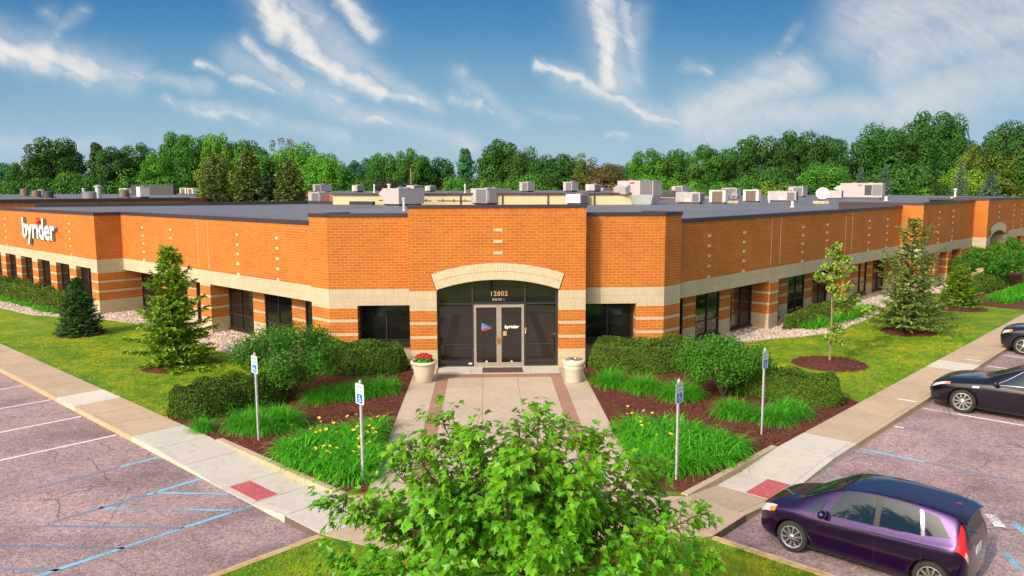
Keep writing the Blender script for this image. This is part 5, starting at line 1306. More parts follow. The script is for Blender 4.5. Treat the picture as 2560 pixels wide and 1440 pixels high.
# ---------------------------------------------------------------- roof plant; local x = DR, y = DL, corner towards the camera at the origin
def unit_box(name, label, P, a, c, h, style='plain', cat='air conditioner', group='air conditioning units on the roofs', body='unit_beige', z=4.95):
    r = thing(name, label, cat, (P[0], P[1], z), math.radians(45), group)
    b = MB(); cz = .14
    b.box((c/2, a/2, cz+(h-cz)/2), (c, a, h-cz), body); b.build('casing', r)
    k = MB(); k.box((c/2, a/2, cz/2), (c*.86, a*.86, cz), 'unit_dark'); k.build('kerb', r)
    t = MB(); t.box((c/2, a/2, h+.015), (c+.04, a+.04, .03), 'unit_white'); t.build('lid', r)
    def panel(face, u0, u1, z0, z1, mat, nm='panel', slats=0):
        p = MB()
        if face == 'L': p.box((-.008, (u0+u1)/2*a, (z0+z1)/2*h), (.02, (u1-u0)*a, (z1-z0)*h), mat)
        else: p.box(((u0+u1)/2*c, -.008, (z0+z1)/2*h), ((u1-u0)*c, .02, (z1-z0)*h), mat)
        for s in range(slats):
            zz = (z0+(z1-z0)*(s+.5)/slats)*h
            if face == 'L': p.box((-.022, (u0+u1)/2*a, zz), (.012, (u1-u0)*a, .02), 'unit_dark')
        for s in range(slats if face == 'R' else 0): uu = (u0+(u1-u0)*(s+.5)/slats)*c; p.box((uu, -.022, (z0+z1)/2*h), (.02, .012, (z1-z0)*h), 'unit_dark')
        p.build(nm, r)
    if style == 'coil': panel('L', .18, .82, .12, .94, 'coil_brown', 'coil', 9)
    elif style == 'split': panel('L', .05, .66, .14, .96, 'unit_grey', 'coil', 8); panel('R', .02, .10, .2, .9, 'unit_white'); 
    elif style == 'plain': panel('R', .08, .92, .2, .92, 'unit_grey'); panel('L', .55, .97, .16, .9, 'unit_white')
    elif style == 'vents':
        panel('L', .05, .30, .2, .9, 'unit_grey', 'grille', 7); panel('R', .1, .9, .2, .9, 'unit_grey', 'grille', 5); panel('L', .40, .62, .2, .55, 'unit_white')
    elif style == 'rooftop':
        panel('L', .02, .26, .15, .97, 'unit_grey', 'grille', 10); panel('L', .30, .62, .5, .9, 'unit_white')
    for q in range(2 if a > 1.6 else 1):
        f = MB(); f.lathe([(.30, h+.03), (.30, h+.12), (.25, h+.12), (.22, h+.05)], (c*.5, a*(.3+.4*q), 0), 'unit_grey', 14); f.build('fan_guard', r)
    return r
def build_units():
    U = unit_box
    r = U('rooftop_unit', 'grey rooftop unit at the left end of the roof, beside the spruces', (-15.6, 45.9), 1.75, 1.8, .98, 'split')
    r = U('rooftop_unit', 'wide pale rooftop unit just left of the tall brick entrance bay', (-7.2, 35.2), 2.0, 2.6, 1.34, 'none', body='unit_beige')
    h = MB(); h.add([(0, 2.0, 1.34), (0, 2.55, .95), (2.0, 2.55, .95), (2.0, 2.0, 1.34), (0, 2.0, .5), (2, 2.0, .5)], [(0, 1, 2, 3), (0, 4, 1), (3, 2, 5), (1, 4, 5, 2)], 'unit_beige'); h.build('hood', r)
    v = MB(); v.lathe([(.10, 1.36), (.10, 1.6), (.16, 1.6), (.16, 1.72), (0, 1.74)], (.4, 1.7, 0), 'unit_white', 12); v.build('flue', r)
    U('rooftop_unit', 'blue-grey rooftop unit behind the middle of the entrance bay', (-.3, 38.1), 1.9, 2.9, 1.3, 'split')
    U('rooftop_unit', 'pale small rooftop unit above the right end of the entrance bay', (7.2, 36.6), 1.46, 1.1, .83, 'plain', body='unit_white')
    r = U('rooftop_unit', 'largest rooftop unit on a flared duct base above the right brick flank', (12.9, 35.6), 3.46, 1.25, 1.25, 'none', z=5.58)
    r['label'] = 'largest rooftop unit with a hood and flared duct base above the right brick flank'
    m = MB(); b = [(.15, .3, -.62), (1.1, .3, -.62), (1.1, 2.4, -.62), (.15, 2.4, -.62)]; t = [(0, 0, .14), (1.25, 0, .14), (1.25, 3.4, .14), (0, 3.4, .14)]
    m.add(b+t, [(0, 1, 5, 4), (1, 2, 6, 5), (2, 3, 7, 6), (3, 0, 4, 7)], 'duct'); m.build('duct_base', r)
    m = MB(); m.add([(0, 2.2, 1.0), (0, 3.4, 1.0), (-.7, 3.4, .72), (-.7, 2.2, .72), (-.55, 2.2, .2), (-.55, 3.4, .2), (0, 2.2, .2), (0, 3.4, .2)], [(0, 1, 2, 3), (3, 2, 5, 4), (0, 3, 4, 6), (1, 7, 5, 2), (6, 4, 5, 7)], 'unit_beige'); m.build('hood', r)
    m = MB(); m.box((-.01, .65, .74), (.03, 1.15, 1.1), 'unit_grey')
    for i in range(9): m.box((-.03, .15+i*.125, .74), (.02, .03, 1.1), 'unit_dark')
    m.build('grille', r); m = MB(); m.box((-.012, 2.0, 1.1), (.02, .38, .13), 'red_plain'); m.build('badge', r)
    U('rooftop_unit', 'low pale rooftop unit between the largest unit and the first brown-grilled condenser', (17.2, 37.6), 2.3, .8, .92, 'vents')
    U('condenser', 'boxy white condenser with a brown grille next to the dark dish', (19.2, 37.2), 1.48, .45, 1.1, 'coil', body='unit_white')
    U('condenser', 'boxy white condenser with a brown grille beside the thin white pipe', (23.9, 42.9), 1.5, .5, 1.1, 'coil', body='unit_white')
    U('rooftop_unit', 'low grey rooftop unit left of the white satellite dish', (27.7, 44.0), 2.7, .5, .94, 'vents')
    U('rooftop_unit', 'grey rooftop unit with a dark end behind the low unit by the white dish', (40.1, 73.5), 1.9, 1.45, 1.3, 'split')
    U('rooftop_unit', 'pale rooftop unit partly behind the white satellite dish', (38.0, 57.6), 2.3, .5, .9, 'plain')
    r = U('rooftop_unit', 'long rooftop unit with an open side and hood at the right before the blue spruces', (43.2, 59.1), 4.6, .95, 1.7, 'none')
    m = MB(); m.box((-.01, 1.5, .95), (.03, .75, 1.1), 'unit_dark'); m.box((-.01, .55, .95), (.03, 1.0, 1.2), 'unit_grey'); m.build('panel', r)
    m = MB(); m.add([(0, 4.6, 1.5), (0, 5.4, 1.15), (.9, 5.4, 1.15), (.9, 4.6, 1.5), (0, 4.6, .9), (.9, 4.6, .9)], [(0, 1, 2, 3), (0, 4, 1), (1, 4, 5, 2), (3, 2, 5)], 'unit_white'); m.build('hood', r)
    m = MB(); m.box((-.012, 2.4, 1.5), (.02, .4, .12), 'red_plain'); m.build('badge', r)
    U('rooftop_unit', 'grey rooftop unit behind the dark dish and first condenser', (33.5, 79.7), 2.2, 1.3, 1.15, 'split')
    U('rooftop_unit', 'small beige rooftop unit left of the largest unit far back', (17.3, 93), 1.8, 1.35, 1.1, 'plain', z=5.0)
    U('rooftop_unit', 'grey rooftop unit peeking out just right of the largest unit', (27.4, 85), 1.7, 2.1, 1.4, 'split', z=4.97)
    z = 5.83
    def farU(label, px, pb, w, h, depth, st='split'):
        p = ondepth(px, pb, depth); U('rooftop_unit', label, (p.x, p.y), w*.62, w*.62, h, st, z=z)
    farU('small pale rooftop unit at the left end of the rear roof', 801, 476, 2.4, .9, 88, 'split')
    farU('small square unit on the rear roof right of the middle unit', 1319, 478, 1.9, 1.05, 86)
    farU('square unit on the rear roof behind the pale small unit', 1429, 478, 1.9, 1.05, 86)
    farU('low pale unit on the rear roof left of the largest unit', 1486, 481, 2.0, .8, 88, 'plain')
    farU('low grey unit on the rear roof above the wide pale unit', 1035, 478, 2.2, .75, 95, 'plain')
    farU('round-backed unit on the rear roof near the purple shrubs', 893, 478, 1.6, .8, 92, 'plain')
    farU('small dark-sided unit on the rear roof beside the lime bush', 1075, 476, 1.5, .7, 98, 'plain')
    # pipes and vents
    def pipe(label, p, h, r0, z, hood=True, mat='unit_white'):
        m = MB(); pr = [(r0*1.6, 0), (r0*1.5, .06), (r0, .08), (r0, h)] + ([(r0*1.7, h), (r0*1.7, h+r0*1.2), (0, h+r0*1.4)] if hood else [(0, h)])
        m.lathe(pr, (0, 0, 0), mat, 12); o = m.build('vent_pipe', loc=(p[0], p[1], z)); tag(o, label, 'vent pipe', 'vent pipes on the roofs')
    pipe('white capped vent pipe before the wide pale rooftop unit', onz(1010, 527, 4.95), .72, .07, 4.95)
    pipe('thin white vent pipe between the second condenser and the low grey unit', onz(1923, 506, 4.95), .85, .06, 4.95)
    pipe('short white vent stub in front of the white satellite dish', onz(1981, 518, 4.95), .42, .10, 4.95, False)
    pipe('short white vent stub right of the long open-sided unit', onz(2215, 502, 4.95), .42, .14, 4.95, False)
    pipe('tall white vent pipe on the far right roof', onz(2387, 500, 5.0), .95, .10, 5.0)
    pipe('white vent box beside the tall far right vent pipe', onz(2380, 500, 5.0), .3, .14, 5.0, False)
    pipe('grey vent stub on the rear roof above the bay', ondepth(1163, 480, 80), .9, .10, 5.83, False, 'duct')
    pipe('white vent stub on the rear roof by the tree trunk', ondepth(936, 478, 84), .9, .09, 5.83, False)
    # satellite dishes
    def dish(label, P, R_, mat, ballast):
        r = thing('satellite_dish', label, 'satellite dish', (P[0], P[1], 4.95), 0, 'satellite dishes on the roof')
        ax = Vector((-.35, -.86, .38)).normalized().to_track_quat('Z', 'Y').to_matrix()
        d = MB(); prof = [(R_*k/8, R_*.22*(k/8)**2) for k in range(9)]; d.lathe(prof, (0, 0, R_+.28), mat, 28, ax); d.build('reflector', r, smooth=True)
        m = MB(); m.tube([(0, 0, 0), (0, 0.05, R_+.2)], .04, 'unit_grey', 8); m.tube([(-.5, .25, 0), (0, .05, R_*.9)], .02, 'unit_grey', 6); m.tube([(.5, .25, 0), (0, .05, R_*.9)], .02, 'unit_grey', 6); m.build('mast', r)
        f = MB(); tip = ax @ Vector((0, 0, R_*.75)) + Vector((0, 0, R_+.28)); lo = ax @ Vector((0, -R_*.9, R_*.18)) + Vector((0, 0, R_+.28)); f.tube([tuple(lo), tuple(tip)], .015, 'unit_dark', 6); f.box(tuple(tip), (.09, .09, .12), 'unit_white'); f.build('feed_arm', r)
        b = MB()
        for dx, dy in ballast: b.box((dx, dy, .11), (.42, .24, .22), 'cream_siding')
        b.build('ballast', r)
    dish('white satellite dish on block ballast at the right part of the roof', onz(2055, 509, 4.95), .52, 'unit_white', ((-.55, -.1), (-.1, -.15), (.3, .0), (-.3, .3)))
    dish('dark satellite dish on block ballast beside the first condenser', onz(1833, 508, 4.95), .36, 'unit_grey', ((-.3, -.1), (.15, -.1), (.0, .25)))
    # red pallet-like bundle, hatch
    m = MB(); p = onz(868, 511, 4.95); m.box((p.x, p.y, 5.03), (1.5, .5, .14), 'red_plain'); m.box((p.x+.05, p.y+.3, 5.10), (1.2, .5, .1), 'red_plain'); o = m.build('pallet'); tag(o, 'flat red bundle lying on the roof before the cream wall', 'bundle')
    m = MB(); p = onz(862, 509, 4.95); m.box((p.x, p.y+2.0, 5.14), (2.4, .15, .36), 'unit_dark'); o = m.build('parapet_screen'); tag(o, 'short dark upstand on the roof behind the red bundle', 'screen')
    # left rear roof
    zl = 5.37
    def cyl(label, px, pb, depth, R_, h, mat='coil_brown', nm='condenser'):
        p = onz(px, pb, zl); r = thing(nm, label, 'air conditioner', (p.x, p.y, zl), 0, 'round condensers on the left rear roof')
        m = MB(); m.lathe([(R_, .08), (R_, h), (R_*.9, h+.04)], (0, 0, 0), mat, 18); m.build('casing', r)
        k = MB(); k.lathe([(R_*.92, h+.045), (R_*.5, h+.08), (0, h+.08)], (0, 0, 0), 'unit_grey', 18); k.build('fan_guard', r)
        b = MB(); b.box((0, 0, .04), (R_*2.2, R_*2.2, .08), 'unit_dark'); b.build('base', r)
    cyl('wide round brown condenser between two pipes on the left rear roof', 230, 499, 82, .8, .68, 'unit_grey')
    cyl('round brown condenser beside the pale blue unit on the left rear roof', 311, 494, 84, .5, .8)
    cyl('small dark round condenser at the right of the cluttered plant group', 122, 495, 88, .5, .65, 'unit_dark')
    cyl('tall brown condenser in the cluttered plant group at the far left', 62, 491, 100, .5, .95)
    cyl('dark round condenser in the middle of the cluttered plant group', 92, 493, 95, .5, .75)
    cyl('white-topped condenser in the cluttered plant group', 104, 491, 96, .42, .85, 'unit_beige')
    def sq(label, px, pb, depth, a, c, h, st='plain', body='unit_white'):
        p = onz(px, max(pb, 484), zl); unit_box('rooftop_unit', label, (p.x, p.y), a, c, h, st, z=zl, body=body)
    sq('pale blue boxy unit at the end of the left rear roof', 351, 495, 80, .95, 1.0, 1.15, 'none', 'unit_white')
    sq('long white unit on legs at the left of the dark plant screen', 315, 487, 110, 2.6, 1.2, .95, 'coil')
    sq('long white unit in front of the dark plant screen', 405, 486, 112, 2.8, 1.2, 1.0, 'coil')
    sq('white unit beside the lime bush on the left rear roof', 465, 486, 116, 2.2, 1.2, 1.0, 'coil')
    sq('white unit half hidden behind the spruces on the left rear roof', 482, 488, 108, 1.6, 1.2, .95, 'coil')
    for lab, px, h in (('grey capped vent pipe right of the wide round condenser', 247, 1.15), ('thin pale vent pipe left of the wide round condenser', 211, .95)):
        p = onz(px, 499, zl); m = MB(); m.lathe([(.3, 0), (.3, .1), (.26, .12), (.26, h), (.36, h), (.36, h+.12), (0, h+.22)] if h > 1 else [(.14, 0), (.14, h), (.2, h), (.2, h+.1), (0, h+.1)], (0, 0, 0), 'duct', 14); o = m.build('vent_pipe', loc=(p.x, p.y, zl)); tag(o, lab, 'vent pipe', 'vent pipes on the roofs')
    m = MB(); p = onz(5, 484, zl); pts = [(-1.6, 0, .55), (-1.2, 0, .95), (-.4, 0, 1.15), (.3, 0, 1.0), (.62, 0, .6), (.68, 0, .0)]; m.tube(pts, .26, 'duct', 12); o = m.build('gooseneck_duct', loc=(p.x, p.y, zl), smooth=True); tag(o, 'bent silver duct curving down to the roof at the left picture edge', 'duct')
    # cable runs on the roof
    m = MB(); a, b, c = onz(1650, 500, 4.95), onz(1790, 500, 4.95), onz(1960, 497, 4.95); m.tube([(a.x, a.y, 5.1), (b.x, b.y, 5.08), (c.x, c.y, 5.1)], .04, 'brick_far', 6); m.tube([(a.x, a.y+.4, 5.2), (b.x, b.y+.4, 5.2)], .03, 'cream_siding', 6); o = m.build('pipe_run'); tag(o, 'rusty pipe run along the roof between the large unit and the condensers', 'pipe')
build_units()

# ---------------------------------------------------------------- trees behind: kind, px of centre, top row, width in px, depth m, colour, label
DKG, GRN, BRT, LIM, OLV, BRN, PUR, BLU, GRY_HAZE, TEAL = (.040, .128, .018), (.064, .195, .020), (.095, .270, .018), (.17, .31, .020), (.12, .185, .024), (.16, .125, .040), (.065, .040, .036), (.10, .17, .14), (.20, .24, .19), (.045, .175, .062)  # the grey of the far thin trees has distance haze put into it
FAR = [
 ('round', 15, 398, 90, 165, TEAL, 'bluish dark tree at the left picture edge'), ('oval', 62, 392, 70, 150, GRN, 'low round tree left of the tall dark one at the left edge'),
 ('open', 140, 330, 145, 150, DKG, 'tall broad dark tree near the left edge, sky through its crown'), ('bush', 185, 412, 90, 135, GRN, 'low leafy tree below the right side of the tall left tree'),
 ('cone', 245, 355, 62, 145, DKG, 'first pointed dark tree right of the mast'), ('oval_b', 285, 352, 75, 140, DKG, 'second pointed dark tree right of the mast'), ('oval', 345, 345, 80, 148, GRN, 'feathery dark tree before the highest left group'),
 ('bush', 340, 405, 120, 128, GRN, 'lighter green low tree under the feathery dark tree'), ('oval', 395, 372, 80, 135, BRT, 'light green tree left of the highest left group'),
 ('oval_b', 443, 312, 75, 150, GRN, 'pointed top of the highest left group'), ('round', 500, 325, 110, 148, GRN, 'rounded tree in the middle of the highest left group'), ('open_b', 548, 318, 75, 146, BRT, 'narrow bright tree at the right of the highest left group'),
 ('round', 615, 338, 110, 150, GRN, 'broad green tree between the highest left group and the grey tree'), ('bare', 710, 326, 78, 190, GRY_HAZE, 'grey thin-leaved tree standing behind the others'),
 ('round_b', 745, 350, 110, 140, BRT, 'bright green tree right of the grey thin-leaved one'), ('round', 815, 372, 100, 135, BRT, 'rounded green tree at the right of the spruces'), ('bush', 850, 405, 80, 128, GRN, 'low green tree sloping down at the end of the left group'),
 ('oval', 545, 373, 90, 92, OLV, 'yellow-green topped tree above the left dark spruce'), ('round', 640, 362, 105, 94, BRT, 'yellow-green topped tree above the middle dark spruce'),
 ('open', 900, 384, 80, 165, TEAL, 'bluish tree left of the first gap in the middle'), ('round', 960, 372, 75, 150, GRN, 'tree left of the slim high-trunked tree'), ('open_b', 1025, 360, 75, 148, GRN, 'high-trunked tree above the purple shrubs'), ('round', 1085, 382, 90, 150, DKG, 'dark low tree right of the high-trunked tree'),
 ('cone', 1165, 370, 70, 160, TEAL, 'bluish conical tree left of the big middle trees'), ('bush', 1150, 425, 100, 130, GRN, 'low trees under the bluish conical tree'),
 ('round', 1250, 337, 110, 150, DKG, 'highest tree of the middle group'), ('round_b', 1312, 362, 85, 145, DKG, 'rounded tree right of the highest middle tree'), ('round', 1385, 375, 110, 140, DKG, 'broad dark tree at the right of the middle group'), ('bush', 1330, 420, 130, 128, GRN, 'low green mass under the middle group'),
 ('bare', 1445, 370, 85, 260, GRY_HAZE, 'misty grey tree in the gap behind the brown pines'), ('cone', 1452, 398, 60, 125, OLV, 'olive pine left of the brown pines'), ('round', 1500, 400, 120, 122, BRN, 'brownish pine right of the olive pine'), ('bush', 1535, 425, 75, 118, BRN, 'pinkish brown low pine beside the largest rooftop unit'),
 ('round', 1555, 404, 110, 300, TEAL, 'distant blue-green trees in the gap'),  # the blue of distance is put into the leaf colour here
 ('oval', 1615, 360, 80, 145, BRT, 'bright tree right of the gap'), ('round', 1690, 363, 85, 148, GRN, 'tree second right of the gap'), ('oval_b', 1765, 346, 75, 142, GRN, 'pointed tree left of the broad dark right group'), ('bush', 1650, 432, 110, 125, BRT, 'low bright trees behind the largest rooftop unit'),
 ('open', 1870, 325, 130, 155, DKG, 'dark tree at the left of the broad right group'), ('open_b', 1815, 360, 70, 148, DKG, 'lower dark tree at the edge of the broad right group'), ('open', 1975, 312, 130, 152, DKG, 'highest tree of the broad right group'), ('round', 2065, 328, 115, 150, DKG, 'rounded tree at the right of the broad right group'), ('bush', 1925, 400, 140, 140, DKG, 'dark understorey below the broad right group'),
 ('round_b', 2195, 300, 135, 150, DKG, 'dark tree left of the tallest tree'), ('round', 2330, 262, 125, 150, DKG, 'tallest tree of all at the right'), ('open_b', 2265, 310, 110, 148, DKG, 'dark tree between the tallest and its left neighbour'), ('round', 2385, 335, 100, 146, DKG, 'dark tree below the right side of the tallest tree'), ('bush', 2250, 390, 170, 138, DKG, 'dark understorey below the tallest tree'),
 ('open', 2445, 338, 95, 140, OLV, 'yellowish thin tree right of the tallest tree'), ('round', 2545, 285, 140, 135, DKG, 'dark tree cut by the right picture edge'), ('bush', 2410, 400, 110, 125, LIM, 'yellow-green low tree left of the right edge trees'), ('round', 2510, 362, 120, 112, OLV, 'yellow-green tree under the dark right edge tree'), ('bush', 2545, 420, 110, 105, LIM, 'yellow-green bush at the right picture edge'),
 ('bush', 1605, 420, 70, 120, BRT, 'small round bright tree left of the largest rooftop unit'), ('bush', 1720, 440, 90, 112, BRT, 'round green bush behind the first condenser'), ('bush', 1790, 440, 80, 110, GRN, 'green bush behind the dark dish'), ('bush', 1935, 437, 120, 108, LIM, 'bright yellow-green bush behind the second condenser'), ('round_b', 2060, 400, 130, 118, GRN, 'green tree behind the white satellite dish'), ('bush', 2130, 435, 80, 110, LIM, 'yellow-green bush left of the long open-sided unit'), ('bush', 2285, 430, 95, 108, BRT, 'round green bush right of the long open-sided unit'), ('bush', 2340, 440, 70, 118, DKG, 'dark bush between the round green bush and the blue spruces'),
 ('bush', 187, 458, 48, 112, LIM, 'small lime bush at the left rear roof edge'), ('bush', 478, 450, 40, 118, LIM, 'small lime bush beside the spruces'), ('bush', 1058, 456, 52, 112, LIM, 'small lime bush behind the wide pale unit'), ('cone', 1206, 449, 30, 112, LIM, 'tiny lime conical tree behind the blue-grey unit'),
 ('bush', 885, 444, 60, 118, PUR, 'purple-brown shrub left of the larger purple one'), ('bush', 975, 438, 110, 118, PUR, 'largest purple-brown shrub behind the wide pale unit'), ('bush', 1105, 452, 70, 118, PUR, 'purple-brown shrub right of the lime bush'), ('bush', 1160, 462, 50, 116, PUR, 'low purple-brown shrub before the bluish conical tree'),
 ('bush', 30, 440, 110, 130, GRN, 'low bushes at the left picture edge'), ('bush', 110, 430, 110, 128, DKG, 'low dark bushes below the tall left tree'), ('bush', 260, 425, 130, 125, DKG, 'low dark bushes below the pointed left trees'), ('bush', 430, 420, 130, 122, GRN, 'low leafy mass below the highest left group'),
 ('bush', 920, 430, 110, 135, GRN, 'low green mass below the bluish middle tree'), ('bush', 1240, 440, 90, 125, GRN, 'low green mass behind the tiny lime tree'), ('bush', 1845, 430, 110, 122, GRN, 'low green mass below the broad right group'), ('bush', 2190, 430, 90, 125, DKG, 'dark low mass behind the long open-sided unit'), ('bush', 2460, 440, 90, 118, GRN, 'green low mass below the yellowish thin tree'),
]
def build_trees():
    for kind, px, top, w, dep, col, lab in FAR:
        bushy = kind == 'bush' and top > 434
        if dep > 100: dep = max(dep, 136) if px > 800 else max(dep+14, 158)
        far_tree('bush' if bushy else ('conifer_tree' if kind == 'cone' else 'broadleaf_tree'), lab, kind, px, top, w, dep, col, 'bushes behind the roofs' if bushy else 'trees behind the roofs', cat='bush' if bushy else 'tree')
    def sp(lab, px, top, wpx, depth, mat, **kw):
        p = ondepth(px, 480, depth); t = ondepth(px, top, depth); H = t.z; R_ = wpx*depth/FPX/2
        conifer('spruce_tree', lab, (p.x, p.y), H, R_, mat, kw.get('lv', 26), 9, .36, .2, .35, .8, R_*.10, skirt=.03, twig_n=17, group='spruces behind the roofs', tl=(.5, 1.4))
    sp('leftmost dark spruce behind the left roof edge', 540, 392, 150, 84, 'needle_olive'); sp('middle dark spruce behind the left roof edge', 622, 383, 160, 84, 'needle_olive'); sp('rightmost dark spruce behind the left roof edge', 725, 398, 150, 84, 'needle_olive'); sp('dark spruce filling in between the middle and rightmost spruces', 675, 405, 130, 88, 'needle_dark')
    for lab, px, top, w in (('blue-grey spruce behind the left end of the long open-sided unit', 2150, 418, 50), ('blue-grey spruce behind the right end of the long open-sided unit', 2212, 414, 52), ('blue-grey spruce left of the right edge trees', 2398, 408, 50), ('broad blue-grey spruce among the yellow-green right trees', 2475, 432, 66)):
        p = ondepth(px, 480, 128); t = ondepth(px, top, 128); R_ = w*1.25*128/FPX/2; conifer('spruce_tree', lab, (p.x, p.y), t.z, R_, 'needle_blue', 24, 9, .34, .2, .1, .85, R_*.13, skirt=.05, twig_n=10, group='blue spruces at the right', tl=(.7, 1.3))
    # broad hedge of distant woodland closing the view under the crowns
    m = MB(); n = 26000; x = rng.uniform(-190, 190, n); y = 185+rng.uniform(-6, 6, n)-np.abs(x)*.12; z = rng.uniform(0, 1, n)**.8*(7.5+1.4*np.sin(x*.11)+1.2*np.sin(x*.37))
    leaves(m, np.c_[x, y, z], np.tile([0, -.8, .6], (n, 1))+rdir(n)*.8, rng.uniform(.6, 1.5, n), 'leaf_far', tints(n, .5, 1.2), .75, .12)
    o = m.build('woodland'); o.color = (.030, .12, .022, 1); tag(o, 'dark far woodland closing the view under the tree crowns', 'woodland', kind='stuff')
    r = thing('radio_mast', 'thin pale lattice mast on the skyline right of the tall left tree', 'mast', tuple(ondepth(203, 475, 420).xy)+(0,))
    m = MB(); m.tube([(0, 0, 0), (0, 0, 29)], [.5, .18], 'duct', 5); m.build('pole', r)
    for zz in (14, 20, 25): k = MB(); k.tube([(-.7, 0, zz), (.7, 0, zz)], .12, 'duct', 5); k.build('crossbar', r)
    r = thing('slim_trunk', 'slim weathered tree trunk among the purple shrubs behind the roof', 'pole', tuple(ondepth(1028, 475, 112).xy)+(0,))  # slim upright that stands for a tree trunk
    m = MB(); m.tube([(0, 0, 0), (0, 0, 9.0)], [.16, .11], 'wood', 8); m.build('pole', r)
build_trees()

# ================================================================= SMALL THINGS BY THE DOOR, SIGNS
def arc_pts(cx, cy, r, a0, a1, n): return [(cx+r*math.cos(a0+(a1-a0)*i/n), cy+r*math.sin(a0+(a1-a0)*i/n)) for i in range(n+1)]
def build_signs():
    Vt1, Ft1 = text_mesh('RESERVED', .056, .0012, .0012, 0, 1.05); Vt2, Ft2 = text_mesh('PARKING', .060, .0012, .0012, 0, 1.05)
    def sign(label, x, y, out):
        ang = math.atan2(out.y, out.x)+math.pi/2
        r = thing('parking_sign', label, 'sign', (x, y, 0), ang, 'reserved parking signs in the beds')      # local -y faces out
        p = MB(); p.box((0, 0.012, 1.06), (.058, .014, 2.36), 'galv'); p.box((-.026, .028, 1.06), (.008, .03, 2.36), 'galv'); p.box((.026, .028, 1.06), (.008, .03, 2.36), 'galv'); p.build('post', r)
        c = MB(); c.lathe([(.038, 2.22), (.038, 2.25), (.03, 2.26), (.03, 2.275), (0, 2.30)], (0, .018, 0), 'galv', 8); c.build('cap', r)
        n = MB(); w, h, z0 = .305, .455, 1.755
        R_ = .03; out_ = []
        for cx, cz, a in ((w/2-R_, z0+h-R_, 0), (-w/2+R_, z0+h-R_, 90), (-w/2+R_, z0+R_, 180), (w/2-R_, z0+R_, 270)): out_ += arc_pts(cx, cz, R_, math.radians(a), math.radians(a+90), 4)
        m = len(out_); F_ = [(x_, -.004, z_) for x_, z_ in out_]; B_ = [(x_, .003, z_) for x_, z_ in out_]
        n.add(F_, [tuple(range(m))], 'sign_white'); n.add(B_, [tuple(reversed(range(m)))], 'galv'); n.add(F_+B_, [(i, (i+1) % m, m+(i+1) % m, m+i) for i in range(m)], 'galv')
        po = n.build('panel', r)
        t = MB(); put_text(t, Vt1, Ft1, (0, -.0052, z0+.365), (1, 0, 0), (0, 0, 1), (0, -1, 0), 'sign_green'); put_text(t, Vt2, Ft2, (0, -.0052, z0+.275), (1, 0, 0), (0, 0, 1), (0, -1, 0), 'sign_green')
        t.build('lettering', po)
        b = MB(); b.box((0, -.006, z0+.125), (.19, .003, .195), 'sign_blue'); b.build('symbol_field', po)
        s = MB(); y_ = -.0085; cx, cz = -.005, z0+.12; k = .165
        def ply(pts): s.add([(cx+u*k, y_, cz+v*k) for u, v in pts], [tuple(range(len(pts)))], 'white_letter')
        ply(arc_pts(-.05, .38, .085, 0, 2*math.pi, 14)[:-1])
        ply([(-.10, .27), (.0, .27), (.02, -.02), (-.07, -.02)]); ply([(-.03, .14), (.17, .14), (.17, .06), (-.03, .06)]); ply([(-.07, -.02), (.21, -.02), (.19, .06), (-.06, .06)][::1]); ply([(.13, .02), (.21, .02), (.30, -.26), (.22, -.28)]); ply([(.22, -.28), (.36, -.22), (.38, -.29), (.25, -.35)])
        o_, i_ = arc_pts(.0, -.13, .27, math.radians(120), math.radians(345), 16), arc_pts(.0, -.13, .195, math.radians(120), math.radians(345), 16)
        for i in range(16): ply([o_[i], o_[i+1], i_[i+1], i_[i]])
        s.build('symbol', po)
    sign('reserved parking sign in front of the large left shrub', -6.28, -7.82, NL); sign('reserved parking sign in the yellow daylilies nearest the left pavement', -3.16, -10.85, NL)
    sign('reserved parking sign at the front edge of the right daylilies', 3.76, -11.07, NR); sign('reserved parking sign between two grass mounds in the right bed', 6.76, -7.89, NR)
build_signs()

def build_wall_sign():
    r = thing('wall_sign', 'big white raised letters byrider with a red pennant on the left brick wall', 'sign', tuple(PL(27.5, 1.1, 0)))
    V, F = text_mesh('byr\u0131der', 1.0, .06, .022, 0, 1.04, 'LEFT')
    lo, hi = V.min(0), V.max(0); sx = 5.65/(hi[0]-lo[0]); sz = 1.58/(hi[1]-lo[1])
    V = V.copy(); V[:, 0] = (V[:, 0]-lo[0])*sx; V[:, 1] = (V[:, 1]-lo[1])*sz; V[:, 2] = (V[:, 2]-lo[2])/(hi[2]-lo[2])*.16+.03
    o = PL(30.08, 1.1, 3.14); base = PL(27.5, 1.1, 0)
    m = MB(); put_text(m, V, F, tuple(o-base), tuple(-DL), (0, 0, 1), tuple(NL), 'white_letter', 'letter_side'); lt = m.build('lettering', r)
    p = MB(); c = PL(27.45, 1.1, 4.40)-base; e = -DL
    pts = [c, c+e*.42+Vector((0, 0, .16)), c+Vector((0, 0, .36))]; A = [p_+NL*.19 for p_ in pts]; B = [p_+NL*.03 for p_ in pts]
    p.add([tuple(v) for v in A+B], [(0, 1, 2), (5, 4, 3), (0, 3, 4, 1), (1, 4, 5, 2), (2, 5, 3, 0)], 'logo_red'); p.build('pennant', r)
build_wall_sign()

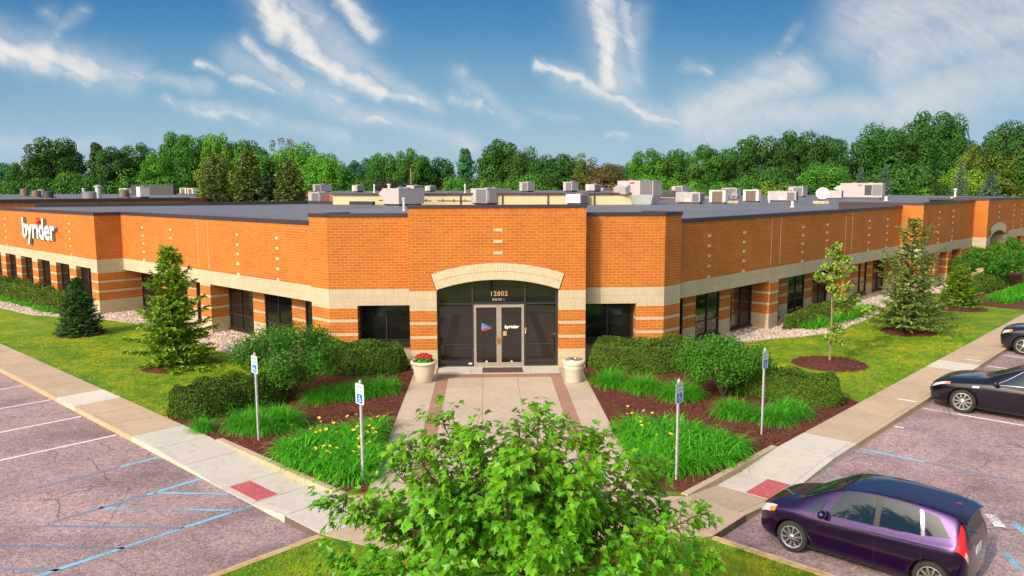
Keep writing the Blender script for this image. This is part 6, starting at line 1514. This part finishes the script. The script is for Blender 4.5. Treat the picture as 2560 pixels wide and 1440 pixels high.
def build_pots():
    r = thing('flower_pot', 'round pale stone pot with red flowers left of the entrance', 'flower pot', (-2.50, -1.75, 0))
    m = MB(); m.lathe([(0, 0), (.27, 0), (.29, .02), (.355, .44), (.36, .46), (.375, .475), (.375, .50), (.36, .515), (.385, .53), (.385, .56), (.37, .575), (.43, .60), (.445, .64), (.445, .67), (.425, .70), (.37, .705), (.35, .68), (.34, .60)], (0, 0, 0), 'pot_stone', 36); m.build('pot', r, smooth=True)
    s = MB(); s.lathe([(0, .66), (.345, .64)], (0, 0, 0), 'soil', 20); s.build('soil', r)
    f = MB(); n = 420; d = rdir(n); d[:, 2] = np.abs(d[:, 2]); pos = d*np.array([.33, .33, .20])*rng.uniform(.6, 1, (n, 1))+np.array([0, 0, .66]); leaves(f, pos, d+np.array([0, 0, .4])+rdir(n)*.6, rng.uniform(.06, .10, n), 'leaf_lily', tints(n, .5, 1.1), .9); f.build('foliage', r)
    me = None
    for k in range(19):
        a = k*2.4; rr = .30*math.sqrt((k+.5)/19); z = .80+.13*(1-(rr/.32)**2)
        if me is None:
            q = MB(); n = 46; d = rdir(n); leaves(q, d*.048*np.array([1, 1, .7]), d+rdir(n)*.3, np.full(n, .036), 'petal_red', tints(n, .7, 1.3), .9, .1); o = q.build('flower', r); me = o.data
        else: o = bpy.data.objects.new('flower', me); COL.objects.link(o); o.parent = r
        o.location = (rr*math.cos(a), rr*math.sin(a), z); o.rotation_euler = (0, 0, k)
    r = thing('litter_urn', 'round pale stone litter urn with a steel lid right of the entrance', 'litter bin', (2.48, -1.98, 0))
    m = MB(); m.lathe([(0, 0), (.27, 0), (.285, .02), (.325, .46), (.34, .475), (.34, .50), (.325, .51), (.345, .525), (.345, .55), (.33, .565), (.36, .58), (.37, .61), (.385, .66), (.385, .71), (.365, .735), (.29, .745), (.28, .73)], (0, 0, 0), 'pot_stone', 36); m.build('urn', r, smooth=True)
    l = MB(); l.lathe([(.29, .735), (.285, .76), (.24, .775), (.12, .775), (.115, .75)], (0, 0, 0), 'steel', 30); l.build('lid', r, smooth=True)
    h = MB(); h.lathe([(.118, .757), (0, .757)], (0, 0, 0), 'unit_dark', 20); h.build('opening', r)
    m = MB(); m.box((.14, -.35, .032), (1.40, .72, .022), 'mat_brown'); o = m.build('door_mat'); tag(o, 'dark brown mat lying before the glass double doors', 'door mat')
build_pots()

# ================================================================= CARS
def cat1(P, u):
    """Catmull-Rom along axis 0 of P at (float) indices u"""
    P = np.asarray(P, float); n = len(P); i = np.clip(np.floor(u).astype(int), 0, n-2); t = (u-i)
    sh = (-1,)+(1,)*(P.ndim-1); t = t.reshape(sh)
    p1, p2 = P[i], P[i+1]; p0 = np.where((i > 0).reshape(sh), P[np.maximum(i-1, 0)], 2*p1-p2); p3 = np.where((i < n-2).reshape(sh), P[np.minimum(i+2, n-1)], 2*p2-p1)
    return .5*((2*p1)+(p2-p0)*t+(2*p0-5*p1+4*p2-p3)*t*t+(3*p1-p0-3*p2+p3)*t**3)
class CarShape:
    def __init__(s, st):
        G = []
        for x, zb, wm, belt, wb, wr, zr, zt in st:
            zm = zb+(belt-zb)*.62
            G.append([(x, 0, zb), (x, wm*.80, zb), (x, wm*.955, zb+.05), (x, wm*.985, zb+(zm-zb)*.45), (x, wm, zm), (x, wm*.992, zm+(belt-zm)*.6), (x, wb, belt), (x, wb*.45+wr*.55+.012, belt*.45+zr*.55), (x, wr, zr), (x, wr*.86, zr+(zt-zr)*.62), (x, wr*.45, zt-(zt-zr)*.08), (x, 0, zt)])
        s.G = np.array(G); s.n = len(st)
        uu = np.linspace(0, s.n-1, 400); s.xs = cat1(s.G[:, 0, 0], uu); s.uu = uu
    def u(s, x): return np.interp(x, np.maximum.accumulate(s.xs), s.uu)
    def S(s, u, v):
        u, v = np.atleast_1d(u).astype(float), np.atleast_1d(v).astype(float)
        A = cat1(s.G, u)                      # (m,12,3)
        out = np.empty((len(u), 3))
        for k in range(len(u)): out[k] = cat1(A[k], v[k:k+1])[0]
        return out
    def body(s, mat, nu=84, nv=40):
        u = np.linspace(0, s.n-1, nu); v = np.linspace(0, 11, nv); A = cat1(s.G, u); g = np.stack([cat1(A[k], v) for k in range(nu)])   # nu,nv,3
        g[:, :, 1] = np.maximum(g[:, :, 1], 0); g[:, 0, 1] = 0; g[:, -1, 1] = 0
        ring = np.concatenate([g, g[:, -2:0:-1]*np.array([1, -1, 1])], 1); m = ring.shape[1]
        F = [(i*m+k, i*m+(k+1) % m, (i+1)*m+(k+1) % m, (i+1)*m+k) for i in range(nu-1) for k in range(m)]
        F += [tuple(range(m))[::-1], tuple((nu-1)*m+k for k in range(m))]
        return ring.reshape(-1, 3), F
    def patch(s, mb, quad, mat, off=.006, nu=10, nv=6, sides=(1, -1)):
        (x0, v0), (x1, v1), (x2, v2), (x3, v3) = quad
        a, b = np.meshgrid(np.linspace(0, 1, nu), np.linspace(0, 1, nv), indexing='ij'); a, b = a.ravel(), b.ravel()
        X = (x0*(1-a)+x1*a)*(1-b)+(x3*(1-a)+x2*a)*b; Vv = (v0*(1-a)+v1*a)*(1-b)+(v3*(1-a)+v2*a)*b; U = s.u(X)
        P = s.S(U, Vv); e = .02
        du = s.S(np.minimum(U+e, s.n-1), Vv)-s.S(np.maximum(U-e, 0), Vv); dv = s.S(U, np.minimum(Vv+e, 11))-s.S(U, np.maximum(Vv-e, 0))
        N = np.cross(du, dv); N = unit(N); c = P-np.array([P[:, 0].mean(), 0, .6]); N *= np.sign(np.sum(N*np.array([.0, 1, .6]), 1, keepdims=True)+1e-9)
        P = P+N*off; F = np.array([(i*nv+j, (i+1)*nv+j, (i+1)*nv+j+1, i*nv+j+1) for i in range(nu-1) for j in range(nv-1)])
        for sg in sides: mb.add(P*np.array([1, sg, 1]), F, mat)
def wheel_protos(R_, W_, spokes, rimr):
    ax = Matrix.Rotation(math.radians(90), 3, 'X')      # lathe axis z -> -y
    t = MB(); t.lathe([(rimr, -W_*.46), (R_*.93, -W_*.5), (R_*.985, -W_*.40), (R_, -W_*.25), (R_, W_*.25), (R_*.985, W_*.40), (R_*.93, W_*.5), (rimr, W_*.46)], (0, 0, 0), 'tyre', 36, ax)
    r = MB(); f = W_*.40                                 # outer face is at local -y
    r.lathe([(rimr, W_*.46), (rimr*.96, W_*.47), (rimr*.90, W_*.40), (rimr*.88, -W_*.3), (rimr, -W_*.44)], (0, 0, 0), 'alloy', 36, ax)
    r.lathe([(rimr*.88, -.035), (0, -.035)], (0, 0, 0), 'car_black', 24, ax)
    r.lathe([(rimr*.60, .0), (rimr*.60, .012), (rimr*.2, .012)], (0, 0, 0), 'unit_dark', 24, ax)
    r.lathe([(rimr*.24, f-.02), (rimr*.22, f), (rimr*.10, f+.012), (0, f+.012)], (0, 0, 0), 'alloy', 18, ax)
    for k in range(spokes):
        a = 2*math.pi*k/spokes; d = Vector((math.cos(a), 0, math.sin(a))); p = Vector((-math.sin(a), 0, math.cos(a))); w0, w1 = rimr*.055, rimr*.085
        q = [d*rimr*.18-p*w0, d*rimr*.18+p*w0, d*rimr*.92+p*w1, d*rimr*.92-p*w1]
        r.add([tuple(v+Vector((0, -f, 0))) for v in q]+[tuple(v+Vector((0, -f+.045, 0))) for v in q], [(0, 1, 2, 3), (0, 4, 5, 1), (1, 5, 6, 2), (2, 6, 7, 3), (3, 7, 4, 0)], 'alloy')
    to, ro = t.build('tyre', smooth=True), r.build('rim'); a, b = to.data, ro.data; bpy.data.objects.remove(to); bpy.data.objects.remove(ro); return a, b
def make_car(name, label, cat, loc, st, paint, WB, f_over, R_, spokes, win, extra, group='cars parked facing the building'):
    sh = CarShape(st); r = thing(name, label, cat, loc, math.radians(-45), group)
    V, F = sh.body(paint); b = MB(); b.add(V, F, paint); bo = b.build('body', r, smooth=True)
    for p in bo.data.polygons: p.use_smooth = True
    hw = max(s_[2] for s_ in st)
    cut = MB()
    for x in (f_over, f_over+WB):
        for sg in (-1, 1):
            cut.lathe([(0, -.30), (R_+.055, -.30), (R_+.055, .32), (0, .32)], (x, sg*hw, R_), 'car_black', 40, Matrix.Rotation(math.radians(90), 3, 'X'))
    co = cut.build('cutter'); bmc = bmesh.new(); bmc.from_mesh(co.data); bmesh.ops.remove_doubles(bmc, verts=bmc.verts, dist=1e-5); bmesh.ops.recalc_face_normals(bmc, faces=bmc.faces); bmc.to_mesh(co.data); bmc.free()
    bmc = bmesh.new(); bmc.from_mesh(bo.data); bmesh.ops.remove_doubles(bmc, verts=bmc.verts, dist=1e-5); bmesh.ops.recalc_face_normals(bmc, faces=bmc.faces); bmc.to_mesh(bo.data); bmc.free()
    bo.parent = None
    md = bo.modifiers.new('arch', 'BOOLEAN'); md.operation = 'DIFFERENCE'; md.object = co; md.solver = 'EXACT'; md.material_mode = 'TRANSFER'
    dg = bpy.context.evaluated_depsgraph_get(); dg.update(); me = bpy.data.meshes.new_from_object(bo.evaluated_get(dg)); bo.modifiers.clear(); bo.data = me; bo.parent = r
    bpy.data.objects.remove(co)
    for p in me.polygons: p.use_smooth = (me.materials[p.material_index].name == paint)
    def pt(nm, quads, mat, off=.006, parent=None, sides=(1, -1)):
        m = MB()
        for q in quads: sh.patch(m, q, mat, off, sides=sides)
        return m.build(nm, parent or r, smooth=True)
    for nm, quad in win['side']:
        for sg in (1, -1): pt(nm, [quad], 'car_glass', .007, sides=(sg,))
    for nm, quad in win['top']: pt(nm, [quad], 'car_glass', .007)
    for xx in win['seams']: pt('door_seam', [((xx-.004, 1.6), (xx+.004, 1.6), (xx+.004, 5.95), (xx-.004, 5.95))], 'car_black', .003)
    tm, rm = wheel_protos(R_, .20, spokes, R_*.72)
    for x in (f_over, f_over+WB):
        for sg in (-1, 1):
            w = bpy.data.objects.new('wheel', tm); COL.objects.link(w); w.parent = r; w.location = (x, sg*(hw-.115), R_); w.rotation_euler = (0, rnd.uniform(0, 6), 0 if sg < 0 else math.pi)
            q = bpy.data.objects.new('rim', rm); COL.objects.link(q); q.parent = w
    for sg in (-1, 1):
        for xx, zz in win['handles']:
            y = float(sh.S(sh.u(np.array([xx])), np.array([5.0]))[0][1]); h = MB(); h.tube([(xx-.09, sg*(y-.005), zz), (xx-.06, sg*(y+.03), zz), (xx+.06, sg*(y+.03), zz), (xx+.09, sg*(y-.005), zz)], .012, paint, 6); h.build('door_handle', r)
        mx, mz = win['mirror']; y = float(sh.S(sh.u(np.array([mx])), np.array([6.0]))[0][1]); m = MB()
        m.lathe([(0, -.10), (.055, -.085), (.075, -.03), (.075, .05), (.06, .09), (0, .10)], (mx, sg*(y+.13), mz+.03), paint, 12, Matrix.Rotation(math.radians(90), 3, 'X')); m.tube([(mx, sg*(y-.02), mz-.02), (mx, sg*(y+.08), mz)], .025, 'car_black', 6); m.build('wing_mirror', r, smooth=True)
    # dark underside between the wheels
    u = MB(); u.box(((2*f_over+WB)/2, 0, .24), (WB-.5, hw*1.5, .1), 'car_black'); u.build('underside', r)
    extra(r, sh, pt); return r
def build_cars():
    hatch = [(0, .26, .50, .54, .48, .40, .60, .63), (.10, .20, .66, .64, .64, .52, .74, .78), (.32, .18, .79, .76, .76, .60, .86, .90), (.60, .17, .83, .82, .80, .63, .94, .985), (.86, .17, .845, .86, .81, .65, 1.01, 1.05), (1.25, .17, .85, .885, .80, .63, 1.21, 1.25), (1.65, .17, .85, .91, .79, .60, 1.385, 1.43), (2.10, .17, .85, .94, .785, .585, 1.455, 1.505), (2.65, .17, .85, .97, .78, .575, 1.465, 1.525),
             (3.20, .17, .85, .995, .775, .565, 1.435, 1.50), (3.60, .18, .84, 1.015, .765, .55, 1.375, 1.445), (3.78, .20, .81, 1.02, .745, .54, 1.29, 1.35), (3.92, .22, .77, .99, .71, .53, 1.10, 1.15), (4.01, .25, .70, .88, .65, .51, .94, .97), (4.06, .30, .60, .72, .57, .46, .79, .81)]
    win = dict(side=[('side_window', ((.98, 6.15), (1.33, 6.12), (1.42, 7.45), (1.26, 7.2))), ('side_window', ((1.42, 6.1), (2.31, 6.08), (2.31, 7.98), (1.74, 7.98))), ('side_window', ((2.42, 6.08), (3.12, 6.12), (3.02, 7.98), (2.42, 7.98))), ('side_window', ((3.21, 6.2), (3.58, 6.35), (3.36, 7.6), (3.12, 7.7)))],
               top=[('windscreen', ((.92, 8.3), (.90, 11), (1.70, 11), (1.64, 8.3))), ('rear_window', ((3.80, 8.5), (3.80, 11), (3.965, 11), (3.965, 8.4)))], seams=(1.22, 2.36, 3.16), handles=((2.16, .80), (3.02, .83)), mirror=(1.42, .93))
    def ex(r, sh, pt):
        for sg in (1, -1):
            h = pt('headlight', [((.05, 5.6), (.34, 5.2), (.46, 6.6), (.13, 7.4))], 'lamp_clear', .008, sides=(sg,)); pt('indicator', [((.30, 5.35), (.43, 5.3), (.46, 6.3), (.32, 6.2))], 'lamp_amber', .012, parent=h, sides=(sg,))
            t = pt('tail_light', [((3.72, 5.2), (4.045, 4.7), (4.03, 6.6), (3.80, 6.1)), ((3.76, 6.1), (3.99, 6.3), (3.86, 7.95), (3.74, 7.8))], 'lamp_red', .010, sides=(sg,)); pt('reverse_light', [((3.97, 5.0), (4.045, 4.8), (4.04, 5.7), (3.98, 5.7))], 'lamp_clear', .014, parent=t, sides=(sg,))
        pt('grille', [((.0, 4.6), (.04, 4.4), (.05, 6.6), (.0, 7.5))], 'car_black', .008)
        pt('pillar_highlight', [((3.13, 6.1), (3.19, 6.1), (3.10, 7.75), (3.04, 7.75))], 'chrome', .008)  # bright strip added to stand for the highlight on the rear pillar
        pt('sill', [((.75, 1.3), (2.95, 1.3), (2.95, 2.3), (.75, 2.3))], 'car_black', .004)
        pt('centre_pillar', [((2.315, 6.08), (2.415, 6.08), (2.415, 7.98), (2.315, 7.98))], 'car_black', .006)
        pt('crease_shade', [((1.3, 4.62), (3.55, 5.0), (3.55, 5.12), (1.3, 4.72))], 'car_black', .002)  # flat black strip painted in for the shade along the side crease
        pt('bumper', [((3.86, 1.2), (4.04, 1.4), (4.05, 2.8), (3.90, 2.6))], 'car_black', .012)
        s = MB(); pr = [(3.62, 1.462), (3.92, 1.395), (3.93, 1.37), (3.62, 1.41)]
        for i in range(10):
            y0, y1 = -.55+.11*i, -.55+.11*(i+1); f = lambda y: -.05*(abs(y)/.55)**2.5
            A = [(x, y0, z+f(y0)) for x, z in pr]; B = [(x, y1, z+f(y1)) for x, z in pr]
            s.add(A+B, [(0, 1, 5, 4), (1, 2, 6, 5), (2, 3, 7, 6), (3, 0, 4, 7)] + ([(3, 2, 1, 0)] if i == 0 else []) + ([(4, 5, 6, 7)] if i == 9 else []), 'paint_purple')
        s.build('spoiler', r)
        a = MB(); a.add([(3.40, 0, 1.47), (3.58, 0, 1.45), (3.57, 0, 1.53), (3.40, .02, 1.468), (3.58, .02, 1.448), (3.40, -.02, 1.468), (3.58, -.02, 1.448)], [(0, 2, 3), (3, 2, 4), (0, 2, 5), (5, 2, 6), (4, 2, 6)], 'paint_purple'); a.tube([(3.56, 0, 1.50), (3.72, 0, 1.70)], .005, 'car_black', 5); a.build('aerial', r)
        w = MB(); w.tube([(.96, -.45, 1.085), (.94, .15, 1.11)], .010, 'car_black', 5); w.tube([(.96, .10, 1.11), (1.0, .55, 1.085)], .010, 'car_black', 5); w.tube([(3.99, 0, 1.02), (3.93, -.38, 1.16)], .010, 'car_black', 5); w.build('wiper', r)
        n = MB(); n.box((4.075, 0, .78), (.015, .31, .16), 'paint_white'); n.build('number_plate', r)
        V, F = text_mesh('FIT', .085, .004, .003); m = MB(); put_text(m, V, F, (4.055, -.36, .86), (0, 1, 0), (-.1, 0, 1), (1, 0, .1), 'chrome'); m.build('lettering', r)
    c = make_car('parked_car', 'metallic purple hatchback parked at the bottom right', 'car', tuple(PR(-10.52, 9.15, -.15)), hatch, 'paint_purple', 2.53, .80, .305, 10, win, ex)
    for o in c.children_recursive:      # short tail
        if o.type == 'MESH' and o.name.split('.')[0] not in ('wheel', 'rim'):
            for v in o.data.vertices:
                if v.co.x > 3.64: v.co.x = 3.64+(v.co.x-3.64)*.55
    c.scale = (.91, .91, .935)
    sedan = [(0, .28, .55, .54, .52, .42, .60, .63), (.12, .21, .76, .64, .74, .58, .74, .78), (.45, .19, .90, .80, .87, .70, .89, .935), (.95, .18, .945, .88, .90, .73, .97, 1.02), (1.45, .18, .955, .935, .91, .73, 1.03, 1.08), (1.95, .18, .96, .965, .90, .68, 1.24, 1.285), (2.45, .18, .965, .985, .89, .63, 1.43, 1.48), (2.95, .18, .965, 1.0, .885, .605, 1.475, 1.54), (3.5, .18, .965, 1.02, .88, .595, 1.45, 1.52), (4.0, .19, .955, 1.04, .87, .59, 1.33, 1.40), (4.4, .20, .94, 1.05, .86, .65, 1.15, 1.20), (4.75, .22, .90, 1.03, .82, .67, 1.07, 1.11), (5.05, .26, .80, .92, .74, .60, .98, 1.02), (5.15, .32, .66, .76, .62, .5, .83, .86)]
    win2 = dict(side=[('side_window', ((1.72, 6.15), (2.92, 6.12), (2.92, 7.75), (2.38, 7.75))), ('side_window', ((3.03, 6.12), (4.02, 6.2), (3.72, 7.7), (3.03, 7.75)))], top=[('windscreen', ((1.55, 8.35), (1.55, 11), (2.42, 11), (2.38, 8.35))), ('rear_window', ((3.75, 8.4), (3.75, 11), (4.42, 11), (4.42, 8.4)))], seams=(1.42, 2.97, 4.05), handles=((2.72, .86), (3.85, .90)), mirror=(1.80, 1.0))
    def ex2(r, sh, pt):
        for sg in (1, -1):
            h = pt('headlight', [((.10, 5.8), (.62, 5.7), (.62, 6.5), (.16, 7.0))], 'lamp_clear', .008, sides=(sg,)); pt('indicator', [((.48, 5.75), (.62, 5.75), (.62, 6.4), (.50, 6.4))], 'lamp_amber', .012, parent=h, sides=(sg,))
            pt('fender_vent', [((1.20, 5.0), (1.38, 5.0), (1.38, 5.35), (1.22, 5.35))], 'chrome', .010, sides=(sg,)); pt('tail_light', [((4.85, 5.2), (5.1, 5.0), (5.08, 6.8), (4.9, 6.6))], 'lamp_red', .010, sides=(sg,))
        pt('grille', [((.0, 4.4), (.05, 4.2), (.06, 6.8), (.0, 8))], 'car_black', .008)
        pt('window_trim', [((1.70, 6.06), (4.06, 6.08), (4.06, 6.14), (1.70, 6.12)), ((1.68, 6.06), (1.72, 6.06), (2.42, 7.86), (2.36, 7.86)), ((2.36, 7.78), (3.74, 7.74), (3.74, 7.84), (2.36, 7.88))], 'chrome', .010)
        pt('sill', [((1.25, 1.3), (3.6, 1.3), (3.6, 2.3), (1.25, 2.3))], 'car_black', .004)
        n = MB(); n.box((5.165, 0, .72), (.015, .31, .16), 'paint_white'); n.build('number_plate', r)
        w = MB(); w.tube([(1.62, -.55, 1.125), (1.58, .2, 1.15)], .010, 'car_black', 5); w.build('wiper', r)
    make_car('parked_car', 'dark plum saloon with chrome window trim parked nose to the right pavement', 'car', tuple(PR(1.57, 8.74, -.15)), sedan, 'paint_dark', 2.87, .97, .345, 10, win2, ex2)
    suv = [(0, .38, .55, .64, .53, .45, .74, .78), (.10, .28, .74, .77, .72, .6, .90, .95), (.40, .25, .88, .90, .85, .71, 1.0, 1.05), (1.0, .25, .915, 1.0, .88, .73, 1.08, 1.12), (1.35, .25, .92, 1.03, .88, .72, 1.16, 1.20), (1.75, .25, .92, 1.05, .87, .68, 1.42, 1.46), (2.15, .25, .92, 1.06, .865, .66, 1.60, 1.65), (2.8, .25, .92, 1.08, .86, .65, 1.655, 1.72), (3.6, .25, .92, 1.09, .855, .64, 1.64, 1.71), (4.2, .26, .90, 1.10, .84, .62, 1.57, 1.64), (4.4, .28, .87, 1.08, .81, .62, 1.38, 1.44), (4.53, .30, .82, .98, .77, .6, 1.08, 1.13), (4.6, .36, .72, .82, .68, .55, .9, .94)]
    win3 = dict(side=[('side_window', ((1.62, 6.15), (2.55, 6.12), (2.55, 7.75), (2.05, 7.75))), ('side_window', ((2.66, 6.12), (3.45, 6.15), (3.40, 7.75), (2.66, 7.75)))], top=[('windscreen', ((1.42, 8.35), (1.42, 11), (2.08, 11), (2.05, 8.35))), ('rear_window', ((4.24, 8.5), (4.24, 11), (4.48, 11), (4.48, 8.4)))], seams=(1.45, 2.6, 3.5), handles=((2.35, .92), (3.3, .95)), mirror=(1.70, 1.08))
    def ex3(r, sh, pt):
        for sg in (1, -1):
            h = pt('headlight', [((.08, 5.6), (.42, 5.5), (.46, 6.7), (.14, 7.2))], 'lamp_clear', .008, sides=(sg,)); pt('indicator', [((.33, 5.55), (.44, 5.5), (.46, 6.6), (.36, 6.6))], 'lamp_amber', .012, parent=h, sides=(sg,)); pt('tail_light', [((4.35, 5.2), (4.56, 5.0), (4.5, 7.2), (4.4, 7))], 'lamp_red', .010, sides=(sg,))
        pt('grille', [((.0, 4.4), (.05, 4.2), (.06, 6.8), (.0, 8))], 'car_black', .008)
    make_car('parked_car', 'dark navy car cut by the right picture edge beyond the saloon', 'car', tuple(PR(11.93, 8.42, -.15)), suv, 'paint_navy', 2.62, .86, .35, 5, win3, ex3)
build_cars()

# ================================================================= GROUND COVER (nobody could count it)
def build_cover():
    # mulch chips
    m = MB(); P = []
    for nm, pts in MULCH[:2]: P.append(np.c_[sample_poly(pts, int(abs(area(pts))*330)), np.zeros(int(abs(area(pts))*330))])
    n3 = int(abs(area(MULCH[2][1]))*60); P.append(np.c_[sample_poly(MULCH[2][1], n3), np.zeros(n3)])
    for x, y, r in RINGS:
        n = int(math.pi*r*r*330); a = rng.uniform(0, 6.283, n); q = r*np.sqrt(rng.uniform(0, 1, n))*.98; P.append(np.c_[x+q*np.cos(a), y+q*np.sin(a), .095*(1-(q/r)**2)])
    P = np.concatenate(P); n = len(P); P[:, 2] += rng.uniform(.004, .03, n)
    k = rng.choice([.45, .8, 1.2, 1.9], n, p=[.3, .35, .25, .1]).reshape(-1, 1)
    leaves(m, P, np.array([0, 0, 1.0])+rdir(n)*.55, rng.uniform(.035, .095, n), 'mulch', (k*np.array([[1.15, .95, .9]])).astype(np.float32), .38, .06)
    o = m.build('mulch_chips'); tag(o, 'dark red brown bark chips over the planting beds', 'mulch', kind='stuff')
    # river gravel: small faceted stones
    m = MB(); P = np.concatenate([sample_poly(pts, int(abs(area(pts))*150)) for pts in GRAVEL]); n = len(P); s = rng.uniform(.025, .065, n)
    base = np.array([(1, 0, 0), (0, 1, 0), (-1, 0, 0), (0, -1, 0), (0, 0, .75), (0, 0, -.6)]); a = rng.uniform(0, 6.28, n); ca, sa = np.cos(a), np.sin(a); st = rng.uniform(.7, 1.3, (n, 1))
    V = np.empty((n, 6, 3)); X = base[None, :, 0]*s[:, None]*st; Y = base[None, :, 1]*s[:, None]/st; V[:, :, 0] = P[:, 0:1]+X*ca[:, None]-Y*sa[:, None]; V[:, :, 1] = P[:, 1:2]+X*sa[:, None]+Y*ca[:, None]; V[:, :, 2] = base[None, :, 2]*s[:, None]+.012
    V += rng.normal(0, .006, V.shape); o_ = (np.arange(n)*6)[:, None]
    F = np.concatenate([o_+np.array([f]) for f in ((0, 1, 4), (1, 2, 4), (2, 3, 4), (3, 0, 4))])
    c = np.array([(1, 1, 1), (1.15, 1.12, 1.1), (.62, .55, .52), (.9, .72, .62), (.38, .33, .33)])[rng.choice(5, n, p=[.36, .3, .14, .14, .06])]*rng.uniform(.85, 1.1, (n, 1))
    m.add(V.reshape(-1, 3), F, 'gravel', np.repeat(c.astype(np.float32), 6, 0)); o = m.build('gravel'); tag(o, 'pinkish white river gravel strips along the walls', 'gravel', kind='stuff')
    # lawn grass
    m = MB(); Q = []
    def sc(poly, dens, h, w):
        n = int(abs(area(poly))*dens); p = sample_poly(poly, n); Q.append((p, np.full(n, h), np.full(n, w)))
    sc([(2.4, -14.4), (3.75, -13.95), (8.5, -18.7), (5.5, -18.7)], 900, .055, .010); sc([(-3.6, -13.6), (-2.2, -14.3), (-3.2, -17.5), (-7.4, -17.5)], 900, .055, .010); sc([(-2.2, -14.3), (2.4, -14.4), (4.5, -17.5), (-4, -17.5)], 250, .055, .014)
    LN = [xy(PL(-2.2, 6.86)), xy(PL(14, 6.86)), (-19.5, 11.6), (-14.2, 7.1), (-9.6, 2.4), (-8.2, .9), (-7.5, -1.2), (-9.8, -4.8)]; RN = [xy(PR(-.7, 7.28)), xy(PR(16, 7.28)), (22, 14), (18.2, 9.8), (13.1, 5.35), (9.8, 4.0), (8.0, 1.8), (8.7, -1.0), (10.7, -4.4)]
    for L_ in (LN, RN): sc(L_, 260, .05, .018)
    p = np.concatenate([q[0] for q in Q]); h = np.concatenate([q[1] for q in Q]); w = np.concatenate([q[2] for q in Q])
    keep = np.ones(len(p), bool)
    for x, y, r in RINGS: keep &= np.hypot(p[:, 0]-x, p[:, 1]-y) > r*.98
    p, h, w = p[keep], h[keep], w[keep]; n = len(p)
    blades(m, np.c_[p, np.where(p[:, 1] < -13.4, -.012, -.022)], rng.uniform(0, 6.28, n), h*rng.uniform(.6, 1.3, n), w, rng.uniform(.1, .9, n), rng.uniform(.2, 1.2, n), 'grass_blade', tints(n, .85, 1.6, .08), 2)
    o = m.build('grass'); tag(o, 'short mown grass blades over the lawns', 'grass', kind='stuff'); print('grass', n)
build_cover()
